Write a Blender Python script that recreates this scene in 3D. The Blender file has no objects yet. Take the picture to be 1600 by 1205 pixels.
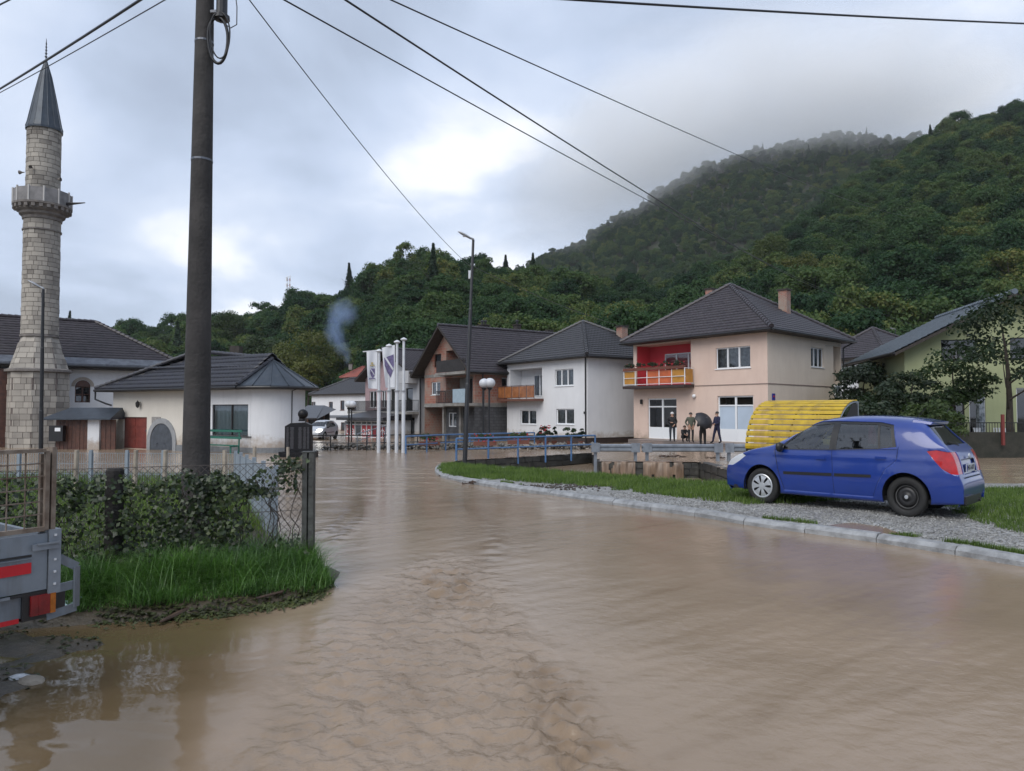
import bpy, bmesh, math, random
import numpy as np
from mathutils import Vector, Matrix
R = math.radians
random.seed(7); rng = np.random.default_rng(11)
scene = bpy.context.scene
COL = scene.collection

# ------------------------------------------------------------------ camera
FPX, CXP, CYP, CAMZ = 1111.0, 800.0, 602.5, 1.7
PITCH = math.atan(37.5 / FPX)
cam_d = bpy.data.cameras.new('camera'); cam = bpy.data.objects.new('camera', cam_d); COL.objects.link(cam)
cam.location = (0, 0, CAMZ); cam.rotation_euler = (math.pi / 2 + PITCH, 0, 0)
cam_d.sensor_width = 36.0; cam_d.lens = 36.0 * FPX / 1600.0
cam_d.clip_start = 0.05; cam_d.clip_end = 6000
scene.camera = cam

# ------------------------------------------------------------------ render / colour
scene.render.engine = 'CYCLES'
cy = scene.cycles
cy.use_denoising = True
cy.max_bounces = 7; cy.diffuse_bounces = 2; cy.glossy_bounces = 2; cy.transmission_bounces = 4
cy.transparent_max_bounces = 24; cy.volume_bounces = 4
cy.volume_step_rate = 1.0; cy.volume_max_steps = 128
cy.sample_clamp_indirect = 4.0
vs = scene.view_settings
vs.view_transform = 'Standard'; vs.look = 'None'; vs.gamma = 1.0; vs.use_curve_mapping = False
vs.exposure = 0.74

# ------------------------------------------------------------------ sky
SUN_AZ, SUN_EL = R(-150), R(46)         # veiled by cloud, behind the camera's left shoulder
sdir = Vector((math.sin(SUN_AZ) * math.cos(SUN_EL), math.cos(SUN_AZ) * math.cos(SUN_EL), math.sin(SUN_EL)))
world = bpy.data.worlds.new('World'); scene.world = world; world.use_nodes = True
wt = world.node_tree; wn = wt.nodes; wl = wt.links
wn.clear()
def N(tree, kind, **kw):
    n = tree.nodes.new(kind)
    for k, v in kw.items():
        if k == 'inp':
            for a, b in v.items(): n.inputs[a].default_value = b
        else: setattr(n, k, v)
    return n
def MATH(tree, op, a, b=None, c=None):
    n = tree.nodes.new('ShaderNodeMath'); n.operation = op
    for i, v in enumerate((a, b, c)):
        if v is None: continue
        if isinstance(v, (int, float)): n.inputs[i].default_value = v
        else: tree.links.new(v, n.inputs[i])
    return n.outputs[0]
def RAMP(tree, fac, stops, interp='LINEAR'):
    n = tree.nodes.new('ShaderNodeValToRGB'); n.color_ramp.interpolation = interp
    el = n.color_ramp.elements
    while len(el) < len(stops): el.new(0.5)
    for e, (p, c) in zip(el, stops):
        e.position = p; e.color = (c[0], c[1], c[2], 1)
    tree.links.new(fac, n.inputs[0]); return n.outputs[0]
def MIXC(tree, fac, a, b, blend='MIX'):
    n = tree.nodes.new('ShaderNodeMix'); n.data_type = 'RGBA'; n.blend_type = blend
    for i, v in ((0, fac), (6, a), (7, b)):
        if isinstance(v, (int, float)): n.inputs[i].default_value = v
        elif isinstance(v, tuple): n.inputs[i].default_value = (v[0], v[1], v[2], 1)
        else: tree.links.new(v, n.inputs[i])
    return n.outputs[2]
tc = N(wt, 'ShaderNodeTexCoord')
sp = N(wt, 'ShaderNodeSeparateXYZ'); wl.new(tc.outputs['Generated'], sp.inputs[0])
zc = MATH(wt, 'ADD', MATH(wt, 'MAXIMUM', sp.outputs[2], 0.0), 0.30)
cb = N(wt, 'ShaderNodeCombineXYZ')
wl.new(MATH(wt, 'DIVIDE', sp.outputs[0], zc), cb.inputs[0]); wl.new(MATH(wt, 'DIVIDE', sp.outputs[1], zc), cb.inputs[1])
SKYOFF = (3.1, 0.35, 0.0)
mp = N(wt, 'ShaderNodeMapping'); mp.inputs['Location'].default_value = SKYOFF; wl.new(cb.outputs[0], mp.inputs[0])
n1 = N(wt, 'ShaderNodeTexNoise', inp={'Scale': 1.55, 'Detail': 8.0, 'Roughness': 0.50, 'Distortion': 0.25}); wl.new(mp.outputs[0], n1.inputs[0])
n2 = N(wt, 'ShaderNodeTexNoise', inp={'Scale': 0.6, 'Detail': 3.0, 'Roughness': 0.5}); wl.new(mp.outputs[0], n2.inputs[0])
vd = N(wt, 'ShaderNodeVectorMath', operation='DOT_PRODUCT'); wl.new(tc.outputs['Generated'], vd.inputs[0]); vd.inputs[1].default_value = Vector((math.sin(R(-17)) * math.cos(R(7)), math.cos(R(-17)) * math.cos(R(7)), math.sin(R(7))))   # brighter break in the cloud low in the valley
glow = MATH(wt, 'POWER', MATH(wt, 'MAXIMUM', vd.outputs['Value'], 0.0), 5.0)
val = MATH(wt, 'ADD', MATH(wt, 'MULTIPLY', n1.outputs[0], 1.0), MATH(wt, 'MULTIPLY', n2.outputs[0], 0.30)); val = MATH(wt, 'SUBTRACT', val, 0.135)
val = MATH(wt, 'ADD', val, MATH(wt, 'MULTIPLY', glow, 0.11))
ccol = RAMP(wt, val, [(0.40, (0.30, 0.35, 0.445)), (0.48, (0.35, 0.41, 0.52)), (0.55, (0.41, 0.475, 0.60)),
                      (0.64, (0.49, 0.55, 0.665)), (0.72, (0.70, 0.72, 0.76))])
sky = N(wt, 'ShaderNodeTexSky', sky_type='NISHITA', sun_disc=False, sun_elevation=SUN_EL, sun_rotation=SUN_AZ, air_density=1.0, dust_density=2.0)
skyd = N(wt, 'ShaderNodeVectorMath', operation='SCALE'); wl.new(sky.outputs[0], skyd.inputs[0]); skyd.inputs[3].default_value = 0.05
tot = MIXC(wt, 0.12, ccol, skyd.outputs[0])
bg = N(wt, 'ShaderNodeBackground'); wl.new(tot, bg.inputs[0]); bg.inputs[1].default_value = 1.0
wo = N(wt, 'ShaderNodeOutputWorld'); wl.new(bg.outputs[0], wo.inputs[0])

# ------------------------------------------------------------------ sun (veiled by cloud)
sl = bpy.data.lights.new('sun', 'SUN'); sl.energy = 1.5; sl.angle = R(50); sl.color = (1.0, 0.96, 0.9)
so = bpy.data.objects.new('sun', sl); COL.objects.link(so)
so.rotation_euler = (-sdir).to_track_quat('-Z', 'Y').to_euler(); so.location = (-20, 40, 60)

# ------------------------------------------------------------------ layout helpers
def PX(px, py, D):
    r = (px - CXP) / FPX; u = (CYP - py) / FPX
    y = math.cos(PITCH) - u * math.sin(PITCH); z = math.sin(PITCH) + u * math.cos(PITCH)
    return Vector((r / y * D, D, CAMZ + z / y * D))
def PXX(px, D): return (px - CXP) / FPX * D
def PZ(py, D): return PX(CXP, py, D).z
def zw(Y): return -0.10 - 0.014 * max(0.0, Y - 12.0)
def GP(px, py, dz=0.0):
    D = 12.0
    for _ in range(60):
        k = PX(px, py, 1.0).z - CAMZ
        Dn = (CAMZ - zw(D) - dz) / max(1e-4, -k); D = 0.5 * D + 0.5 * Dn
    return PX(px, py, D)

# ------------------------------------------------------------------ numpy noise
def perlin(x, y, seed=0):
    x = np.asarray(x, float); y = np.asarray(y, float)
    g = np.random.default_rng(seed).uniform(0, 2 * np.pi, 4096)
    xi = np.floor(x).astype(np.int64); yi = np.floor(y).astype(np.int64); xf = x - xi; yf = y - yi
    def gr(ix, iy, dx, dy):
        a = g[((ix * 73856093) ^ (iy * 19349663)) & 4095]; return np.cos(a) * dx + np.sin(a) * dy
    u = xf ** 3 * (xf * (xf * 6 - 15) + 10); v = yf ** 3 * (yf * (yf * 6 - 15) + 10)
    a = gr(xi, yi, xf, yf); b = gr(xi + 1, yi, xf - 1, yf); c = gr(xi, yi + 1, xf, yf - 1); d = gr(xi + 1, yi + 1, xf - 1, yf - 1)
    return (a + u * (b - a)) * (1 - v) + (c + u * (d - c)) * v
def fbm(x, y, o=4, seed=0):
    s = 0; a = 1.0
    for i in range(o): s = s + a * perlin(x * 2 ** i, y * 2 ** i, seed + i); a *= 0.5
    return s

# ------------------------------------------------------------------ materials
MATS = {}
def mat(name, col=(0.5, 0.5, 0.5), rough=0.6, var=0.0, scale=4.0, col2=None, bump=0.0, bscale=None, metal=0.0, spec=0.5,
        streak=None, detail=5.0, rvar=0.0, coat=0.0, splash=None):
    if name in MATS: return MATS[name]
    m = bpy.data.materials.new(name); m.use_nodes = True; t = m.node_tree
    b = t.nodes['Principled BSDF']
    b.inputs['Roughness'].default_value = rough; b.inputs['Metallic'].default_value = metal
    b.inputs['Specular IOR Level'].default_value = spec; b.inputs['Coat Weight'].default_value = coat
    b.inputs['Base Color'].default_value = (*col, 1)
    co = N(t, 'ShaderNodeTexCoord')
    if var > 0 or col2:
        nz = N(t, 'ShaderNodeTexNoise', inp={'Scale': scale, 'Detail': detail, 'Roughness': 0.6}); t.links.new(co.outputs['Object'], nz.inputs[0])
        c2 = col2 or tuple(max(0, c * (1 - var)) for c in col); c1 = col if col2 else tuple(min(1, c * (1 + var)) for c in col)
        o = RAMP(t, nz.outputs[0], [(0.36, c2), (0.64, c1)])
        if streak:
            mpp = N(t, 'ShaderNodeMapping'); mpp.inputs['Scale'].default_value = (3.0, 3.0, 0.35); t.links.new(co.outputs['Object'], mpp.inputs[0])
            n3 = N(t, 'ShaderNodeTexNoise', inp={'Scale': 1.2, 'Detail': 6.0, 'Roughness': 0.65}); t.links.new(mpp.outputs[0], n3.inputs[0])
            f = MATH(t, 'MULTIPLY', RAMP(t, n3.outputs[0], [(0.48, (0, 0, 0)), (0.72, (1, 1, 1))]), streak[1])
            o = MIXC(t, f, o, streak[0])
        if splash:   # mud splashed up from the flood, ragged upper edge
            sx_ = N(t, 'ShaderNodeSeparateXYZ'); t.links.new(co.outputs['Object'], sx_.inputs[0]); n4 = N(t, 'ShaderNodeTexNoise', inp={'Scale': 2.5, 'Detail': 6.0, 'Roughness': .7}); t.links.new(co.outputs['Object'], n4.inputs[0])
            f4 = RAMP(t, MATH(t, 'ADD', sx_.outputs[2], MATH(t, 'MULTIPLY', MATH(t, 'SUBTRACT', n4.outputs[0], .5), 1.6)), [(0.35, (.8, .8, .8)), (0.9, (0, 0, 0))]); o = MIXC(t, f4, o, splash)
        t.links.new(o, b.inputs['Base Color'])
        if rvar: t.links.new(MATH(t, 'ADD', MATH(t, 'MULTIPLY', nz.outputs[0], rvar), rough - rvar * 0.5), b.inputs['Roughness'])
    if bump > 0:
        nb = N(t, 'ShaderNodeTexNoise', inp={'Scale': bscale or scale * 4, 'Detail': 4.0}); t.links.new(co.outputs['Object'], nb.inputs[0])
        bp = N(t, 'ShaderNodeBump', inp={'Strength': bump, 'Distance': 0.02}); t.links.new(nb.outputs[0], bp.inputs['Height']); t.links.new(bp.outputs[0], b.inputs['Normal'])
    MATS[name] = m; return m
def leafmat(name, stops, rough=0.5, transl=0.35, attr=None, spec=0.3, wo=0.55, wi=0.25, wnz=0.5):
    if name in MATS: return MATS[name]
    m = bpy.data.materials.new(name); m.use_nodes = True; t = m.node_tree; t.nodes.clear()
    out = N(t, 'ShaderNodeOutputMaterial')
    oi = N(t, 'ShaderNodeObjectInfo'); geo = N(t, 'ShaderNodeNewGeometry'); co = N(t, 'ShaderNodeTexCoord')
    nz = N(t, 'ShaderNodeTexNoise', inp={'Scale': attr or 0.35, 'Detail': 2.0}); t.links.new(co.outputs['Object'], nz.inputs[0])
    f = MATH(t, 'ADD', MATH(t, 'MULTIPLY', oi.outputs['Random'], wo), MATH(t, 'MULTIPLY', geo.outputs['Random Per Island'], wi))
    f = MATH(t, 'ADD', f, MATH(t, 'MULTIPLY', MATH(t, 'SUBTRACT', nz.outputs[0], 0.3), wnz))
    c = RAMP(t, f, stops)
    d = N(t, 'ShaderNodeBsdfPrincipled', inp={'Roughness': rough, 'Specular IOR Level': spec}); t.links.new(c, d.inputs['Base Color'])
    tr = N(t, 'ShaderNodeBsdfTranslucent'); t.links.new(MIXC(t, 1.0, c, (1.0, 1.25, 0.55), 'MULTIPLY'), tr.inputs[0])
    mx = N(t, 'ShaderNodeMixShader'); mx.inputs[0].default_value = transl
    t.links.new(d.outputs[0], mx.inputs[1]); t.links.new(tr.outputs[0], mx.inputs[2]); t.links.new(mx.outputs[0], out.inputs[0])
    MATS[name] = m; return m
def glassmat(name, tint=(0.6, 0.66, 0.7), gloss=0.12, rough=0.03):
    if name in MATS: return MATS[name]
    m = bpy.data.materials.new(name); m.use_nodes = True; t = m.node_tree; t.nodes.clear()
    out = N(t, 'ShaderNodeOutputMaterial')
    tr = N(t, 'ShaderNodeBsdfTransparent'); tr.inputs[0].default_value = (*tint, 1)
    gl = N(t, 'ShaderNodeBsdfGlossy'); gl.inputs['Roughness'].default_value = rough
    lw = N(t, 'ShaderNodeFresnel', inp={'IOR': 1.5})
    mx = N(t, 'ShaderNodeMixShader'); t.links.new(MATH(t, 'MINIMUM', MATH(t, 'ADD', lw.outputs[0], gloss), 1.0), mx.inputs[0])
    t.links.new(tr.outputs[0], mx.inputs[1]); t.links.new(gl.outputs[0], mx.inputs[2]); t.links.new(mx.outputs[0], out.inputs[0])
    MATS[name] = m; return m

# ------------------------------------------------------------------ object helpers
def tag(o, label=None, cat=None, group=None, kind=None):
    if label: o['label'] = label
    if cat: o['category'] = cat
    if group: o['group'] = group
    if kind: o['kind'] = kind
    return o
ROOT = {}
def thing(name, label, cat, loc=(0, 0, 0), rz=0.0, group=None, scale=1.0):
    o = bpy.data.objects.new(name, None); COL.objects.link(o)
    o.location = loc; o.rotation_euler = (0, 0, rz); o.scale = (scale,) * 3
    o.empty_display_size = 0.3
    return tag(o, label, cat, group)
def rootloc(o):
    while o is not None and o.parent is not None: o = o.parent
    return o.location.copy() if o is not None else Vector((0, 0, 0))
def meshobj(name, verts, faces, mats, parent=None, local=False, mi=None, smooth=False, kind=None):
    me = bpy.data.meshes.new(name)
    v = np.asarray(verts, float).reshape(-1, 3)
    if parent is not None and not local: v = v - np.array(rootloc(parent))
    if isinstance(faces, np.ndarray):
        nf, k = faces.shape
        me.vertices.add(len(v)); me.vertices.foreach_set('co', v.astype(np.float32).ravel())
        me.loops.add(nf * k); me.loops.foreach_set('vertex_index', faces.astype(np.int32).ravel())
        me.polygons.add(nf); me.polygons.foreach_set('loop_start', np.arange(nf, dtype=np.int32) * k)
        me.polygons.foreach_set('loop_total', np.full(nf, k, np.int32))
        me.update(calc_edges=True)
    else:
        me.from_pydata(v.tolist(), [], [list(f) for f in faces])
    if not isinstance(mats, (list, tuple)): mats = [mats]
    for m in mats: me.materials.append(m)
    if mi is not None: me.polygons.foreach_set('material_index', np.asarray(mi, np.int32))
    if smooth: me.polygons.foreach_set('use_smooth', np.ones(len(me.polygons), bool))
    me.update()
    o = bpy.data.objects.new(name, me); COL.objects.link(o)
    if parent is not None: o.parent = parent
    if kind: o['kind'] = kind
    return o
class MB:
    def __init__(s): s.v = []; s.f = []; s.mi = []; s.m = 0
    def add(s, vs, fs):
        b = len(s.v); s.v += [tuple(x) for x in vs]; s.f += [tuple(b + i for i in f) for f in fs]; s.mi += [s.m] * len(fs); return s
    def hexa(s, p):   # 8 points: bottom 4 ccw, top 4 ccw
        return s.add(p, [(3, 2, 1, 0), (4, 5, 6, 7), (0, 1, 5, 4), (1, 2, 6, 5), (2, 3, 7, 6), (3, 0, 4, 7)])
    def box(s, c, size, rz=0.0, u=None, rot=None):
        hx, hy, hz = [k / 2 for k in size]
        P = [(-hx, -hy, -hz), (hx, -hy, -hz), (hx, hy, -hz), (-hx, hy, -hz), (-hx, -hy, hz), (hx, -hy, hz), (hx, hy, hz), (-hx, hy, hz)]
        if u is not None: rz = math.atan2(u[1], u[0])
        M = rot if rot is not None else Matrix.Rotation(rz, 3, 'Z')
        c = Vector(c)
        return s.hexa([c + M @ Vector(p) for p in P])
    def bar(s, a, b, w, h=None, up=(0, 0, 1)):
        a = Vector(a); b = Vector(b); h = h or w; d = (b - a).normalized(); up = Vector(up)
        if abs(d.dot(up)) > 0.95: up = Vector((0, 1, 0)) if abs(d.y) < 0.9 else Vector((1, 0, 0))
        x = d.cross(up).normalized(); y = x.cross(d).normalized()
        q = [(-w / 2, -h / 2), (w / 2, -h / 2), (w / 2, h / 2), (-w / 2, h / 2)]
        return s.hexa([a + x * i + y * j for i, j in q] + [b + x * i + y * j for i, j in q])
    def tube(s, pts, r, n=8, cap=True):
        pts = [Vector(p) for p in pts]; rs = r if isinstance(r, (list, tuple)) else [r] * len(pts)
        b = len(s.v); prev = None
        for i, p in enumerate(pts):
            d = (pts[min(i + 1, len(pts) - 1)] - pts[max(i - 1, 0)]).normalized()
            if prev is None:
                up = Vector((0, 0, 1)) if abs(d.z) < 0.9 else Vector((1, 0, 0)); x = d.cross(up).normalized()
            else: x = (prev - d * prev.dot(d)).normalized()
            prev = x; y = d.cross(x)
            for k in range(n):
                a = 2 * math.pi * k / n; s.v.append(tuple(p + (x * math.cos(a) + y * math.sin(a)) * rs[i]))
        fs = []
        for i in range(len(pts) - 1):
            for k in range(n):
                k2 = (k + 1) % n; fs.append((b + i * n + k, b + i * n + k2, b + (i + 1) * n + k2, b + (i + 1) * n + k))
        if cap: fs.append(tuple(b + k for k in reversed(range(n)))); fs.append(tuple(b + (len(pts) - 1) * n + k for k in range(n)))
        s.f += fs; s.mi += [s.m] * len(fs); return s
    def lathe(s, c, prof, n=24, M=None, a0=0.0, a1=2 * math.pi):
        c = Vector(c); b = len(s.v); full = abs(a1 - a0 - 2 * math.pi) < 1e-6; m = n if full else n + 1
        for r, z in prof:
            for k in range(m):
                a = a0 + (a1 - a0) * k / n; p = Vector((r * math.cos(a), r * math.sin(a), z))
                s.v.append(tuple(c + (M @ p if M else p)))
        fs = []
        for i in range(len(prof) - 1):
            for k in range(n):
                k2 = (k + 1) % m; fs.append((b + i * m + k, b + i * m + k2, b + (i + 1) * m + k2, b + (i + 1) * m + k))
        s.f += fs; s.mi += [s.m] * len(fs); return s
    def poly(s, pts): return s.add(pts, [tuple(range(len(pts)))])
    def prism(s, pts, off):
        n = len(pts); off = Vector(off); A = [Vector(p) for p in pts]; B = [p + off for p in A]
        return s.add(A + B, [tuple(reversed(range(n))), tuple(range(n, 2 * n))] + [(i, (i + 1) % n, n + (i + 1) % n, n + i) for i in range(n)])
    def build(s, name, mats, parent=None, local=False, smooth=False, kind=None, label=None):
        o = meshobj(name, s.v, s.f, mats, parent, local, s.mi, smooth, kind)
        if label: o['label'] = label
        return o
def autosmooth(o, ang=40):
    me = o.data; bm = bmesh.new(); bm.from_mesh(me)
    for f in bm.faces: f.smooth = True
    for e in bm.edges:
        if len(e.link_faces) == 2 and e.calc_face_angle(0) > R(ang): e.smooth = False
    bm.to_mesh(me); bm.free(); return o
def bevel(o, w=0.01, seg=2):
    md = o.modifiers.new('bevel', 'BEVEL'); md.width = w; md.segments = seg; md.limit_method = 'ANGLE'; return o
def copy_tree(o, parent=None):
    c = o.copy(); COL.objects.link(c); c.parent = parent
    for ch in list(o.children): copy_tree(ch, c)
    return c
def text_mesh(body, name, size, M, material, parent, ext=0.002, local=False):
    cu = bpy.data.curves.new(name, 'FONT'); cu.body = body; cu.size = size; cu.extrude = ext; cu.align_x = 'CENTER'; cu.align_y = 'CENTER'
    o = bpy.data.objects.new(name, cu); COL.objects.link(o)
    dg = bpy.context.evaluated_depsgraph_get(); me = bpy.data.meshes.new_from_object(o.evaluated_get(dg))
    bpy.data.objects.remove(o); me.name = name
    Mx = M.copy()
    if not local: Mx = Matrix.Translation(-rootloc(parent)) @ Mx
    me.transform(Mx); me.materials.clear(); me.materials.append(material)
    ob = bpy.data.objects.new(name, me); COL.objects.link(ob); ob.parent = parent; return ob

# =================================================================== GROUND, WATER, VERGES
def in_poly(X, Y, poly):
    r = np.zeros(X.shape, bool); n = len(poly)
    for i in range(n):
        x1, y1 = poly[i][:2]; x2, y2 = poly[(i + 1) % n][:2]
        c = ((y1 > Y) != (y2 > Y)) & (X < (x2 - x1) * (Y - y1) / (y2 - y1 + 1e-12) + x1); r ^= c
    return r
def sd_line(X, Y, pl, closed=False):
    d = np.full(X.shape, 1e9); n = len(pl)
    for i in range(n if closed else n - 1):
        x1, y1 = pl[i][:2]; x2, y2 = pl[(i + 1) % n][:2]; dx, dy = x2 - x1, y2 - y1
        t = np.clip(((X - x1) * dx + (Y - y1) * dy) / (dx * dx + dy * dy + 1e-12), 0, 1)
        d = np.minimum(d, np.hypot(X - x1 - t * dx, Y - y1 - t * dy))
    return d
def sd_poly(X, Y, poly): return np.where(in_poly(X, Y, poly), 1, -1) * sd_line(X, Y, poly, True)
def sstep(a, b, x): t = np.clip((x - a) / (b - a), 0, 1); return t * t * (3 - 2 * t)
def zwa(Y): return -0.10 - 0.014 * np.maximum(0.0, Y - 12.0)
def gridfaces(nr, nc):
    i = np.arange(nr - 1)[:, None] * nc + np.arange(nc - 1)[None, :]
    return np.stack([i, i + 1, i + nc + 1, i + nc], -1).reshape(-1, 4)

m_mud = mat('mud', (0.11, 0.078, 0.05), 0.55, col2=(0.055, 0.042, 0.03), scale=3.0, bump=0.6, bscale=14, rvar=0.3)
m_ground = mat('valley_soil', (0.10, 0.085, 0.06), 0.8, col2=(0.05, 0.06, 0.03), scale=0.2)
g = MB(); g.poly([(-3000, -400, -3.2), (3000, -400, -3.2), (3000, 3500, -3.2), (-3000, 3500, -3.2)])
tag(g.build('ground', m_ground), 'flat valley floor under the flooded village', kind='structure')

# ---- channel outline
bank = [GP(x, y, .06) for x, y in [(690, 724), (740, 727), (800, 731), (930, 741), (1060, 751), (1142, 756)]]
wallA = [GP(713, 720), GP(925, 707.5), GP(927, 721), GP(1092, 722), GP(1150, 738)]
wallA[2] = Vector((wallA[2].x + 0.25, wallA[2].y, wallA[2].z))
chan = [tuple(p) for p in bank] + [tuple(p) for p in reversed(wallA)]

# ---- flood water
A_ = np.linspace(-1.2, 1.2, 440); Y_ = np.exp(np.linspace(math.log(1.1), math.log(150), 800))
YY, AA = np.meshgrid(Y_, A_, indexing='ij'); XX = AA * YY
def gpts(l): return [tuple(GP(x, y)) for x, y in l]
chop = gpts([(560, 925), (640, 880), (700, 862), (760, 880), (860, 1010), (1010, 1205), (1080, 1300), (300, 1330), (400, 1140), (460, 1020)])
pool = gpts([(-60, 900), (470, 930), (430, 1000), (420, 1100), (330, 1230), (250, 1400), (-400, 1400), (-300, 1000)])
d1 = sd_poly(XX, YY, chop); d2 = sd_poly(XX, YY, pool)
mch = sstep(-0.25, 0.45, d1 + 0.18 * perlin(XX * 2, YY * 2, 5)); mpo = sstep(-0.2, 0.35, d2)
near = 1 - sstep(6.0, 17.0, YY)
wx = XX + 0.10 * perlin(XX * 1.7, YY * 1.7, 31); wy = YY + 0.10 * perlin(XX * 1.7, YY * 1.7, 32)
r1 = perlin(wx * 3.6 + .5 * wy, wy * 3.4, 3); r2 = perlin(wx * 6.5, wy * 6.0, 4) + .7 * perlin(wx * 9.5, wy * 9, 24); r3 = perlin(wx * 15, wy * 14, 6)
hch = 0.026 * r1 + 0.030 * r2 + 0.020 * r3 + 0.009 * perlin(wx * 28, wy * 26, 16)
core = np.exp(-(sd_line(XX, YY, gpts([(690, 900), (720, 930)])) / 0.35) ** 2) + np.exp(-(sd_line(XX, YY, gpts([(850, 1050), (880, 1110), (900, 1190)])) / 0.22) ** 2)
hch = hch * (0.75 + 1.1 * np.minimum(core, 1))
# fast smooth sheet with long streaks along the flow
fu = (XX * 0.80 + YY * 0.60); fv = (-XX * 0.60 + YY * 0.80)
hst = 0.0045 * perlin(fu * 0.5 + 0.4 * wx, fv * 3.0, 8) + 0.003 * perlin(fu * 1.6, fv * 8.0, 9) + 0.0016 * perlin(wx * 9, wy * 14, 10)
seam = sd_line(XX, YY, gpts([(700, 775), (745, 800), (775, 840), (765, 880), (740, 900)]))
hst = hst + 0.020 * np.exp(-(seam / 0.16) ** 2) * (0.5 + perlin(XX * 3, YY * 3, 12))
seam2 = sd_line(XX, YY, gpts([(505, 835), (545, 800), (560, 775)])); seam3 = sd_line(XX, YY, gpts([(520, 850), (565, 810), (572, 780)]))
hst = hst + 0.05 * (np.exp(-(seam2 / 0.12) ** 2) + np.exp(-(seam3 / 0.12) ** 2)) * (0.6 + 0.6 * perlin(XX * 5, YY * 5, 14))
swx = XX + 0.35 * perlin(XX * 0.9, YY * 0.9, 41); swy = YY + 0.35 * perlin(XX * 0.9, YY * 0.9, 42)
hpo = 0.0042 * perlin(swx * 2.0, swy * 4.2, 21) + 0.0016 * perlin(swx * 6, swy * 9, 22)
h = hst * (1 - mch) * (1 - mpo) + hch * mch * (1 - mpo) + hpo * mpo
far_h = 0.030 * perlin(XX * 0.6, YY * 1.4, 51) + 0.020 * perlin(XX * 1.4, YY * 2.6, 52)
ZZ = zwa(YY) + h * near + far_h * (1 - near) * sstep(9, 20, YY)
V = np.stack([XX, YY, ZZ], -1).reshape(-1, 3); F = gridfaces(*XX.shape)
cx_ = V[F].mean(1); keep = ~in_poly(cx_[:, 0], cx_[:, 1], chan); F = F[keep]
def watermat(name, base, base2, rough):
    m = bpy.data.materials.new(name); m.use_nodes = True; t = m.node_tree; b = t.nodes['Principled BSDF']
    co = N(t, 'ShaderNodeTexCoord')
    nz = N(t, 'ShaderNodeTexNoise', inp={'Scale': 0.55, 'Detail': 6.0, 'Roughness': 0.6, 'Distortion': 0.8}); t.links.new(co.outputs['Object'], nz.inputs[0])
    ap = N(t, 'ShaderNodeAttribute', attribute_name='still'); t.links.new(MIXC(t, ap.outputs['Fac'], RAMP(t, nz.outputs[0], [(0.35, base2), (0.65, base)]), (0.125, 0.088, 0.048)), b.inputs['Base Color']); bc0 = b.inputs['Base Color'].links[0].from_socket; asl = N(t, 'ShaderNodeAttribute', attribute_name='silt'); t.links.new(MIXC(t, asl.outputs['Fac'], bc0, (0.165, 0.113, 0.068)), b.inputs['Base Color']); t.links.new(MATH(t, 'SUBTRACT', rough, MATH(t, 'MULTIPLY', ap.outputs['Fac'], rough - .03)), b.inputs['Roughness'])
    b.inputs['IOR'].default_value = 1.33; b.inputs['Specular IOR Level'].default_value = 0.55
    mpn = N(t, 'ShaderNodeMapping'); mpn.inputs['Scale'].default_value = (1.0, 1.1, 1.0); mpn.inputs['Rotation'].default_value = (0, 0, 0.3); t.links.new(co.outputs['Object'], mpn.inputs[0])
    na = N(t, 'ShaderNodeTexNoise', inp={'Scale': 7.0, 'Detail': 5.0, 'Roughness': 0.55, 'Distortion': 0.5}); t.links.new(mpn.outputs[0], na.inputs[0])
    at = N(t, 'ShaderNodeAttribute', attribute_name='chop')
    bp = N(t, 'ShaderNodeBump', inp={'Distance': 0.03}); t.links.new(MATH(t, 'ADD', MATH(t, 'MULTIPLY', at.outputs['Fac'], 0.62), 0.02), bp.inputs['Strength'])
    nb2 = N(t, 'ShaderNodeTexNoise', inp={'Scale': 19.0, 'Detail': 4.0, 'Roughness': .6, 'Distortion': .6}); t.links.new(mpn.outputs[0], nb2.inputs[0]); t.links.new(MATH(t, 'ADD', na.outputs[0], MATH(t, 'MULTIPLY', nb2.outputs[0], .35)), bp.inputs['Height']); t.links.new(bp.outputs[0], b.inputs['Normal'])
    MATS[name] = m; return m
m_water = watermat('flood_water', (0.272, 0.205, 0.146), (0.228, 0.17, 0.118), 0.15)
wo_ = meshobj('flood_water', V, F, m_water, smooth=True); tag(wo_, 'brown flood water running down the street', kind='structure')
at = wo_.data.attributes.new('chop', 'FLOAT', 'POINT'); at.data.foreach_set('value', (mch * (1 - mpo) + 0.16 * (1 - mch) * (1 - mpo) + .5 * sstep(14, 26, YY)).astype(np.float32).ravel())

silt = .40 * np.exp(-(seam / .2) ** 2) + .8 * np.exp(-(seam2 / .14) ** 2) + .8 * np.exp(-(seam3 / .14) ** 2) + .5 * np.minimum(core, 1) + .30 * mch * sstep(.0, .5, fbm(XX * 2.2, YY * 3.0, 3, 91)) + .35 * (1 - mch) * sstep(.25, .6, fbm(fu * .35, fv * 2.2, 3, 93))
silt = np.clip(silt * (.55 + .9 * sstep(-.3, .4, fbm(wx * 5, wy * 7, 3, 92))), 0, 1) * (1 - mpo)
at = wo_.data.attributes.new('silt', 'FLOAT', 'POINT'); at.data.foreach_set('value', silt.astype(np.float32).ravel())
at = wo_.data.attributes.new('still', 'FLOAT', 'POINT'); at.data.foreach_set('value', (mpo * sstep(-.05, .6, d2 + .25 * perlin(XX * 1.5, YY * 1.5, 77))).astype(np.float32).ravel())

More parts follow.
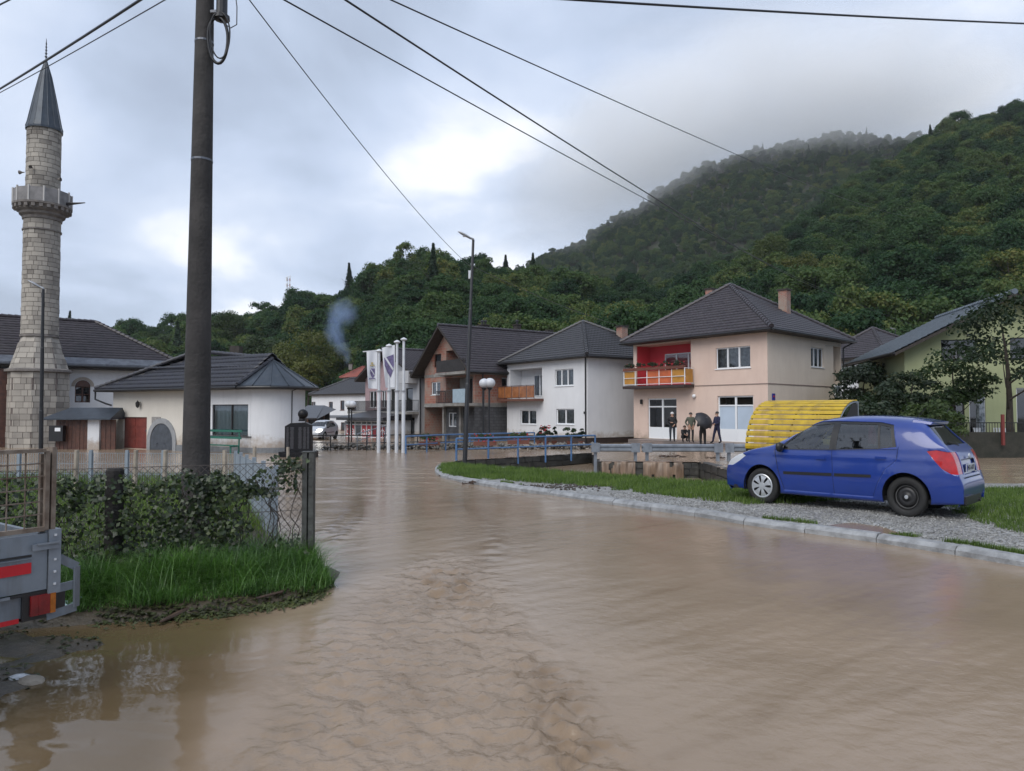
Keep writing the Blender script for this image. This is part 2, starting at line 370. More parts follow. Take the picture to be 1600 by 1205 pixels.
# ---- left plot behind the chain-link fence, with the grass bank and the mud by the trailer
lot = [(-1.80, 7.16), (-1.95, 6.78), (-2.4, 6.42), (-3.05, 6.13), (-3.75, 5.95), (-5, 5.6), (-7, 5.2), (-18, 3.5), (-18, 21), (-7.4, 20.5), (-6.0, 16.2), (-2.62, 8.75), (-1.9, 7.95)]
lx = np.linspace(-18, -1.2, 260); ly = np.linspace(2.2, 21, 280); LY, LX = np.meshgrid(ly, lx, indexing='ij')
dl = sd_poly(LX, LY, lot)
zl = -0.42 + 0.42 * sstep(-0.5, 0.25, dl) + 0.05 * sstep(0.1, 0.8, dl) + 0.02 * fbm(LX * 2, LY * 2, 3, 3)
mudp = [(-2.95, 5.65), (-3.1, 5.1), (-2.95, 4.6), (-3.3, 4.0), (-6, 2.0), (-12, 2.2), (-12, 6), (-4, 6)]
dm = sd_poly(LX, LY, mudp); zl = np.maximum(zl, -0.30 + 0.215 * sstep(-0.5, 0.3, dm) + 0.05 * fbm(LX * 3.2, LY * 3.2, 4, 17))
zl -= 0.014 * np.maximum(0, LY - 12)
m_lot = mat('plot_soil', (0.07, 0.054, 0.034), 0.5, col2=(0.032, 0.026, 0.017), scale=4.5, bump=0.8, bscale=18, rvar=0.3)
tag(meshobj('mud_bank', np.stack([LX, LY, zl], -1), gridfaces(*LX.shape), m_lot, smooth=True), 'muddy bank of the fenced plot', kind='structure')
def lotz(x, y):
    i = int(np.clip(round((y - 2.2) / (21 - 2.2) * 279), 0, 279)); j = int(np.clip(round((x + 18) / 16.8 * 259), 0, 259)); return float(zl[i, j])

# ---- right verge: gravel and grass
kpx = [(682, 733), (681, 738), (690, 746), (720, 753), (760, 760), (800, 766), (900, 780), (1000, 795), (1075, 805), (1180, 822), (1300, 838), (1375, 848), (1500, 868), (1620, 889), (1900, 936)]
kerbline = [GP(x, y) for x, y in kpx]
farl = [GP(x, y, .08) for x, y in [(684, 727), (690, 725), (740, 728), (800, 732), (930, 742), (1060, 752), (1150, 757), (1300, 757), (1450, 757), (1600, 757), (2000, 757)]]
verge = [tuple(p) for p in kerbline] + [tuple(p) for p in reversed(farl)]
vx = np.linspace(-4, 24, 420); vy = np.linspace(6, 28, 330); VY, VX = np.meshgrid(vy, vx, indexing='ij')
dv = sd_poly(VX, VY, verge)
dk = sd_line(VX, VY, [tuple(p) for p in kerbline]); ink = in_poly(VX, VY, verge)
zv = zwa(VY) + 0.105 + 0.018 * fbm(VX * 1.2, VY * 1.2, 3, 7)
zv = np.where(dv > 0, zv, zv - 1.4 * np.where(dk < .7, sstep(-0.06, 0.14, -dv), sstep(0.0, 0.5, -dv))); zv -= 0.03 * (1 - sstep(0, .2, np.abs(dk)))
pud = [tuple(GP(x, y, .1)) for x, y in [(1295, 820), (1330, 816), (1380, 823), (1412, 835), (1380, 836), (1330, 828)]]
zv -= 0.05 * sstep(-0.1, 0.1, sd_poly(VX, VY, pud))
m_gravel = bpy.data.materials.new('gravel'); m_gravel.use_nodes = True
t = m_gravel.node_tree; b = t.nodes['Principled BSDF']; co = N(t, 'ShaderNodeTexCoord')
vo = N(t, 'ShaderNodeTexVoronoi', inp={'Scale': 32.0}); t.links.new(co.outputs['Object'], vo.inputs[0])
nz = N(t, 'ShaderNodeTexNoise', inp={'Scale': 0.8, 'Detail': 5.0}); t.links.new(co.outputs['Object'], nz.inputs[0])
sx = N(t, 'ShaderNodeSeparateColor'); t.links.new(vo.outputs['Color'], sx.inputs[0])
c1 = RAMP(t, sx.outputs[0], [(0.0, (0.10, 0.10, 0.095)), (0.5, (0.24, 0.24, 0.235)), (1.0, (0.42, 0.42, 0.41))])
c2 = MIXC(t, RAMP(t, nz.outputs[0], [(0.42, (0, 0, 0)), (0.66, (0.55, 0.55, 0.55))]), c1, (0.11, 0.10, 0.085))
t.links.new(c2, b.inputs['Base Color']); b.inputs['Roughness'].default_value = 0.55
bp = N(t, 'ShaderNodeBump', inp={'Strength': 0.9, 'Distance': 0.02}); t.links.new(MATH(t, 'SUBTRACT', 1.0, vo.outputs['Distance']), bp.inputs['Height']); t.links.new(bp.outputs[0], b.inputs['Normal'])
tag(meshobj('gravel_verge', np.stack([VX, VY, zv], -1), gridfaces(*VX.shape), m_gravel, smooth=True), 'grey gravel verge beside the flooded street', kind='structure')
def vergez(x, y):
    fi = np.clip((np.asarray(y) - 6) / 22 * 329, 0, 329); fj = np.clip((np.asarray(x) + 4) / 28 * 419, 0, 419)
    i = np.minimum(fi.astype(int), 328); j = np.minimum(fj.astype(int), 418); a = fi - i; b_ = fj - j
    return zv[i, j] * (1 - a) * (1 - b_) + zv[i + 1, j] * a * (1 - b_) + zv[i, j + 1] * (1 - a) * b_ + zv[i + 1, j + 1] * a * b_
pw = MB(); pw.poly([(x * 1.0, y, zwa(np.array(y)) + 0.096) for x, y, z in pud]); tag(pw.build('puddle_water', m_water), 'brown puddle in the gravel behind the kerb', kind='structure')
# loose gravel: real little stones where the verge is near
def pebbles(name, pts, size, material, label):
    n = len(pts); base = np.array([(1, 0, 0), (-.6, .8, 0), (-.5, -.8, .1), (0.1, 0, .75), (0, .1, -.6)]); fc = np.array([(0, 1, 3), (1, 2, 3), (2, 0, 3), (1, 0, 4), (2, 1, 4), (0, 2, 4)])
    a = rng.uniform(0, 6.28, n); s = size * rng.uniform(0.5, 1.3, n); c, d = np.cos(a), np.sin(a)
    b3 = base[None] * (1 + rng.uniform(-.25, .25, (n, 5, 3))) * s[:, None, None]
    x = b3[..., 0] * c[:, None] - b3[..., 1] * d[:, None]; y = b3[..., 0] * d[:, None] + b3[..., 1] * c[:, None]
    V = np.stack([x, y, b3[..., 2]], -1) + pts[:, None, :]; F = (fc[None] + 5 * np.arange(n)[:, None, None]).reshape(-1, 3)
    return tag(meshobj(name, V.reshape(-1, 3), F, material), label, kind='stuff')
m_peb = leafmat('pebble', [(0.1, (0.12, 0.12, 0.115)), (0.5, (0.26, 0.26, 0.25)), (0.9, (0.46, 0.46, 0.45))], rough=0.6, transl=0.0, attr=3.0, wo=0, wi=.55, wnz=.85)
q = rng.uniform((2, 8), (15, 15), (60000, 2)); dd = sd_poly(q[:, 0], q[:, 1], verge); q = q[(dd > 0.22)][:16000]
tag(pebbles('loose_gravel', np.column_stack([q, vergez(q[:, 0], q[:, 1]) + 0.004]), 0.017, m_peb, 'loose grey stones of the gravel verge'))

# ---- kerb, every stone its own piece
m_kerb = mat('kerb_concrete', (0.30, 0.31, 0.32), 0.6, col2=(0.17, 0.175, 0.18), scale=7, bump=0.5, bscale=40)
kerb = thing('kerb', None, None, tuple(kerbline[0])); tag(kerb, 'pale concrete kerb between street and gravel', kind='structure')
def resample(pl, step):
    out = [pl[0].copy()]; acc = 0
    for a, b_ in zip(pl[:-1], pl[1:]):
        L = (b_ - a).length; d = (b_ - a) / L; s = step - acc
        while s <= L: out.append(a + d * s); s += step
        acc = (acc + L) % step
    return out
kp = resample(kerbline, 0.25); K = []
i = 0
while i < len(kp) - 1:
    n = 2 if i < 12 else 4
    seg = kp[i:i + n + 1]
    if len(seg) < 2: break
    mb = MB(); jit = random.uniform(-.012, .012); ja = random.uniform(-.02, .02); ring = []
    for k, p in enumerate(seg):
        d = (seg[min(k + 1, len(seg) - 1)] - seg[max(k - 1, 0)]).normalized(); nrm = Vector((-d.y, d.x, 0))
        pp = p.copy()
        if k == 0: pp += d * 0.007
        if k == len(seg) - 1: pp -= d * 0.007
        zt = zw(p.y) + 0.115 + jit + ja * (k / n - .5)
        ring.append([pp + nrm * a_ + Vector((0, 0, zz - pp.z)) for a_, zz in ((-0.04, zw(p.y) - .12), (-0.035, zt - 0.055), (0.025, zt - 0.004), (0.14, zt), (0.15, zw(p.y) - .12))])
    vs_ = [v for r_ in ring for v in r_]; fs_ = []
    for k in range(len(ring) - 1):
        for j in range(4): fs_.append((k * 5 + j, (k + 1) * 5 + j, (k + 1) * 5 + j + 1, k * 5 + j + 1))
    fs_ += [(0, 1, 2, 3, 4), tuple((len(ring) - 1) * 5 + j for j in (4, 3, 2, 1, 0))]
    mb.add(vs_, fs_).build('kerb_stone', m_kerb, kerb); i += n

# ---- stream channel
m_stone_wall = mat('wet_stone_wall', (0.055, 0.052, 0.045), 0.5, col2=(0.022, 0.022, 0.02), scale=2.2, bump=1.0, bscale=6, rvar=0.3)
def blockwall(name, pts, ztop, zbot, m, label, cat, th=0.35, bw=0.55, bh=0.24):
    root = thing(name, label, cat, (pts[0][0], pts[0][1], zbot))
    back = MB(); P = [Vector((p[0], p[1], 0)) for p in pts]
    for a, b_ in zip(P[:-1], P[1:]):
        d = (b_ - a); L = d.length; d /= L; nr = Vector((d.y, -d.x, 0))
        if nr.dot(-(a + b_)) < 0: nr = -nr
        za = ztop if not callable(ztop) else ztop(a.y); zb_ = ztop if not callable(ztop) else ztop(b_.y)
        A0 = a - nr * 0.04; B0 = b_ - nr * 0.04; A1 = a - nr * th; B1 = b_ - nr * th
        back.hexa([(A0.x, A0.y, zbot), (B0.x, B0.y, zbot), (B1.x, B1.y, zbot), (A1.x, A1.y, zbot), (A0.x, A0.y, za - .01), (B0.x, B0.y, zb_ - .01), (B1.x, B1.y, zb_ - .01), (A1.x, A1.y, za - .01)])
        rows = max(1, int((min(za, zb_) - zbot) / bh))
        for r_ in range(rows):
            s = -random.uniform(0, bw)
            while s < L:
                w = bw * random.uniform(.7, 1.35); s0, s1 = max(0, s) + .012, min(L, s + w) - .012; s += w
                if s1 - s0 < .08: continue
                zt0 = za + (zb_ - za) * (s0 / L); z1 = zt0 - r_ * bh - .012; z0 = z1 - bh + .024
                pr = random.uniform(.0, .045); jj = [random.uniform(-.012, .012) for _ in range(4)]
                A = a + d * s0; Bq = a + d * s1
                MB().hexa([A - nr * .05 + Vector((0, 0, z0)), Bq - nr * .05 + Vector((0, 0, z0)), Bq + nr * pr + Vector((0, 0, z0 + jj[0])), A + nr * pr + Vector((0, 0, z0 + jj[1])),
                           A - nr * .05 + Vector((0, 0, z1)), Bq - nr * .05 + Vector((0, 0, z1)), Bq + nr * (pr - .01) + Vector((0, 0, z1 + jj[2])), A + nr * (pr - .01) + Vector((0, 0, z1 + jj[3]))]).build('stone', m, root)
    back.build('wall_core', m, root); return root
blockwall('stream_wall', [wallA[0], wallA[1]], lambda y: zw(y) - .02, -1.6, m_stone_wall, 'dark stone stream wall below the front blue railing', 'wall')
blockwall('stream_wall', [wallA[1] + Vector((.02, -.02, 0)), wallA[2] + Vector((.02, .3, 0))], lambda y: zw(y) - .02, -1.6, m_stone_wall, 'short return of the stream wall at the guardrail end', 'wall')
blockwall('stream_wall', [wallA[2], wallA[3]], lambda y: zw(y) - .03, -1.6, m_stone_wall, 'stone stream wall with muddy water pouring over it', 'wall')
blockwall('stream_wall', [wallA[3] + Vector((.02, -.01, 0)), wallA[4]], lambda y: zw(y) + .02, -1.6, m_stone_wall, 'broken stone wall end beside the nose of the blue car', 'wall', bw=.7, bh=.3)
cw = MB(); cw.poly([(p[0], p[1], -0.93) for p in chan]); tag(cw.build('stream_water', m_water), 'brown stream water in the stone channel', kind='structure')
m_fall = mat('falling_water', (0.235, 0.165, 0.115), 0.3, col2=(0.09, 0.06, 0.04), scale=3.2, spec=.4)
_t = m_fall.node_tree; _mp = N(_t, 'ShaderNodeMapping'); _mp.inputs['Scale'].default_value = (2.6, .6, .28); _tc = [n for n in _t.nodes if n.type == 'TEX_COORD'][0]; _nz = [n for n in _t.nodes if n.type == 'TEX_NOISE'][0]; _t.links.new(_tc.outputs['Object'], _mp.inputs[0]); _t.links.new(_mp.outputs[0], _nz.inputs[0])
def fall(p0, p1, seed, label):
    d = (p1 - p0); L = d.length; d = d / L; nr = Vector((d.y, -d.x, 0)); nr = nr if nr.y < 0 else -nr
    nc = int(L / .05); nr_ = 14; s = np.linspace(0, L, nc); tt = np.linspace(0, 1, nr_); S, T = np.meshgrid(s, tt)
    br = perlin(S * 2.1, S * 0 + seed, 3); fine = perlin(S * 9, T * 1.2, seed + 1); br = br + .35 * perlin(S * 5, T * 1.6, seed + 7)
    out = -0.30 + 0.30 * np.minimum(1, T * 5) + (0.16 + 0.14 * br) * np.sqrt(np.maximum(0, T - .15)) + .07 * fine * np.minimum(1, T * 3)
    z0 = zw(p0.y) + .012; Z = z0 - np.maximum(0, T - .12) ** 1.6 * (z0 + 0.98) / (.88 ** 1.6)
    X = p0.x + d.x * S + nr.x * out; Y = p0.y + d.y * S + nr.y * out
    V = np.stack([X, Y, Z], -1).reshape(-1, 3); F = gridfaces(nr_, nc); kp_ = (br.reshape(nr_, nc)[:-1, :-1] > -.18).reshape(-1)
    o = meshobj('waterfall', V, F[kp_], m_fall, smooth=True); tag(o, label, 'waterfall', 'muddy falls over the stream wall'); return o
def lerp(a, b_, t): return a + (b_ - a) * t
fall(lerp(wallA[2], wallA[3], .02), lerp(wallA[2], wallA[3], .36), 3, 'muddy waterfall at the left end of the guardrail')
fall(lerp(wallA[2], wallA[3], .44), lerp(wallA[2], wallA[3], .86), 5, 'wider muddy waterfall right of the dark bare stretch of wall')

# =================================================================== HILLS AND FOREST
def crest(px):
    return np.interp(px, [-600, 0, 245, 330, 440, 520, 575, 620, 660, 700, 760, 830, 900, 1000, 1100, 1200, 1300, 1400, 1480, 1540, 1600, 1800, 2300],
                         [560, 560, 568, 545, 528, 510, 485, 462, 456, 462, 474, 486, 500, 503, 478, 420, 340, 278, 232, 208, 190, 120, 60])
def crestD(px): return np.interp(px, [-600, 245, 440, 620, 830, 1000, 1200, 1400, 1600, 2300], [260, 250, 240, 215, 210, 230, 300, 350, 370, 380])
def footD(px): return np.interp(px, [-600, 245, 480, 575, 640, 830, 1000, 1300, 1600, 2300], [150, 140, 134, 126, 92, 82, 76, 74, 72, 72])
def crestB(px): return np.interp(px, [-600, 500, 700, 830, 900, 950, 1000, 1040, 1100, 1200, 1300, 1400, 1460, 1600, 2300], [640, 560, 470, 420, 392, 357, 331, 301, 264, 234, 216, 218, 220, 226, 240])
UPP = lambda py, D: (640.0 - py) / FPX * D
def near_z(px, D):
    f = footD(px); c = crestD(px); H = UPP(crest(px), c) + 1.7; t = (D - f) / (c - f)
    s = np.where(t < 1, np.where(t < 0, 0, t ** 1.12), 1 - 0.35 * (t - 1))
    return -1.6 + (H + 1.6) * s + np.clip(t, 0, 1) * 4.0 * perlin(px / 90.0, D / 40.0, 61) * (t < 1)
def far_z(px, D):
    f = 300.0; c = 720.0; H = UPP(crestB(px), c) + 1.7; t = (D - f) / (c - f)
    return -1.6 + (H + 1.6) * np.where(t < 1, np.clip(t, 0, 1) ** 1.05, 1 - 0.5 * (t - 1)) + np.clip(t, 0, 1) * 6 * perlin(px / 70.0, D / 70.0, 62)
m_floor = mat('forest_floor', (0.028, 0.034, 0.016), 0.9, col2=(0.014, 0.018, 0.01), scale=0.15)
def terrain(name, fz, d0, d1, label):
    px = np.linspace(-600, 2300, 200); t = np.linspace(0, 1, 80)
    PXg, T = np.meshgrid(px, t); D = d0(PXg) + (d1(PXg) - d0(PXg)) * T
    return tag(meshobj(name, np.stack([(PXg - CXP) / FPX * D, D, fz(PXg, D)], -1), gridfaces(80, 200), m_floor, smooth=True), label, kind='structure')
terrain('hillside', near_z, lambda p: footD(p) - 2, lambda p: crestD(p) * 1.25, 'wooded hillside rising behind the houses')
terrain('mountain', far_z, lambda p: np.full_like(p, 298.0), lambda p: np.full_like(p, 900.0), 'wooded mountain with its top in the mist')

m_bark = mat('bark', (0.05, 0.04, 0.03), 0.85, col2=(0.025, 0.02, 0.016), scale=6, bump=0.6)
GREEN = [(0.05, (0.012, 0.030, 0.020)), (0.25, (0.021, 0.049, 0.027)), (0.45, (0.034, 0.070, 0.032)), (0.68, (0.055, 0.095, 0.038)), (0.88, (0.092, 0.125, 0.045)), (1.0, (0.16, 0.155, 0.052))]
m_leaf = leafmat('forest_leaf', GREEN, transl=.3, rough=.75, spec=.12, wo=.72, wi=.2, wnz=.45)
m_needle = leafmat('needle', [(0.1, (0.014, 0.032, 0.021)), (0.6, (0.026, 0.052, 0.03)), (1, (0.04, 0.07, 0.034))], transl=.15)
def leaf_cards(C, Nrm, size, seed, aspect=0.62):
    r = np.random.default_rng(seed); n = len(C)
    Nrm = Nrm / np.linalg.norm(Nrm, axis=1, keepdims=True)
    a = r.normal(size=(n, 3)); U = a - (a * Nrm).sum(1, keepdims=True) * Nrm; U /= np.linalg.norm(U, axis=1, keepdims=True); W = np.cross(Nrm, U)
    s = size * r.uniform(.6, 1.35, n)[:, None]
    P = np.stack([C - U * s, C - W * s * aspect + Nrm * s * .15, C + U * s, C + W * s * aspect + Nrm * s * .15], 1)
    return P.reshape(-1, 3), np.arange(4 * n).reshape(-1, 4)
def crown(seed, H, z0, rad, lobes, per, size, shape='round', gaps=0.0):
    r = np.random.default_rng(seed); Cs = []; Ns = []
    hc = (H - z0) / 2; zc_ = z0 + hc
    for k in range(lobes):
        th = r.uniform(0, 2 * np.pi); u = r.uniform(-0.75, 1.0); q = math.sqrt(max(0, 1 - u * u)); rr = r.uniform(.55, .86)
        taper = 1.0 if shape == 'round' else (1.05 - .45 * (u + 1) / 2)
        c = np.array([math.cos(th) * q * rad * rr * taper, math.sin(th) * q * rad * rr * taper, zc_ + u * hc * rr])
        lr = rad * r.uniform(.26, .46); n = int(per * r.uniform(.6, 1.3))
        d = r.normal(size=(n, 3)); d /= np.linalg.norm(d, axis=1, keepdims=True); d[:, 2] = np.where(d[:, 2] < -.3, -d[:, 2], d[:, 2])
        sh = r.uniform(.55, 1.05, n)[:, None]
        Cs.append(c + d * lr * sh * np.array([1, 1, .78])); Ns.append(d * .8 + r.normal(size=(n, 3)) * .55 + np.array([0, 0, .35]))
    C = np.concatenate(Cs); Nn = np.concatenate(Ns); k = C[:, 2] > z0 - .1 * H
    return leaf_cards(C[k], Nn[k], size, seed + 1)
def trunk_geo(H, r0, seed, limbs=5, spread=1.5, z_limb=.35, lean=(0, 0)):
    r = random.Random(seed); mb = MB(); pts = []
    for i in range(6):
        t = i / 5; pts.append((lean[0] * t * H + r.uniform(-.03, .03) * H * t, lean[1] * t * H + r.uniform(-.03, .03) * H * t, H * t - (.3 if i == 0 else 0)))
    mb.tube(pts, [r0 * (1.25 - 1.1 * i / 5) for i in range(6)], 7)
    for k in range(limbs):
        t = r.uniform(z_limb, .85); a = r.uniform(0, 6.28); p = Vector(pts[0]).lerp(Vector(pts[5]), t); L = spread * r.uniform(.6, 1.1)
        q = p + Vector((math.cos(a) * L * .5, math.sin(a) * L * .5, L * .35)); q2 = p + Vector((math.cos(a) * L, math.sin(a) * L, L * .85))
        mb.tube([p, q, q2], [r0 * .5 * (1.1 - t), r0 * .33 * (1.1 - t), r0 * .1], 5)
    return mb
def variant(name, seed, H, rad, lobes, per, size, shape='round', conifer=False):
    tb = trunk_geo(H * .8, .02 * H, seed, 4, rad * .6)
    if conifer:
        r = np.random.default_rng(seed); n = lobes * per; th0 = r.uniform(0, 6.28, n); u = r.uniform(0, 1, n) ** .75; zz = .12 * H + u * .88 * H; lay = (np.floor(u * 15) + r.uniform(0, .95, n)) / 15
        rr = rad * (1 - lay) * r.uniform(.1, 1.0, n) ** .45 * (.75 + .25 * np.sin(th0 * 5 + np.floor(u * 15) * 2.1)); th = th0; zz = .12 * H + lay * .9 * H - rr * .28
        C = np.stack([rr * np.cos(th), rr * np.sin(th), zz], -1); Nn = np.stack([np.cos(th) * .5, np.sin(th) * .5, np.ones(n)], -1) + r.normal(size=(n, 3)) * .35
        P, F = leaf_cards(C, Nn, size, seed + 1, .4)
    else: P, F = crown(seed, H, .18 * H, rad, lobes, per, size, shape)
    nt = len(tb.v); V = np.concatenate([np.array(tb.v), P]); faces = [f for f in tb.f] + (F + nt).tolist()
    me = bpy.data.meshes.new(name); me.from_pydata(V.tolist(), [], faces); me.materials.append(m_bark); me.materials.append(m_needle if conifer else m_leaf)
    me.polygons.foreach_set('material_index', np.array([0] * len(tb.f) + [1] * len(F), np.int32)); me.update()
    return bpy.data.objects.new(name, me)
fc = bpy.data.collections.new('forest_kinds')
VARS = [variant('forest_tree_a', 1, 10, 4.3, 34, 170, .21), variant('forest_tree_b', 2, 11.5, 3.7, 30, 170, .20, 'taper'), variant('forest_tree_c', 3, 8.5, 4.2, 30, 160, .21),
        variant('forest_tree_d', 4, 12, 4.6, 38, 170, .22), variant('forest_tree_e', 5, 9, 3.2, 26, 160, .19, 'taper'), variant('forest_tree_f', 6, 13.5, 3.2, 34, 110, .30, conifer=True)]
for o in VARS: fc.objects.link(o)
ng = bpy.data.node_groups.new('forest_scatter', 'GeometryNodeTree')
ng.interface.new_socket('Geometry', in_out='INPUT', socket_type='NodeSocketGeometry'); ng.interface.new_socket('Geometry', in_out='OUTPUT', socket_type='NodeSocketGeometry')
gi = ng.nodes.new('NodeGroupInput'); go = ng.nodes.new('NodeGroupOutput'); ip = ng.nodes.new('GeometryNodeInstanceOnPoints')
ci = ng.nodes.new('GeometryNodeCollectionInfo'); ci.inputs['Collection'].default_value = fc; ci.inputs['Separate Children'].default_value = True; ci.inputs['Reset Children'].default_value = True
def named(n, dt):
    k = ng.nodes.new('GeometryNodeInputNamedAttribute'); k.data_type = dt; k.inputs[0].default_value = n
    return [s for s in k.outputs if s.enabled and s.name == 'Attribute'][0]
ng.links.new(gi.outputs[0], ip.inputs['Points']); ng.links.new(ci.outputs[0], ip.inputs['Instance']); ip.inputs['Pick Instance'].default_value = True
ng.links.new(named('kind_index', 'INT'), ip.inputs['Instance Index']); ng.links.new(named('turn', 'FLOAT_VECTOR'), ip.inputs['Rotation']); ng.links.new(named('size3', 'FLOAT_VECTOR'), ip.inputs['Scale'])
ng.links.new(ip.outputs[0], go.inputs[0])
def forest(name, label, fz, d0, d1, n, pxr, smin, smax, seed, conif=.004, mind=3.2):
    r = np.random.default_rng(seed)
    px = r.uniform(pxr[0], pxr[1], n * 6); a = d0(px); b_ = d1(px); D = np.sqrt(r.uniform(0, 1, n * 6) * (b_ ** 2 - a ** 2) + a ** 2)
    X = (px - CXP) / FPX * D
    cell = {}; keep = []
    for i in range(len(px)):
        k = (int(X[i] // mind), int(D[i] // mind))
        if k in cell: continue
        cell[k] = 1; keep.append(i)
        if len(keep) >= n: break
    px, D, X = px[keep], D[keep], X[keep]; Z = fz(px, D) - .3; m = len(px)
    me = bpy.data.meshes.new(name); me.vertices.add(m); me.vertices.foreach_set('co', np.stack([X, D, Z], -1).astype(np.float32).ravel())
    kinds = r.integers(0, 5, m); pc = perlin(X / 35.0, D / 35.0, seed + 5); kinds = np.where((r.uniform(0, 1, m) < conif) | ((pc > .46) & (r.uniform(0, 1, m) < .4)), 5, kinds)
    s = r.uniform(smin, smax, m); rot = np.stack([r.uniform(-.06, .06, m), r.uniform(-.06, .06, m), r.uniform(0, 6.28, m)], -1); sc = np.stack([s * r.uniform(.85, 1.15, m), s * r.uniform(.85, 1.15, m), s * r.uniform(.85, 1.2, m)], -1)
    s = s * np.where(r.uniform(0, 1, m) < .12, 1.25, 1.0)
    me.attributes.new('kind_index', 'INT', 'POINT').data.foreach_set('value', kinds.astype(np.int32))
    me.attributes.new('turn', 'FLOAT_VECTOR', 'POINT').data.foreach_set('vector', rot.astype(np.float32).ravel())
    me.attributes.new('size3', 'FLOAT_VECTOR', 'POINT').data.foreach_set('vector', sc.astype(np.float32).ravel())
    o = bpy.data.objects.new(name, me); COL.objects.link(o); md = o.modifiers.new('scatter', 'NODES'); md.node_group = ng
    return tag(o, label, 'forest', kind='stuff')
forest('hillside_forest', 'dense green mixed forest on the hillside behind the houses', near_z, lambda p: footD(p) + 1, lambda p: crestD(p) * 1.06, 3600, (100, 1850), .72, 1.30, 5, mind=4.1)
forest('mountain_forest', 'forest on the misty mountain behind', far_z, lambda p: np.full_like(p, 330.0), lambda p: np.full_like(p, 735.0), 6500, (640, 1750), .62, 1.05, 6, conif=.03, mind=3.6)

# ---- mist hanging on the mountain top
def volmat(name, col, dens, noise_scale=2.2, edge=1.0):
    # density falls off softly from the middle of the cloud body to its rim (object space: unit ball)
    m = bpy.data.materials.new(name); m.use_nodes = True; t = m.node_tree; t.nodes.clear()
    co = N(t, 'ShaderNodeTexCoord'); ln = N(t, 'ShaderNodeVectorMath', operation='LENGTH'); t.links.new(co.outputs['Object'], ln.inputs[0])
    nz = N(t, 'ShaderNodeTexNoise', inp={'Scale': noise_scale, 'Detail': 4.0, 'Roughness': .55}); t.links.new(co.outputs['Object'], nz.inputs[0])
    f = MATH(t, 'SUBTRACT', 1.0, MATH(t, 'ADD', ln.outputs['Value'], MATH(t, 'MULTIPLY', MATH(t, 'SUBTRACT', nz.outputs[0], .5), 1.1)))
    f = MATH(t, 'MAXIMUM', f, 0.0); f = MATH(t, 'POWER', f, 1.3)
    v = N(t, 'ShaderNodeVolumePrincipled', inp={'Anisotropy': 0.0}); v.inputs['Color'].default_value = (*col, 1); t.links.new(MATH(t, 'MULTIPLY', f, dens), v.inputs['Density'])
    o = N(t, 'ShaderNodeOutputMaterial'); t.links.new(v.outputs[0], o.inputs['Volume']); MATS[name] = m; return m
def puff(name, centre, rad, m, rot=(0, 0, 0)):
    bm = bmesh.new(); bmesh.ops.create_icosphere(bm, subdivisions=3, radius=1.05); me = bpy.data.meshes.new(name); bm.to_mesh(me); bm.free(); me.materials.append(m)
    o = bpy.data.objects.new(name, me); COL.objects.link(o); o.location = centre; o.scale = rad; o.rotation_euler = rot; return o
m_mist = volmat('mist', (1.0, 1.0, 1.0), 0.021)
for (px, py, D, rx, ry, rz, ra, lab) in [(1190, 158, 690, 230, 140, 92, -.14, 'low cloud resting on the middle of the mountain ridge'), (970, 255, 690, 150, 120, 80, -.45, 'mist hanging on the left shoulder of the mountain'),
                                         (1410, 150, 700, 170, 120, 66, 0, 'mist over the ridge next to the nearer hill')]:
    tag(puff('mist', PX(px, py, D), (rx, ry, rz), m_mist, (0, ra, 0)), lab, 'mist', kind='stuff')

# ---- damp air: one even, closed body of haze round the camera and the whole valley
m_haze = bpy.data.materials.new('haze'); m_haze.use_nodes = True; t = m_haze.node_tree; t.nodes.clear()
v = N(t, 'ShaderNodeVolumePrincipled', inp={'Density': 0.00010, 'Anisotropy': 0.0}); v.inputs['Color'].default_value = (0.93, 0.97, 1.0, 1); o = N(t, 'ShaderNodeOutputMaterial'); t.links.new(v.outputs[0], o.inputs['Volume'])
hz = MB(); hz.box((0, 500, 148), (2400, 1300, 304)); tag(hz.build('haze', m_haze), 'thin damp haze filling the valley', kind='stuff')

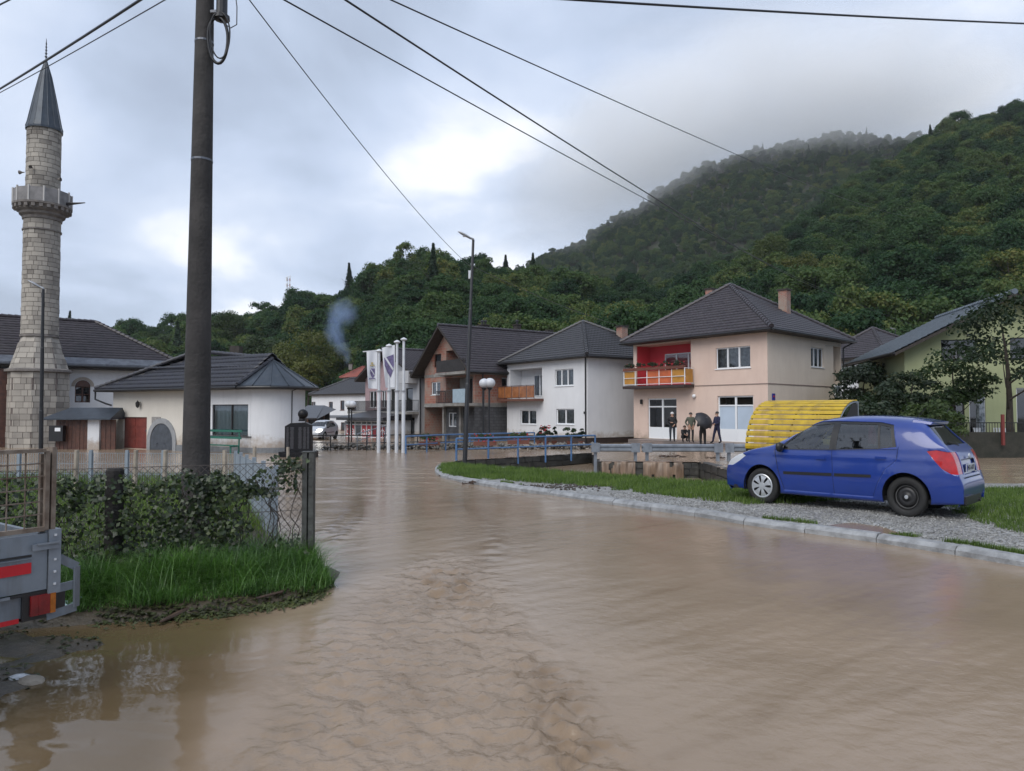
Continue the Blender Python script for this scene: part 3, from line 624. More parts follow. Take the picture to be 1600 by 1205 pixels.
# =================================================================== BUILDING TOOLS
class Face:
    def __init__(s, a, b, z0):
        s.a = Vector((a[0], a[1], 0)); b = Vector((b[0], b[1], 0)); s.L = (b - s.a).length; s.u = (b - s.a) / s.L; s.z0 = z0
        s.n = Vector((s.u.y, -s.u.x, 0))
    def p(s, a, z, out=0.0): v = s.a + s.u * a + s.n * out; return Vector((v.x, v.y, z))
    def f(s, px):            # where along the face a picture column falls
        k = (px - CXP) / FPX; return (k * s.a.y - s.a.x) / (s.u.x - k * s.u.y)
    def zat(s, a, py): return PZ(py, (s.a + s.u * a).y)
def wall(parent, fc_, z0, z1, openings, m, name='wall', reveal=0.2, a0=0.0, a1=None, clip=None, out=0.0, m2=None):
    a1 = fc_.L if a1 is None else a1
    ua = sorted({a0, a1} | {x for o in openings for x in o[:2]}); za = sorted({z0, z1} | {x for o in openings for x in o[2:4]})
    mb = MB(); ins = lambda a, z: any(o[0] < a < o[1] and o[2] < z < o[3] for o in openings)
    for i in range(len(ua) - 1):
        for j in range(len(za) - 1):
            if ins((ua[i] + ua[i + 1]) / 2, (za[j] + za[j + 1]) / 2): continue
            mb.poly([fc_.p(ua[i], za[j], out), fc_.p(ua[i + 1], za[j], out), fc_.p(ua[i + 1], za[j + 1], out), fc_.p(ua[i], za[j + 1], out)])
    for o in openings:
        q = [(o[0], o[2]), (o[1], o[2]), (o[1], o[3]), (o[0], o[3])]; rv = o[4] if len(o) > 4 else reveal
        for k in range(4):
            (x0, y0), (x1, y1) = q[k], q[(k + 1) % 4]
            mb.poly([fc_.p(x0, y0, out), fc_.p(x0, y0, out - rv), fc_.p(x1, y1, out - rv), fc_.p(x1, y1, out)])
    if clip:
        bm = bmesh.new(); vs_ = [bm.verts.new(v) for v in mb.v]
        for f in mb.f: bm.faces.new([vs_[i] for i in f])
        for co_, no_ in clip: bmesh.ops.bisect_plane(bm, geom=bm.verts[:] + bm.edges[:] + bm.faces[:], plane_co=co_, plane_no=no_, clear_outer=True)
        bm.verts.index_update(); mb = MB(); mb.add([v.co.copy() for v in bm.verts], [tuple(v.index for v in f.verts) for f in bm.faces]); bm.free()
    return mb.build(name, m, parent)
m_frame = mat('white_frame', (0.72, 0.74, 0.76), 0.35); m_pane = glassmat('window_glass', (0.55, 0.60, 0.64), 0.10)
m_frost = mat('frosted_film', (0.42, 0.50, 0.60), 0.35, var=.08, scale=.6)
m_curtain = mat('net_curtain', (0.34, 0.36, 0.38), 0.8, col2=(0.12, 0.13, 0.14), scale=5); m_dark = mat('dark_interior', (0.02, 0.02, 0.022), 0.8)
m_wood = mat('brown_wood', (0.10, 0.04, 0.025), 0.5, col2=(0.055, 0.022, 0.015), scale=5)
m_black = mat('black_metal', (0.012, 0.012, 0.014), 0.35, var=.2, scale=8)
def window(parent, fc_, a0, a1, z0, z1, n=2, frame=None, curtain=True, depth=.12, sill=True, fw=.065, transom=None, name='window', pane=None, solid=None, cmat=None):
    frame = frame or m_frame; mb = MB(); o_ = -depth
    def br(x0, x1, y0, y1, d0=-.03, d1=.03):
        P = [fc_.p(x0, y0, o_ + d1), fc_.p(x1, y0, o_ + d1), fc_.p(x1, y0, o_ + d0), fc_.p(x0, y0, o_ + d0)]
        mb.hexa(P + [Vector((p.x, p.y, y1)) for p in P])
    br(a0, a0 + fw, z0, z1); br(a1 - fw, a1, z0, z1); br(a0 + fw, a1 - fw, z0, z0 + fw, -.028, .028); br(a0 + fw, a1 - fw, z1 - fw, z1, -.028, .028)
    w = (a1 - a0) / n
    for k in range(1, n): br(a0 + k * w - fw * .75, a0 + k * w + fw * .75, z0 + fw, z1 - fw, -.034, .04)
    if transom: br(a0 + fw, a1 - fw, transom - fw * .5, transom + fw * .5, -.026, .034)
    if solid: br(a0 + fw, a1 - fw, z0 + fw, solid, -.02, .02)
    wn_ = mb.build(name, frame, parent)
    for k in range(n):
        q = MB(); x0 = a0 + k * w + fw; x1 = a0 + (k + 1) * w - fw; zb_ = solid or z0 + fw
        for (y0, y1) in ([(zb_, z1 - fw)] if not transom else [(zb_, transom - fw * .5), (transom + fw * .5, z1 - fw)]):
            q = MB(); q.poly([fc_.p(x0, y0, o_), fc_.p(x1, y0, o_), fc_.p(x1, y1, o_), fc_.p(x0, y1, o_)])
            q.build('pane', pane if (pane and y0 == zb_) else m_pane, wn_)
    if curtain:
        q = MB(); nn = max(6, int((a1 - a0) / .07)); top = z1 - .02; bot = (solid or z0) + .02
        for k in range(nn + 1):
            x = a0 + (a1 - a0) * k / nn; d = o_ - .16 - .03 * (k % 2) - .02 * math.sin(k * 1.7)
            q.v += [tuple(fc_.p(x, bot, d)), tuple(fc_.p(x, top, d))]
        q.f = [(2 * k, 2 * k + 2, 2 * k + 3, 2 * k + 1) for k in range(nn)]; q.mi = [0] * nn; q.build('curtain', cmat or m_curtain, wn_)
    else:
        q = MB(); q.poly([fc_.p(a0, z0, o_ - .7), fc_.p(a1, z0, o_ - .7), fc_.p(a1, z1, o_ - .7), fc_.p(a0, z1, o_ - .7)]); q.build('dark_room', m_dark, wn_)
    if sill:
        q = MB(); P = [fc_.p(a0 - .05, z0 - .045, .05), fc_.p(a1 + .05, z0 - .045, .05), fc_.p(a1 + .05, z0 - .045, o_ + .02), fc_.p(a0 - .05, z0 - .045, o_ + .02)]
        q.hexa(P + [Vector((p.x, p.y, z0 - .003)) for p in P]).build('sill', frame, wn_)
    return wn_
def roofmat(name, a, b_, rough):
    m = mat(name, a, rough, col2=b_, scale=3.0, detail=6, bump=.15, bscale=30, rvar=.2, spec=.45, streak=((0.035, 0.034, 0.028), .5)); return m
m_tile = roofmat('brown_roof_tile', (0.052, 0.044, 0.051), (0.028, 0.023, 0.028), .40)
m_tile_g = roofmat('grey_roof_tile', (0.046, 0.045, 0.051), (0.025, 0.025, 0.029), .40)
m_tile_b = roofmat('glossy_black_tile', (0.030, 0.032, 0.044), (0.018, 0.019, 0.027), .4)
m_tile_r = roofmat('red_roof_tile', (0.33, 0.09, 0.06), (0.22, 0.06, 0.045), .5)
m_soffit = mat('dark_soffit', (0.03, 0.024, 0.02), 0.7, var=.3)
def roof_slope(parent, e0, e1, t0, t1, m, name='tiled_slope', course=.34, tile=.30, lift=.045, wave=.028):
    e0, e1, t0, t1 = map(Vector, (e0, e1, t0, t1)); u = (e1 - e0).normalized(); mid = (t0 + t1) / 2 - e0; mid = mid - u * mid.dot(u)
    S = mid.length; v = mid / S; nrm = u.cross(v).normalized()
    if nrm.z < 0: nrm = -nrm
    L = (e1 - e0).length; a_t0 = (t0 - e0).dot(u); a_t1 = (t1 - e0).dot(u)
    rows = max(3, round(S / course)); cols = max(4, round(L / (tile / 2))); ua = np.linspace(0, L, cols + 1)
    wv = (np.arange(cols + 1) % 2) * wave
    e0n, un, vn, nn = map(np.array, (e0, u, v, nrm)); V = []; F = []
    for r_ in range(rows):
        b0 = r_ / rows; b1 = (r_ + 1) / rows
        lo0, hi0 = a_t0 * b0, L + (a_t1 - L) * b0; lo1, hi1 = a_t0 * b1, L + (a_t1 - L) * b1
        x0 = np.clip(ua, lo0, hi0); x1 = np.clip(np.clip(ua, lo0, hi0), lo1, hi1); base = len(V) * (cols + 1)
        jz = rng.uniform(-.004, .004, cols + 1)
        for x, bb, zz in ((x0, b0, np.full(cols + 1, -.01)), (x0, b0, lift + wv + jz), (x1, b1, wv * .8 + .004)):
            V.append(e0n + x[:, None] * un + bb * S * vn + zz[:, None] * nn)
        k = np.arange(cols); W = cols + 1
        for q in (0, 1): F.append(np.stack([base + q * W + k, base + q * W + k + 1, base + (q + 1) * W + k + 1, base + (q + 1) * W + k], -1))
    return meshobj(name, np.concatenate(V), np.concatenate(F), m, parent, kind='stuff')
def caps(parent, a, b_, m, r=.13, seg=.36, name='ridge_tiles'):
    a, b_ = Vector(a), Vector(b_); n = max(2, round((b_ - a).length / seg)); mb = MB()
    for k in range(n):
        p = a.lerp(b_, k / n); q = a.lerp(b_, (k + 1) / n + .03 / n); mb.tube([p + Vector((0, 0, .02)), q], [r * 1.12, r * .92], 8)
    return mb.build(name, m, parent, kind='stuff')
def gutter(parent, pts, m, r=.07):
    mb = MB(); mb.tube(pts, r, 8); return mb.build('gutter', m, parent)
def hip_roof(parent, C, apexes, m, soff=True, gut=True, cap_r=.13, thick=.16, roofname='roof'):
    # C: four eave corners in order; apexes: one point, or (r0, r1) with r0 above edge 3-0 and r1 above edge 1-2
    C = [Vector(c) for c in C]; s = MB(); base = [c - Vector((0, 0, .03)) for c in C]
    lower = [c - Vector((0, 0, thick)) for c in C]
    s.hexa(lower + base); rf = s.build(roofname, m_soffit, parent)
    if len(apexes) == 1:
        P = Vector(apexes[0]); tops = [(P, P)] * 4; hips = [(c, P) for c in C]; ridge = []
    else:
        r0, r1 = map(Vector, apexes); tops = [(r0, r1), (r1, r1), (r1, r0), (r0, r0)]; hips = [(C[0], r0), (C[1], r1), (C[2], r1), (C[3], r0)]; ridge = [(r0, r1)]
    for k in range(4): roof_slope(rf, C[k], C[(k + 1) % 4], tops[k][0], tops[k][1], m)
    for a, b_ in hips + ridge: caps(rf, a + Vector((0, 0, .05)), b_ + Vector((0, 0, .05)), m, cap_r)
    if gut:
        for k in range(4):
            o = (C[k] + C[(k + 1) % 4]) / 2 - (C[0] + C[1] + C[2] + C[3]) / 4; o.z = 0; o = o.normalized() * .07
            gutter(rf, [C[k] + o - Vector((0, 0, .08)), C[(k + 1) % 4] + o - Vector((0, 0, .08))], m_black)
    return rf
def chimney(parent, p, w, h, m, cap=True, u=(1, 0), pots=0):
    mb = MB(); p = Vector(p); mb.box(p + Vector((0, 0, h / 2)), (w, w, h), u=u); c = mb.build('chimney', m, parent)
    if cap: MB().box(p + Vector((0, 0, h + .05)), (w * 1.25, w * 1.25, .1), u=u).build('chimney_cap', m_soffit, c)
    for k in range(pots):
        q = MB(); q.lathe(p + Vector((u[0], u[1], 0)) * (k - (pots - 1) / 2) * .3 + Vector((0, 0, h + .08)), [(.09, 0), (.09, .25), (.17, .27), (.17, .36), (.1, .38), (0.001, .48)], 10).build('chimney_cowl', m_black, c)
    return c
def brickmat(name, c1, c2, mortar, w, h, scale=1.0, rough=.8):
    m = bpy.data.materials.new(name); m.use_nodes = True; t = m.node_tree; b = t.nodes['Principled BSDF']
    co = N(t, 'ShaderNodeTexCoord'); geo = N(t, 'ShaderNodeNewGeometry')
    s1 = N(t, 'ShaderNodeSeparateXYZ'); t.links.new(co.outputs['Object'], s1.inputs[0]); s2 = N(t, 'ShaderNodeSeparateXYZ'); t.links.new(geo.outputs['Normal'], s2.inputs[0])
    al = MATH(t, 'SUBTRACT', MATH(t, 'MULTIPLY', s1.outputs[1], s2.outputs[0]), MATH(t, 'MULTIPLY', s1.outputs[0], s2.outputs[1]))
    cbn = N(t, 'ShaderNodeCombineXYZ'); t.links.new(al, cbn.inputs[0]); t.links.new(s1.outputs[2], cbn.inputs[1])
    br = N(t, 'ShaderNodeTexBrick', inp={'Scale': 1.0, 'Mortar Size': .014, 'Brick Width': w, 'Row Height': h, 'Bias': 0.0})
    br.inputs['Color1'].default_value = (*c1, 1); br.inputs['Color2'].default_value = (*c2, 1); br.inputs['Mortar'].default_value = (*mortar, 1); t.links.new(cbn.outputs[0], br.inputs[0])
    nz = N(t, 'ShaderNodeTexNoise', inp={'Scale': 1.1, 'Detail': 6.0, 'Roughness': .65}); t.links.new(co.outputs['Object'], nz.inputs[0])
    o = MIXC(t, RAMP(t, nz.outputs[0], [(.42, (0, 0, 0)), (.60, (.85, .85, .85))]), br.outputs[0], mortar)
    t.links.new(o, b.inputs['Base Color']); b.inputs['Roughness'].default_value = rough
    bp = N(t, 'ShaderNodeBump', inp={'Strength': .6, 'Distance': .02}); t.links.new(br.outputs['Fac'], bp.inputs['Height']); bp.invert = True; t.links.new(bp.outputs[0], b.inputs['Normal'])
    MATS[name] = m; return m
m_brick_ch = brickmat('chimney_brick', (0.34, 0.10, 0.06), (0.24, 0.075, 0.05), (0.30, 0.26, 0.22), .25, .08)
m_brick = brickmat('hollow_clay_brick', (0.33, 0.12, 0.075), (0.24, 0.085, 0.06), (0.27, 0.215, 0.18), .28, .22)
m_block = brickmat('grey_block', (0.085, 0.088, 0.095), (0.06, 0.062, 0.068), (0.03, 0.03, 0.033), .5, .24)
m_conc = mat('raw_concrete', (0.25, 0.24, 0.225), .8, col2=(0.15, 0.145, 0.135), scale=1.6, bump=.3)
m_downpipe = m_black
def downpipe(parent, p0, p1, r=.05, m=None, kink=None):
    mb = MB(); pts = [p0] + (kink or []) + [p1]; mb.tube(pts, r, 8); return mb.build('downpipe', m or m_black, parent)
def balcony_rail(parent, pts, zt, zb_, m, step=.12, name='balcony_railing', r=.018):
    mb = MB()
    for a, b_ in zip(pts[:-1], pts[1:]):
        a, b_ = Vector(a), Vector(b_); L = (b_ - a).length; n = max(2, int(L / step))
        mb.bar((a.x, a.y, zt), (b_.x, b_.y, zt), .05, .04); mb.bar((a.x, a.y, zb_ + .06), (b_.x, b_.y, zb_ + .06), .03)
        for k in range(n + 1):
            p = a.lerp(b_, k / n); mb.bar((p.x, p.y, zb_), (p.x, p.y, zt - .02), r * 1.6)
    return mb.build(name, m, parent)

# =================================================================== PINK HOUSE
GZ = -0.62
hc = Vector((14.0, 38.9, 0)); hl = Vector((8.04, 47.0, 0)); hr = Vector((21.2, 45.7, 0)); hb = hl + hr - hc
ph = thing('pink_house', 'pink two storey house with red balcony recess and brown hipped roof', 'house', (hc.x, hc.y, GZ))
m_pink = mat('pink_render', splash=(.30, .235, .175), col=(0.63, 0.49, 0.415), rough=.8, col2=(0.585, 0.445, 0.375), scale=.7, streak=((0.38, 0.28, 0.24), .18), bump=.08, bscale=60)
m_cream = mat('cream_render', splash=(.30, .235, .175), col=(0.66, 0.575, 0.48), rough=.8, col2=(0.615, 0.53, 0.44), scale=.7, streak=((0.40, 0.34, 0.29), .18), bump=.08, bscale=60)
m_red = mat('red_render', (0.62, 0.05, 0.07), .7, col2=(0.55, 0.042, 0.06), scale=1.0)
m_plinth = mat('dark_plinth', (0.045, 0.028, 0.026), .7, col2=(0.03, 0.02, 0.018), scale=2)
FF = Face(hl, hc, GZ); FR = Face(hc, hr, GZ); FB = Face(hr, hb, GZ); FL = Face(hb, hl, GZ)
ZT = 6.1
ax = lambda f, px: f.f(px)
bal0, bal1 = ax(FF, 995), ax(FF, 1080); zmid = FF.zat(ax(FF, 1090), 603)
zb0 = FF.zat(bal1, 601); zb1 = FF.zat(bal1, 533)
w0, w1 = ax(FF, 1119), ax(FF, 1173); wz0, wz1 = FF.zat(w1, 574), FF.zat(w1, 540)
d0a, d0b = ax(FF, 1012), ax(FF, 1057); d1a, d1b = ax(FF, 1121), ax(FF, 1177); dz0 = GZ + .45; dzt = FF.zat(d0b, 622) ; dzt1 = FF.zat(d1b, 618)
sp_ = FF.L * 0.0
wall(ph, FF, GZ + .45, ZT, [(bal0, bal1, zb0, zb1, 1.3), (w0, w1, wz0, wz1), (d0a, d0b, dz0 + .02, dzt), (d1a, d1b, dz0 + .02, dzt1)], m_pink)
rw0, rw1 = ax(FR, 1268), ax(FR, 1288); rz0, rz1 = FR.zat(rw1, 575), FR.zat(rw1, 545)
wall(ph, FR, GZ + .45, ZT, [(rw0, rw1, rz0, rz1), (ax(FR, 1303), FR.L - .12, FR.zat(FR.L, 601), FR.zat(FR.L, 543), 1.0)], m_cream)
wall(ph, FB, GZ + .45, ZT, [], m_cream); wall(ph, FL, GZ + .45, ZT, [], m_pink)
for f in (FF, FR, FB, FL):
    q = MB(); P = [f.p(0, GZ - .5, .03), f.p(f.L, GZ - .5, .03), f.p(f.L, GZ - .5, -.2), f.p(0, GZ - .5, -.2)]
    ops = [(d0a, d0b), (d1a, d1b)] if f is FF else []
    q.hexa(P + [Vector((p.x, p.y, GZ + .447)) for p in P]).build('plinth', m_plinth, ph)
q = MB()
for a, b_ in (((0, zmid), (FF.L, zmid)),): q.bar(FF.p(bal1 + .3, zmid, .012), FF.p(FF.L, zmid, .012), .03, .05)
q.bar(FR.p(0, zmid, .012), FR.p(FR.L - .9, zmid, .012), .03, .05); q.build('string_course', mat('string_brown', (0.22, 0.17, 0.15), .8), ph)
# balcony recess
q = MB(); i_ = -1.29
q.poly([FF.p(bal0, zb0, i_), FF.p(bal1, zb0, i_), FF.p(bal1, zb1, i_), FF.p(bal0, zb1, i_)])
for a in (bal0 + .01, bal1 - .01): q.poly([FF.p(a, zb0, -.05), FF.p(a, zb0, i_), FF.p(a, zb1, i_), FF.p(a, zb1, -.05)])
rec = q.build('balcony_recess', m_red, ph)
Fi = Face(FF.p(0, 0, -1.28).xy, FF.p(FF.L, 0, -1.28).xy, GZ)
window(ph, Fi, bal0 + (bal1 - bal0) * .30, bal0 + (bal1 - bal0) * .95, zb0 + .55, zb1 - .55, 3, depth=-.02, sill=False)
wslab = MB(); P = [FF.p(bal0 - .35, zb0 - .18, .95), FF.p(bal1 + .25, zb0 - .18, .95), FF.p(bal1 + .25, zb0 - .18, -1.25), FF.p(bal0 - .35, zb0 - .18, -1.25)]
wslab.hexa(P + [Vector((p.x, p.y, zb0 - .003)) for p in P]).build('balcony_slab', m_plinth, ph)
m_yel = mat('amber_panel', (0.42, 0.20, 0.035), .35, var=.15, scale=2); m_ora = mat('orange_panel', (0.45, 0.11, 0.04), .35, var=.15, scale=2)
ww = (bal1 + .25 - (bal0 - .3)); cols_ = [m_yel, m_red, m_ora, m_ora, m_yel]
q = MB(); x0 = bal0 - .3; rb = FF
for k in range(6):
    x = x0 + ww * k / 5; q.bar(FF.p(x, zb0, .88), FF.p(x, zb0 + 1.0, .88), .045)
for zz in (.08, .5, .98): q.bar(FF.p(x0, zb0 + zz, .905), FF.p(x0 + ww, zb0 + zz, .905), .03)
for e in (x0, x0 + ww): q.bar(FF.p(e, zb0 + .98, .88), FF.p(e, zb0 + .98, .05), .035); q.bar(FF.p(e, zb0 + .08, .88), FF.p(e, zb0 + .08, .05), .035)
rail = q.build('balcony_railing', m_frame, ph)
for k in range(5):
    a, b_ = x0 + ww * k / 5 + .05, x0 + ww * (k + 1) / 5 - .05
    if k == 1: continue
    q = MB(); P = [FF.p(a, zb0 + .12, .87), FF.p(b_, zb0 + .12, .87), FF.p(b_, zb0 + .12, .85), FF.p(a, zb0 + .12, .85)]
    q.hexa(P + [Vector((p.x, p.y, zb0 + .92)) for p in P]).build('railing_panel', cols_[k], rail)
q = MB(); P = [FF.p(x0 + ww - .01, zb0 + .12, .8), FF.p(x0 + ww + .01, zb0 + .12, .8), FF.p(x0 + ww + .01, zb0 + .12, .15), FF.p(x0 + ww - .01, zb0 + .12, .15)]
q.hexa(P + [Vector((p.x, p.y, zb0 + .92)) for p in P]).build('railing_panel', m_yel, rail)
window(ph, FF, w0, w1, wz0, wz1, 3); window(ph, FR, rw0, rw1, rz0, rz1, 3)
window(ph, FF, d0a, d0b, dz0 + .02, dzt, 2, transom=dz0 + 2.05, solid=dz0 + .75, curtain=False, sill=False, name='shop_door', fw=.08)
window(ph, FF, d1a, d1b, dz0 + .02, dzt1, 2, transom=dz0 + 2.1, solid=dz0 + .75, curtain=False, sill=False, name='shop_door', fw=.08, pane=m_frost)
# side porch column at the right end
q = MB(); P0 = ax(FR, 1303); q.poly([FR.p(P0, FR.zat(FR.L, 601), -.98), FR.p(FR.L, FR.zat(FR.L, 601), -.98), FR.p(FR.L, FR.zat(FR.L, 543), -.98), FR.p(P0, FR.zat(FR.L, 543), -.98)]); q.build('porch_back', mat('porch_pink', (0.45, 0.26, 0.22), .8, var=.08), ph)
window(ph, FR, ax(FR, 1304), FR.L - .16, FR.zat(FR.L, 628), FR.zat(FR.L, 602), 1, depth=-.03, sill=False, solid=FR.zat(FR.L, 619), name='white_door')
pc = (hc + hb) / 2
def expand(C, d):
    c = sum(C, Vector((0, 0, 0))) / len(C); out = []
    for p in C:
        v = p - c; out.append(p + v.normalized() * d * 1.38)
    return out
ce = [Vector((p.x, p.y, ZT + .02)) for p in expand([hl, hc, hr, hb], .62)]
apx = PX(1140, 446, pc.y)
prf = hip_roof(ph, ce, [Vector((pc.x - .35, pc.y, apx.z))], m_tile)
chimney(prf, PX(1226, 490, 45.2) - Vector((0, 0, .5)), .55, 1.95, m_brick_ch, u=FR.u); chimney(prf, PX(1110, 462, 50) - Vector((0, 0, .8)), .5, 1.2, m_brick_ch, u=FR.u)
downpipe(ph, FR.p(FR.L + .05, ZT - .45, .12), FR.p(FR.L + .05, GZ, .12), kink=None); downpipe(ph, ce[2] + Vector((-.1, -.1, -.12)), FR.p(FR.L + .05, ZT - .45, .12))
q = MB(); q.lathe(FF.p(ax(FF, 1086), FF.zat(ax(FF, 1086), 619), .1), [(0.001, -.12), (.1, -.08), (.12, 0), (.1, .08), (.001, .12)], 12).build('wall_lamp', m_frame, ph, smooth=True)
q = MB(); q.box(FF.p(ax(FF, 1004), FF.zat(ax(FF, 1004), 628), .12), (.12, .12, .3), u=FF.u).bar(FF.p(ax(FF, 1004), FF.zat(ax(FF, 1004), 628) + .1, 0), FF.p(ax(FF, 1004), FF.zat(ax(FF, 1004), 628) + .1, .12), .04).build('lantern', m_black, ph)
a_ = ax(FR, 1208); z_ = FR.zat(a_, 621)
m_blue_s = mat('sign_blue', (0.02, 0.03, 0.25), .4)
sg = MB(); sg.box(FR.p(a_, z_, .03), (.3, .04, .42), u=FR.u); sgo = sg.build('wall_sign', m_blue_s, ph)
MB().box(FR.p(a_, z_ + .05, .055), (.2, .01, .1), u=FR.u).build('sign_emblem', mat('sign_red', (.35, .03, .05), .4), sgo)
MB().box(FR.p(a_, z_ - .32, .04), (.12, .05, .14), u=FR.u).build('bell_box', m_black, ph)
# front terrace of small pavers
m_paver = brickmat('terrace_paver', (0.30, 0.23, 0.20), (0.22, 0.18, 0.165), (0.14, 0.12, 0.11), .2, .1, rough=.5)
ter = thing('terrace', None, None, (FF.p(3, 0, 1).x, FF.p(3, 0, 1).y, GZ)); tag(ter, 'low paved terrace along the pink house front', kind='structure')
for o0, o1, zt_ in ((.04, 1.7, GZ + .45), (1.7, 2.1, GZ + .22)):
    q = MB(); A0, A1 = d0a - .1, FF.L + .3; P = [FF.p(A0, GZ - .6, o1), FF.p(A1, GZ - .6, o1), FF.p(A1, GZ - .6, o0), FF.p(A0, GZ - .6, o0)]
    q.hexa(P + [Vector((p.x, p.y, zt_)) for p in P]).build('step', m_paver, ter)
TERZ = GZ + .45

# =================================================================== WHITE HOUSE
wc = Vector((5.1, 48.0, 0)); f_ = Vector((.566, -.824, 0)); s_ = Vector((.824, .566, 0)); wl_ = wc - f_ * 9.7; wr = wc + s_ * 9.2; wb = wl_ + s_ * 9.2
WZ = -0.72; WT = 5.35
wh = thing('white_house', 'white two storey house with dark pyramid roof and orange balcony', 'house', (wc.x, wc.y, WZ))
m_white = mat('white_render', splash=(.30, .235, .175), col=(0.66, 0.67, 0.69), rough=.8, col2=(0.61, 0.62, 0.64), scale=.6, streak=((0.42, 0.43, 0.44), .22), bump=.06, bscale=60)
FF = Face(wl_, wc, WZ); FR = Face(wc, wr, WZ); FB = Face(wr, wb, WZ); FL = Face(wb, wl_, WZ)
b0, b1 = ax(FF, 797), ax(FF, 847); bz0, bz1 = FF.zat(b1, 623), FF.zat(b1, 574)
wins = [(ax(FF, 867), ax(FF, 896), FF.zat(ax(FF, 880), 603), FF.zat(ax(FF, 880), 577), 3), (ax(FF, 813), ax(FF, 838), FF.zat(ax(FF, 825), 663), FF.zat(ax(FF, 825), 641), 2), (ax(FF, 869), ax(FF, 897), FF.zat(ax(FF, 880), 663), FF.zat(ax(FF, 880), 639), 2)]
wall(wh, FF, WZ + .5, WT, [(b0, b1, bz0, bz1, 1.1)] + [w[:4] for w in wins], m_white)
for f in (FR, FB, FL): wall(wh, f, WZ + .5, WT, [], m_white)
for f in (FF, FR, FB, FL):
    q = MB(); P = [f.p(0, WZ - .5, -.04), f.p(f.L, WZ - .5, -.04), f.p(f.L, WZ - .5, -.3), f.p(0, WZ - .5, -.3)]; q.hexa(P + [Vector((p.x, p.y, WZ + .497)) for p in P]).build('plinth', m_plinth, wh)
for w in wins: window(wh, FF, w[0], w[1], w[2], w[3], w[4])
q = MB(); q.poly([FF.p(b0, bz0, -1.09), FF.p(b1, bz0, -1.09), FF.p(b1, bz1, -1.09), FF.p(b0, bz1, -1.09)]); q.build('balcony_recess', m_white, wh)
Fi = Face(FF.p(0, 0, -1.08).xy, FF.p(FF.L, 0, -1.08).xy, WZ); window(wh, Fi, b0 + (b1 - b0) * .42, b1 - .1, bz0 + .2, bz1 - .45, 3, depth=-.02, sill=False)
q = MB(); P = [FF.p(b0 - .5, bz0 - .17, .9), FF.p(b1 + .2, bz0 - .17, .9), FF.p(b1 + .2, bz0 - .17, -1.05), FF.p(b0 - .5, bz0 - .17, -1.05)]; q.hexa(P + [Vector((p.x, p.y, bz0 - .003)) for p in P]).build('balcony_slab', mat('slab_brown', (.12, .05, .035), .7), wh)
m_amber = mat('amber_glass', (0.33, 0.13, 0.045), .25, col2=(0.20, 0.075, 0.03), scale=2.5)
q = MB(); x0 = b0 - .45; ww = b1 + .15 - x0
for k in range(6): q.bar(FF.p(x0 + ww * k / 5, bz0, .84), FF.p(x0 + ww * k / 5, bz0 + 1.0, .84), .045)
q.bar(FF.p(x0, bz0 + .98, .86), FF.p(x0 + ww, bz0 + .98, .86), .04); q.bar(FF.p(x0, bz0 + .08, .86), FF.p(x0 + ww, bz0 + .08, .86), .04)
q.bar(FF.p(x0, bz0 + .98, .84), FF.p(x0, bz0 + .98, .05), .04)
rl = q.build('balcony_railing', m_wood, wh)
for k in range(5):
    q = MB(); P = [FF.p(x0 + ww * k / 5 + .04, bz0 + .1, .83), FF.p(x0 + ww * (k + 1) / 5 - .04, bz0 + .1, .83), FF.p(x0 + ww * (k + 1) / 5 - .04, bz0 + .1, .815), FF.p(x0 + ww * k / 5 + .04, bz0 + .1, .815)]
    q.hexa(P + [Vector((p.x, p.y, bz0 + .94)) for p in P]).build('railing_panel', m_amber, rl)
wm = (wc + wb) / 2; ce = [Vector((p.x, p.y, WT + .02)) for p in expand([wl_, wc, wr, wb], .5)]
wrf = hip_roof(wh, ce, [Vector((wm.x - .7, wm.y - .3, PZ(504, wm.y)))], m_tile_g)
chimney(wrf, PX(972, 530, 53.5) - Vector((0, 0, .4)), .6, 1.3, m_brick_ch, u=s_)
downpipe(wh, FF.p(FF.L - .12, WT - .1, .08), FF.p(FF.L - .12, WZ + .1, .08)); downpipe(wh, FF.p(.15, WT - .35, .08), FF.p(-.6, WT - .1, .5))
MB().box(FF.p(ax(FF, 914), FF.zat(ax(FF, 914), 645), .02), (.22, .03, .16), u=FF.u).build('house_number_plate', m_black, wh)

# =================================================================== UNFINISHED BRICK HOUSE
bc = Vector((-2.9, 55.0, 0)); bl = bc - f_ * 8.3; br_ = bc + s_ * 13; bb = bl + s_ * 13; BZ = -0.85; BT = 5.25
bh = thing('brick_house', 'unfinished red brick house with raw concrete balconies and dark gable', 'house', (bc.x, bc.y, BZ))
FF = Face(bl, bc, BZ); FR = Face(bc, br_, BZ); FB = Face(br_, bb, BZ); FL = Face(bb, bl, BZ)
z1 = FF.zat(FF.L, 636); z2 = FF.zat(FF.L, 585); gm = (bl + bc) / 2; gz = PZ(510, gm.y)
sl_ = math.atan2(gz - BT, FF.L / 2)
clip = [(FF.p(FF.L / 2, gz - .12), (FF.u * math.sin(sl_) + Vector((0, 0, math.cos(sl_)))).to_tuple()), (FF.p(FF.L / 2, gz - .12), (-FF.u * math.sin(sl_) + Vector((0, 0, math.cos(sl_)))).to_tuple())]
rc0 = ax(FF, 697)
aw = [(ax(FF, 675), ax(FF, 688), FF.zat(2, 608) , FF.zat(2, 593))]
wall(bh, FF, z2 + .25, gz, [(ax(FF, 678), ax(FF, 689), FF.zat(2.5, 574), FF.zat(2.5, 553)), (rc0, FF.L - .25, z2 + .25, FF.zat(5, 547), 1.3)], m_brick, clip=clip, name='gable_wall')
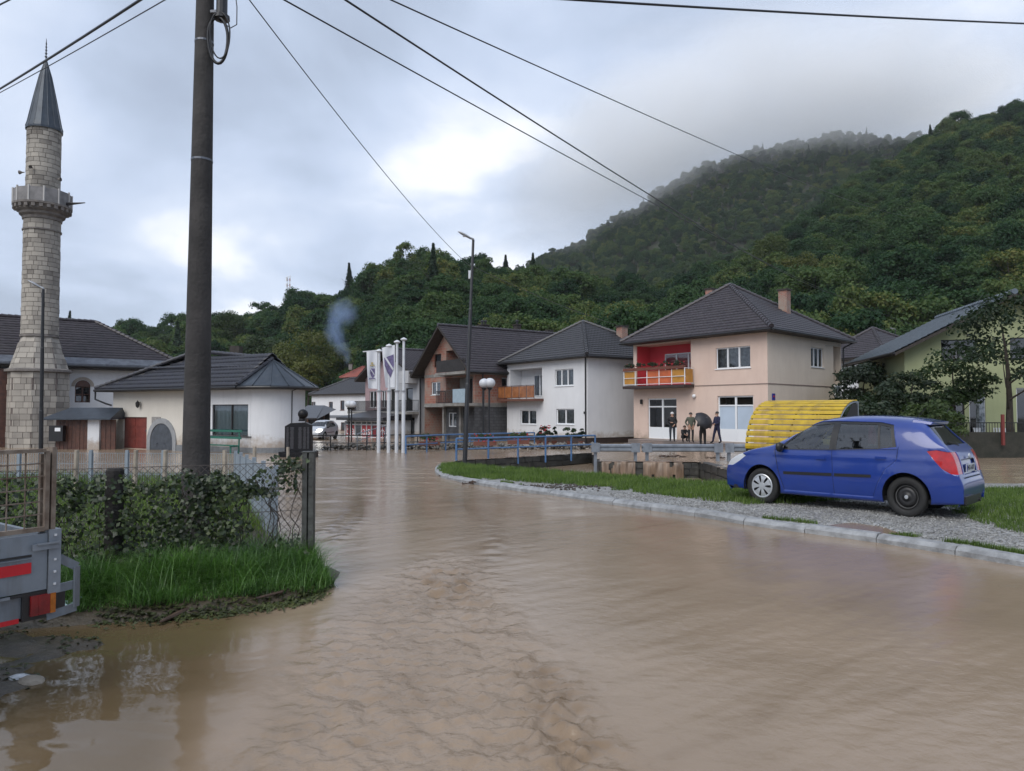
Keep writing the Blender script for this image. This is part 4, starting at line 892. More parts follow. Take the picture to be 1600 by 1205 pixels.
wall(bh, FF, z1 + .3, z2, [(ax(FF, 674), ax(FF, 688), FF.zat(2, 617), FF.zat(2, 597)), (rc0, FF.L - .25, z1 + .3, z2 - .12, 1.3)], m_brick, name='brick_wall')
for za, zb_ in ((z1, z1 + .3), (z2, z2 + .25)):
    q = MB()
    for f in (FF, FR): P = [f.p(-.02, za, .03), f.p(f.L + .02, za, .03), f.p(f.L, za, -.1), f.p(0, za, -.1)]; q.hexa(P + [Vector((p.x, p.y, zb_)) for p in P])
    q.build('concrete_beam', m_conc, bh)
gf = ax(FF, 690)
wall(bh, FF, BZ - .4, z1, [(ax(FF, 691.5), ax(FF, 704), FF.zat(4, 667), FF.zat(4, 645)), (ax(FF, 731), ax(FF, 742) - .25, FF.zat(7.5, 667), FF.zat(7.5, 644))], m_block, a0=gf - .35, name='block_wall', out=-.55)
for a in (gf - .35, (gf + FF.L) / 2 - .2, FF.L - .2): MB().box(FF.p(a, (BZ - .4 + z1) / 2, -.45), (.28, .22, z1 - BZ + .4), u=FF.u).build('concrete_column', m_conc, bh)
for a, b_, za, zb_, n, dp in ((ax(FF, 674), ax(FF, 688), FF.zat(2, 617), FF.zat(2, 597), 2, .1), (ax(FF, 678), ax(FF, 689), FF.zat(2.5, 574), FF.zat(2.5, 553), 1, .1), (ax(FF, 691.5), ax(FF, 704), FF.zat(4, 667), FF.zat(4, 645), 2, .65), (ax(FF, 731), ax(FF, 742) - .25, FF.zat(7.5, 667), FF.zat(7.5, 644), 2, .65)):
    window(bh, FF, a, b_, za, zb_, n, depth=dp, sill=(n == 2 and dp < .2), frame=m_frame if n == 2 else m_wood)
m_grime = mat('pale_plaster', (0.34, 0.34, 0.335), .8, col2=(0.26, 0.26, 0.255), scale=1.2)
for zf, zt_, m in ((z1 + .3, z2 - .12, m_grime), (z2 + .25, FF.zat(5, 547), m_brick)):
    wall(bh, FF, zf, zt_, [], m, name='recess_wall', a0=rc0, a1=FF.L - .25, out=-1.29, clip=clip)
    dr = MB(); xa = rc0 + 1.1; P = [FF.p(xa, zf, -1.24), FF.p(xa + .95, zf, -1.24), FF.p(xa + .95, zf, -1.285), FF.p(xa, zf, -1.285)]; dr.hexa(P + [Vector((p.x, p.y, min(zt_ - .1, zf + 2.05))) for p in P]).build('balcony_door', m_dark, bh)
    sb = MB(); P = [FF.p(rc0 - .2, zf - .22, .95), FF.p(FF.L + .1, zf - .22, .95), FF.p(FF.L + .1, zf - .22, -1.28), FF.p(rc0 - .2, zf - .22, -1.28)]; sb.hexa(P + [Vector((p.x, p.y, zf - .004)) for p in P]).build('balcony_slab', m_conc, bh)
zf = z1 + .3; balcony_rail(bh, [FF.p(rc0 - .1, 0, .02), FF.p(rc0 - .1, 0, .88), FF.p(rc0 + 2.6, 0, .88)], zf + 1.0, zf, m_black)
q = MB(); P = [FF.p(rc0 + 2.65, zf + .03, .89), FF.p(FF.L + .05, zf + .03, .89), FF.p(FF.L + .05, zf + .03, .86), FF.p(rc0 + 2.65, zf + .03, .86)]; q.hexa(P + [Vector((p.x, p.y, zf + 1.1)) for p in P]).build('balcony_screen', mat('blue_grey_sheet', (.28, .36, .42), .5, var=.08), bh)
zf = z2 + .25; q = MB(); m_dkp = mat('dark_board', (.018, .016, .016), .7, var=.3)
q.box(FF.p((rc0 + FF.L) / 2, zf + .5, .88), (FF.L - rc0 + .1, .05, .95), u=FF.u); q.build('balcony_board', m_dkp, bh)
sw = ax(FR, 785); wall(bh, FR, z2 + .25, BT, [], m_brick, name='brick_wall'); wall(bh, FR, z1 + .3, z2, [(ax(FR, 784), ax(FR, 793), FR.zat(4, 607), FR.zat(4, 591))], m_brick, name='brick_wall')
window(bh, FR, ax(FR, 784), ax(FR, 793), FR.zat(4, 607), FR.zat(4, 591), 1)
wall(bh, FR, BZ - .4, z1, [], m_block, name='block_wall'); wall(bh, FL, BZ - .4, BT, [], m_brick, name='brick_wall')
wall(bh, FB, BZ - .4, BT, [], m_brick, name='brick_wall')
def gable_roof(parent, F, depth, zt, zap, m, ovg=.7, ove=.65, caps_m=None):
    up = Vector((0, 0, 1)); back = -F.n; a0 = -ove; a1 = F.L + ove; dz = (zap - zt) / (F.L / 2) * ove
    rf = MB(); th = .14
    E0 = F.p(a0, zt - dz, ovg); E1 = F.p(a1, zt - dz, ovg); A = F.p(F.L / 2, zap, ovg); off = back * (depth + 2 * ovg)
    lo = Vector((0, 0, -.18))
    rf.hexa([E0 + lo, E0 + lo + off, E0 + off - Vector((0, 0, .02)), E0 - Vector((0, 0, .02)), A + lo, A + lo + off, A + off - Vector((0, 0, .02)), A - Vector((0, 0, .02))])
    rf.hexa([E1 + lo, E1 - Vector((0, 0, .02)), E1 + off - Vector((0, 0, .02)), E1 + lo + off, A + lo, A - Vector((0, 0, .02)), A + off - Vector((0, 0, .02)), A + lo + off])
    r_ = rf.build('roof', m_soffit, parent)
    roof_slope(r_, E1, E1 + off, A, A + off, m); roof_slope(r_, E0 + off, E0, A + off, A, m); caps(r_, A + Vector((0, 0, .06)), A + off + Vector((0, 0, .06)), m)
    gutter(r_, [E1 + F.u * .06 - Vector((0, 0, .05)), E1 + F.u * .06 + off - Vector((0, 0, .05))], m_black); gutter(r_, [E0 - F.u * .06 - Vector((0, 0, .05)), E0 - F.u * .06 + off - Vector((0, 0, .05))], m_black)
    return r_
brf = gable_roof(bh, FF, 12.6, BT, gz, m_tile, ovg=1.0, ove=.8)
chimney(brf, PX(756, 514, 61.5) - Vector((0, 0, .5)), .7, .75, m_soffit, pots=2, u=s_); chimney(brf, PX(808, 514, 63.5) - Vector((0, 0, .5)), .5, .8, m_soffit, pots=1, u=s_); chimney(brf, PX(858, 521, 66) - Vector((0, 0, .4)), .5, .6, m_soffit, u=s_)
downpipe(bh, FR.p(.7, BT - .2, .1), FR.p(.7, BZ, .1))

# =================================================================== GREY HOUSE WITH BALCONIES
gc = Vector((-8.25, 63.0, 0)); gl = gc - f_ * 12; gr = gc + s_ * 9; gb = gl + s_ * 9; G0 = -1.0; G1 = 5.0
gh = thing('grey_house', 'grey and pink house with dark balconies behind the flagpoles', 'house', (gc.x, gc.y, G0))
m_grey = mat('grey_render', splash=(.30, .235, .175), col=(0.42, 0.425, 0.44), rough=.8, col2=(0.36, 0.365, 0.38), scale=.7, streak=((.3, .3, .31), .2)); m_dpink = mat('dusky_pink_render', (0.36, 0.25, 0.26), .8, var=.08, scale=1)
FF = Face(gl, gc, G0); FR = Face(gc, gr, G0); FB = Face(gr, gb, G0); FL = Face(gb, gl, G0)
gap = PZ(546, ((gl + gc) / 2).y); sl_ = math.atan2(gap - G1, FF.L / 2)
clip = [(FF.p(FF.L / 2, gap - .12), (FF.u * math.sin(sl_) + Vector((0, 0, math.cos(sl_)))).to_tuple()), (FF.p(FF.L / 2, gap - .12), (-FF.u * math.sin(sl_) + Vector((0, 0, math.cos(sl_)))).to_tuple())]
zm = FF.zat(FF.L, 643); mid_ = ax(FF, 606)
W1 = [(ax(FF, 577), ax(FF, 588), zm + .35, zm + 2.0), (ax(FF, 596), ax(FF, 603), zm + .35, zm + 2.0)]; W2 = [(ax(FF, 611), ax(FF, 617), zm + .05, zm + 2.1), (ax(FF, 634), ax(FF, 645), zm + .05, zm + 2.1)]
W3 = [(ax(FF, 609), ax(FF, 616), G0 + .1, zm - .55), (ax(FF, 634), ax(FF, 648), G0 + .1, zm - .55)]
wall(gh, FF, zm, gap, W1, m_dpink, a1=mid_, clip=clip); wall(gh, FF, zm, gap, W2, m_grey, a0=mid_, clip=clip); wall(gh, FF, G0 - .3, zm, W3, m_grey)
for f in (FR, FB, FL): wall(gh, f, G0 - .3, G1, [], m_grey)
for w in W1: window(gh, FF, *w, 2)
for w in W2: window(gh, FF, *w, 1, frame=m_dark, curtain=False, sill=False)
for w in W3: window(gh, FF, *w, 2, frame=m_dark, sill=False)
for a, b_ in ((ax(FF, 560), ax(FF, 604)), (ax(FF, 606), FF.L)):
    sb = MB(); P = [FF.p(a, zm - .25, 1.2), FF.p(b_, zm - .25, 1.2), FF.p(b_, zm - .25, .003), FF.p(a, zm - .25, .003)]; sb.hexa(P + [Vector((p.x, p.y, zm - .02)) for p in P]).build('balcony_slab', m_conc, gh)
    balcony_rail(gh, [FF.p(a, 0, .05), FF.p(a, 0, 1.15), FF.p(b_, 0, 1.15), FF.p(b_, 0, .05)], zm + 1.0, zm, m_black)
gable_roof(gh, FF, 8.6, G1, gap, m_tile, ovg=.9, ove=.7)
q = MB(); q.box(FF.p(FF.L - 1.1, zm + 3.05, .5), (2.0, 1.0, 1.1), u=FF.u).build('box_bay', m_grey, gh)
downpipe(gh, FR.p(.1, G1 - .3, .08), FR.p(.1, G0, .08))
q = MB(); q.lathe(FR.p(2.0, FR.zat(2, 664), .3), [(.001, .05), (.3, .02), (.42, -.06)], 18, M=Matrix.Rotation(R(-60), 3, 'Y')).build('satellite_dish', m_grey, gh, smooth=True)

# =================================================================== LONG WHITE HOUSE, RED ROOF, SHOP
D4 = 92.0; a4 = Vector((PXX(483, D4), D4 + 2, 0)); b4 = Vector((PXX(585, D4), D4 - 5, 0)); Z4 = -1.3
lh = thing('long_white_house', 'long white house with small dark windows and grey hipped roof', 'house', (a4.x, a4.y, Z4))
FF = Face(a4, b4, Z4); bk = -FF.n * 8; FR = Face(b4, b4 + bk, Z4); FB = Face(b4 + bk, a4 + bk, Z4); FL = Face(a4 + bk, a4, Z4); T4 = FF.zat(FF.L / 2, 616)
ws = []
for px, y0, y1 in ((490, 638, 628), (504, 646, 636), (517, 641, 628), (535, 641, 626), (517, 672, 660), (536, 673, 660), (553, 641, 627)):
    a = ax(FF, px); ws.append((a - .42, a + .42, FF.zat(a, y0), FF.zat(a, y1)))
wall(lh, FF, Z4 - .5, T4, ws, m_white)
for w in ws: window(lh, FF, *w, 1, frame=m_wood, curtain=False, fw=.08)
for f in (FR, FB, FL): wall(lh, f, Z4 - .5, T4, [], m_white)
q = MB(); q.bar(FF.p(0, FF.zat(4, 651), .03), FF.p(FF.L, FF.zat(4, 651), .03), .06, .35).build('string_course', mat('band_grey', (.16, .17, .19), .7), lh)
ce = [Vector((p.x, p.y, T4 + .02)) for p in expand([a4, b4, b4 + bk, a4 + bk], .5)]; rz = FF.zat(FF.L / 2, 592) + .2
hip_roof(lh, ce, [Vector((*(a4 + bk / 2 + FF.u * 2.5).xy, rz)), Vector((*(b4 + bk / 2 - FF.u * 1.5).xy, rz))], m_tile_g, gut=False)
# dark carport beside the memorial
sh = thing('carport', 'dark open carport with sloping grey sheet roof behind the memorial', 'carport', (PXX(486, 66), 66, -1.0))
q = MB(); zt_ = PZ(633, 66); zl_ = PZ(653, 64); XA, XB = PXX(462, 66), PXX(499, 66)
q.hexa([(XA, 63, zl_ - .12), (XB + .6, 63, zl_ - .12), (XB + .6, 70, zt_ - .4), (XA, 70, zt_ - .4), (XA, 63, zl_), (XB + .6, 63, zl_), (XB - .6, 70, zt_), (XA, 70, zt_)]).build('sheet_roof', m_tile_g, sh)
for X, Y, zz in ((XA + .1, 63.3, zl_ - .11), (XB + .4, 63.3, zl_ - .11), (XA + .1, 69.6, zt_ - .4), (XB - .5, 69.6, zt_ - .4)): MB().bar((X, Y, -1.2), (X, Y, zz), .12).build('post', m_wood, sh)
MB().box(((XA + XB) / 2, 69.8, .3), (XB - XA, .08, 2.6)).build('back_panel', m_dark, sh)
# red roofed house higher up
rr = thing('red_roof_house', 'small white house with red tiled roof and smoking chimney', 'house', (PXX(545, 112), 112, 2)); aR = Vector((PXX(528, 110), 113, 0)); bR = Vector((PXX(566, 110), 109, 0))
F5 = Face(aR, bR, 2); bk = -F5.n * 6; t5 = F5.zat(2, 590)
for A, B in ((aR, bR), (bR, bR + bk), (bR + bk, aR + bk), (aR + bk, aR)): wall(rr, Face(A, B, 0), -1.5, t5, [], m_white)
ce = [Vector((p.x, p.y, t5 + .02)) for p in expand([aR, bR, bR + bk, aR + bk], .4)]; rz = PZ(573, 113)
rf5 = hip_roof(rr, ce, [Vector((*(aR + bk / 2 + F5.u * .9).xy, rz)), Vector((*(bR + bk / 2 - F5.u * .9).xy, rz))], m_tile_r, gut=False)
chimney(rf5, PX(548, 575, 112) - Vector((0, 0, .3)), .55, .9, m_conc)
m_smoke = volmat('smoke', (0.50, 0.66, 0.98), 0.30, 2.4)
for px, py, rd_, lab in ((543, 559, (.8, .8, 1.7), 'narrow start of the blue smoke above the chimney of the red roofed house'), (533, 540, (1.5, 1.3, 2.5), 'lower plume of blue smoke over the red roofed house'), (523, 516, (2.1, 1.8, 3.2), 'drifting middle of the blue smoke plume before the wooded slope'), (535, 489, (2.9, 2.2, 2.7), 'thin upper end of the blue smoke plume before the wooded slope')):
    tag(puff('smoke', PX(px, py, 112), rd_, m_smoke, (0, R(random.uniform(-25, 5)), random.uniform(0, 3))), lab, 'smoke', kind='stuff')
# corner shop
s0 = Vector((PXX(540, 66), 66.5, 0)); s1 = Vector((PXX(606, 62), 62.5, 0)); SZ = -.9
shp = thing('corner_shop', 'small shop with red and white lettered windows under a dark awning', 'shop', (s0.x, s0.y, SZ)); FF = Face(s0, s1, SZ)
m_redp = mat('red_film', (0.42, 0.025, 0.03), .35, var=.1, scale=1); m_dredp = mat('dark_red_film', (0.20, 0.012, 0.016), .35, var=.1)
zt_ = FF.zat(0, 658); zc_ = FF.zat(0, 663); zs = FF.zat(0, 682); zb_ = FF.zat(0, 690)
pans = [(541, 548, m_redp, 'b'), (549.5, 555, m_redp, 'a'), (556, 565, None, None), (566, 573, m_redp, 'a'), (574, 580, m_redp, 's'), (583, 591, m_dredp, None), (593, 604, m_dredp, None)]
fr = MB()
for px in (540, 548.7, 555.5, 565.5, 573.5, 581, 592, 605): fr.box(FF.p(ax(FF, px), (zb_ + zt_) / 2, 0), (.1, .1, zt_ - zb_), u=FF.u)
for z in (zt_, zc_, zs, zb_): fr.box(FF.p(FF.L / 2, z, .004), (FF.L, .1, .09), u=FF.u)
fro = fr.build('shopfront_frame', m_frame, shp)
for a, b_, m, ch in pans:
    A, B = ax(FF, a) + .03, ax(FF, b_) - .03
    for y0, y1, mm in ((zb_ + .05, zs - .05, m or m_frost), (zs + .05, zc_ - .05, m or m_pane), (zc_ + .05, zt_ - .05, m_pane)):
        P = [FF.p(A, y0, .02), FF.p(B, y0, .02), FF.p(B, y0, -.02), FF.p(A, y0, -.02)]; MB().hexa(P + [Vector((p.x, p.y, y1)) for p in P]).build('window_panel', mm, fro)
    if ch:
        M = Matrix.Translation(FF.p((A + B) / 2, (zs + zc_) / 2, .03)) @ Matrix(((FF.u.x, 0, FF.n.x, 0), (FF.u.y, 0, FF.n.y, 0), (0, 1, 0, 0), (0, 0, 0, 1)))
        text_mesh(ch, 'letter', 1.15, M, m_frame, fro)
A, B = ax(FF, 593.5), ax(FF, 603.5); q = MB(); cpt = FF.p((A + B) / 2, zs + .1, .03)
for k in range(12):
    t0, t1 = math.pi * k / 12, math.pi * (k + 1) / 12; q.bar(cpt + FF.u * math.cos(t0) * .36 + Vector((0, 0, math.sin(t0) * .6)), cpt + FF.u * math.cos(t1) * .36 + Vector((0, 0, math.sin(t1) * .6)), .05)
q.bar(cpt, cpt + Vector((0, 0, 1.1)), .05); q.build('arch_emblem', m_frame, fro)
q = MB(); bk = -FF.n * 4; P = [FF.p(-.4, zt_ + .1, .9), FF.p(FF.L + .3, zt_ + .1, .9), FF.p(FF.L + .3, zt_ + .1, -4), FF.p(-.4, zt_ + .1, -4)]
q.hexa(P + [p + Vector((0, 0, .25 if k < 2 else 1.0)) for k, p in enumerate(P)]).build('awning_roof', m_tile_g, shp)
for A, B in ((s1, s1 + bk), (s1 + bk, s0 + bk), (s0 + bk, s0)): wall(shp, Face(A, B, SZ), SZ - .5, zt_ + .1, [], m_white)
MB().box(FF.p(FF.L / 2, (SZ - .5 + zb_) / 2 - .03, -.05), (FF.L, .16, zb_ - SZ + .42), u=FF.u).build('shop_plinth', m_conc, shp)
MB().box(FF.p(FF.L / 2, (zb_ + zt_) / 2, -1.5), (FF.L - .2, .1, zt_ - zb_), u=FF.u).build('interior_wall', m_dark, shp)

# =================================================================== MOSQUE + MINARET
MZ = -0.7
mu = Vector((.8, .6, 0)); mo = Vector((-28.0, 44.5, 0)); mb_ = Vector((-.6, .8, 0))
mA = mo - mu * 14; mB = mo + mu * 6.4; mC = mB + mb_ * 9; mD = mA + mb_ * 9; MT = PZ(572, 44.5)
ms = thing('mosque', 'white mosque with long brown tiled roof and small arched window', 'mosque', (mo.x, mo.y, MZ))
FF = Face(mA, mB, MZ); aw_ = ax(FF, 129); wz0, wz1 = FF.zat(aw_, 629), FF.zat(aw_, 604)
wall(ms, FF, MZ - .4, MT, [(aw_ - .42, aw_ + .42, wz0, wz1)], m_white, reveal=.25)
for A, B in ((mB, mC), (mC, mD), (mD, mA)): wall(ms, Face(A, B, MZ), MZ - .4, MT, [], m_white)
wd = window(ms, FF, aw_ - .42, aw_ + .42, wz0, wz1, 2, frame=m_wood, curtain=False, depth=.16, sill=False, transom=(wz0 + wz1) / 2)
q = MB(); pts = [FF.p(aw_ + .42 * math.cos(math.pi * k / 12), wz1 + .40 * math.sin(math.pi * k / 12), .012) for k in range(13)]; q.prism(pts, FF.n * .02); q.build('window_arch', m_wood, wd)
q = MB(); m_surr = mat('stone_surround', (0.34, 0.30, 0.26), .8, var=.1, scale=4)
for k in range(10):
    t0, t1 = math.pi * k / 10, math.pi * (k + 1) / 10; P = []
    for rr_, dd in ((.44, 0), (.62, 0)):
        pass
    A = [FF.p(aw_ + r_ * math.cos(t), wz1 + r_ * .95 * math.sin(t), .004) for r_, t in ((.45, t0), (.63, t0), (.63, t1), (.45, t1))]; q.prism(A, FF.n * .035)
q.build('arch_surround', m_surr, wd)
eo = .75; e0 = mA - mb_ * eo - mu * eo; e1 = mB - mb_ * eo + mu * eo; e2 = mC + mb_ * eo + mu * eo; e3 = mD + mb_ * eo - mu * eo
ce = [Vector((p.x, p.y, MT + .05)) for p in (e0, e1, e2, e3)]; rzz = 7.75
rA = mA + mb_ * 4.5 + mu * 4; rB = mB + mb_ * 4.5 - mu * 4.3
mrf = hip_roof(ms, ce, [Vector((rA.x, rA.y, rzz)), Vector((rB.x, rB.y, rzz))], m_tile, thick=.25)
q = MB(); m_snow = mat('zinc_sheet', (0.16, 0.17, 0.19), .35, col2=(0.09, 0.095, 0.11), scale=2.5, metal=.6)
sv = (Vector((rA.x, rA.y, rzz)) - ce[0]); 
q.hexa([ce[0] + Vector((0, 0, -.05)) - mb_ * .06, ce[1] + Vector((0, 0, -.05)) - mb_ * .06, ce[1] + mb_ * .55 + Vector((0, 0, .32)), ce[0] + mb_ * .55 + Vector((0, 0, .32)),
        ce[0] + Vector((0, 0, .09)) - mb_ * .06, ce[1] + Vector((0, 0, .09)) - mb_ * .06, ce[1] + mb_ * .55 + Vector((0, 0, .50)), ce[0] + mb_ * .55 + Vector((0, 0, .50))]); q.build('eave_flashing', m_snow, mrf)
# wooden porch left of the minaret
q = MB(); a1_ = ax(FF, 12); P = [FF.p(a1_ - 7, MZ, .6), FF.p(a1_, MZ, .6), FF.p(a1_, MZ, .05), FF.p(a1_ - 7, MZ, .05)]; q.hexa(P + [Vector((p.x, p.y, MT - .3)) for p in P]).build('wooden_porch', m_wood, ms)
for k in range(3):
    q = MB(); aa = a1_ - .75 - k * 1.3; P = [FF.p(aa - .35, MZ + .9, .62), FF.p(aa + .35, MZ + .9, .62), FF.p(aa + .35, MZ + .9, .605), FF.p(aa - .35, MZ + .9, .605)]; q.hexa(P + [Vector((p.x, p.y, MZ + 2.6)) for p in P]).build('porch_window', m_pane, ms)
downpipe(ms, FF.p(ax(FF, 19), MT - .2, .25), FF.p(ax(FF, 19), MZ, .25), r=.07)

m_stone = leafmat('minaret_stone', [(0.02, (0.15, 0.135, 0.12)), (0.25, (0.25, 0.23, 0.205)), (0.5, (0.33, 0.305, 0.27)), (0.95, (0.43, 0.395, 0.345))], rough=.85, transl=0.0, attr=.7, wo=0, wi=.55, wnz=.85)
m_joint = mat('minaret_joint', (0.12, 0.10, 0.09), .9, var=.2)
mn = thing('minaret', 'tall stone minaret with balcony and dark pointed metal roof', 'minaret', (PXX(60, 42.5), 42.5, MZ))
MX, MY = PXX(60, 42.5), 42.5
zz = lambda py: PZ(py, 42.5)
def stone_ring(z0, z1, r0, r1, n, ch, name, sides=None, tw=R(22.5)):
    V = []; F = []; rows = max(1, round((z1 - z0) / ch)); rr_ = random.Random(n)
    core = MB(); nn = sides or 32; core.lathe((MX, MY, 0), [(r0 - .03, z0), (r1 - .03, z1)], nn, a0=tw, a1=tw + 2 * math.pi); co_ = core.build(name + '_core', m_joint, mn, smooth=sides is None)
    def rad(a, r_):
        if not sides: return r_
        w = 2 * math.pi / sides; k = ((a - tw) % w) - w / 2; return r_ * math.cos(w / 2) / math.cos(k)
    for i in range(rows):
        za = z0 + (z1 - z0) * i / rows + .012; zb_ = z0 + (z1 - z0) * (i + 1) / rows - .012
        a = rr_.uniform(0, 1)
        cuts = [a]
        while cuts[-1] < a + 2 * math.pi - .12: cuts.append(cuts[-1] + 2 * math.pi / n * rr_.uniform(.6, 1.45))
        cuts[-1] = a + 2 * math.pi
        for c0, c1 in zip(cuts[:-1], cuts[1:]):
            k = max(2, int((c1 - c0) / .16)); pr = rr_.uniform(-.012, .014); b = len(V); ra = r0 + (r1 - r0) * (za - z0) / (z1 - z0); rb = r0 + (r1 - r0) * (zb_ - z0) / (z1 - z0)
            for j in range(k + 1):
                t = c0 + .012 / r0 + (c1 - c0 - .024 / r0) * j / k
                for (r_, z_) in ((rad(t, ra) - .05, za), (rad(t, ra) + pr, za), (rad(t, rb) + pr, zb_), (rad(t, rb) - .05, zb_)): V.append((MX + r_ * math.cos(t), MY + r_ * math.sin(t), z_))
            for j in range(k):
                for m_ in range(3): F.append((b + j * 4 + m_, b + (j + 1) * 4 + m_, b + (j + 1) * 4 + m_ + 1, b + j * 4 + m_ + 1))
            F.append((b, b + 1, b + 2, b + 3)); F.append((b + k * 4 + 3, b + k * 4 + 2, b + k * 4 + 1, b + k * 4))
    return meshobj(name, V, F, m_stone, mn, kind='stuff')
stone_ring(MZ - .3, zz(583), 1.62, 1.60, 20, .34, 'base_stonework', sides=8)
stone_ring(zz(578), zz(528), 1.56, .98, 16, .30, 'transition_stonework', sides=8)
stone_ring(zz(524), zz(363), .97, .955, 13, .27, 'shaft_stonework'); stone_ring(zz(361), zz(346), .965, .965, 13, .28, 'collar_stonework')
stone_ring(zz(301), zz(204), .90, .89, 12, .27, 'upper_stonework')
m_trim = mat('stone_trim', (0.20, 0.18, 0.165), .85, col2=(0.11, 0.10, 0.095), scale=3)
for z, r_, h_ in ((zz(580), 1.72, .12), (zz(526), 1.02, .10), (zz(362), 1.02, .08)): MB().lathe((MX, MY, z), [(r_ - .2, -h_), (r_, -h_ * .6), (r_, h_ * .5), (r_ - .2, h_)], 32).build('string_ring', m_trim, mn)
q = MB(); q.lathe((MX, MY, 0), [(.9, zz(347)), (1.02, zz(346)), (1.04, zz(342)), (1.18, zz(339)), (1.2, zz(336)), (1.36, zz(333)), (1.38, zz(329)), (1.54, zz(326)), (1.54, zz(323)), (.8, zz(323))], 32).build('corbel', m_trim, mn)
m_par = mat('parapet_stone', (0.24, 0.23, 0.23), .8, col2=(0.15, 0.145, 0.145), scale=2); m_parj = mat('parapet_post', (0.40, 0.39, 0.38), .8)
par = MB(); par.lathe((MX, MY, 0), [(1.40, zz(324)), (1.50, zz(324)), (1.50, zz(302)), (1.40, zz(302)), (1.40, zz(324))], 12, a0=.1, a1=.1 + 2 * math.pi); po = par.build('parapet', m_par, mn)
for k in range(12):
    a = .1 + k * math.pi / 6; MB().bar((MX + 1.49 * math.cos(a), MY + 1.49 * math.sin(a), zz(324)), (MX + 1.49 * math.cos(a), MY + 1.49 * math.sin(a), zz(300)), .08).build('parapet_post', m_parj, po)
for k in range(24):
    a = k * math.pi / 12; MB().box((MX + 1.44 * math.cos(a), MY + 1.44 * math.sin(a), zz(329)), (.14, .2, .2), rz=a).build('corbel_block', m_trim, mn)
m_lead = mat('lead_sheet', (0.045, 0.058, 0.075), .38, col2=(0.03, 0.038, 0.05), scale=1.5, metal=.4, streak=((.10, .11, .12), .35))
q = MB(); q.lathe((MX, MY, 0), [(.86, zz(205)), (.98, zz(206)), (.98, zz(203)), (.90, zz(196)), (.62, zz(157)), (.33, zz(120)), (.03, zz(92)), (.001, zz(91))], 16); co_ = q.build('spire', m_lead, mn)
q = MB()
for k in range(16):
    a = 2 * math.pi * k / 16; q.tube([(MX + r_ * math.cos(a), MY + r_ * math.sin(a), z_) for r_, z_ in ((.985, zz(203)), (.905, zz(196)), (.625, zz(157)), (.335, zz(120)), (.035, zz(93)))], .014, 5)
q.build('spire_seams', m_lead, co_)
q = MB(); z0_ = zz(94); pr_ = [(.03, z0_)]
for k in range(5):
    zc2 = z0_ + .2 + k * .2; pr_ += [(.025, zc2 - .08), (.085 - .01 * k, zc2), (.025, zc2 + .08)]
pr_ += [(.012, z0_ + 1.3), (.001, z0_ + 1.35)]; q.lathe((MX, MY, 0), pr_, 10).build('finial', m_black, co_, smooth=True)
for px, py, dx in ((34, 272, -1), (86, 283, 1)):
    z_ = zz(py); q = MB(); M = Matrix.Rotation(R(90) * dx, 3, 'Y'); q.lathe((MX + dx * .95, MY - .3, z_), [(.03, 0), (.04, .12), (.12, .28), (.12, .3)], 10, M=M).build('loudspeaker', m_trim, mn)
q = MB(); q.lathe((MX - .02, MY - .93, zz(271)), [(.03, 0), (.04, .1), (.11, .2), (.11, .22)], 10, M=Matrix.Rotation(R(90), 3, 'X')).build('loudspeaker', m_trim, mn)
q = MB(); p0 = Vector((MX + 1.45, MY, zz(319))); q.tube([p0, p0 + Vector((1.1, 0, .08))], [.10, .03], 6).build('bracket_arm', m_black, mn)

# gate with dark canopy between minaret and annex
gt = thing('wooden_gate', 'wooden plank gate under a dark metal canopy beside the minaret', 'gate', (PXX(130, 39), 39, MZ))
DG = 39.0; zc0 = PZ(656, DG); zc1 = PZ(637, DG); xL, xR = PXX(74, DG), PXX(181, DG)
q = MB(); q.hexa([(xL, DG - .5, zc0), (xR, DG - .5, zc0), (xR, DG + 1.2, zc0 + .05), (xL + .6, DG + 1.2, zc0 + .05), (xL, DG - .5, zc0 + .07), (xR, DG - .5, zc0 + .07), (xR, DG + .7, zc1), (xL + .85, DG + .7, zc1)]).build('canopy', mat('canopy_sheet', (.03, .038, .05), .4, var=.2), gt)
for (pa, pb, mm) in ((89, 139, m_wood), (159, 182, m_wood)):
    n = max(3, int((pb - pa) / 6))
    for k in range(n):
        x0_, x1_ = PXX(pa + (pb - pa) * k / n, DG), PXX(pa + (pb - pa) * (k + 1) / n, DG); MB().box(((x0_ + x1_) / 2, DG + random.uniform(-.01, .01), (MZ + zc0) / 2), (x1_ - x0_ - .02, .05, zc0 - MZ)).build('plank', mm, gt)
MB().box((PXX(149, DG), DG + .02, (MZ + zc0) / 2), (PXX(158, DG) - PXX(140, DG), .3, zc0 - MZ - .04)).build('pier', m_white, gt)
q = MB(); q.box((PXX(95, DG), DG - .25, PZ(677, DG)), (.75, .25, .85)); ib = q.build('notice_box', m_black, gt); MB().box((PXX(98, DG), DG - .385, PZ(671, DG)), (.3, .012, .19)).build('paper_notice', m_frame, ib)

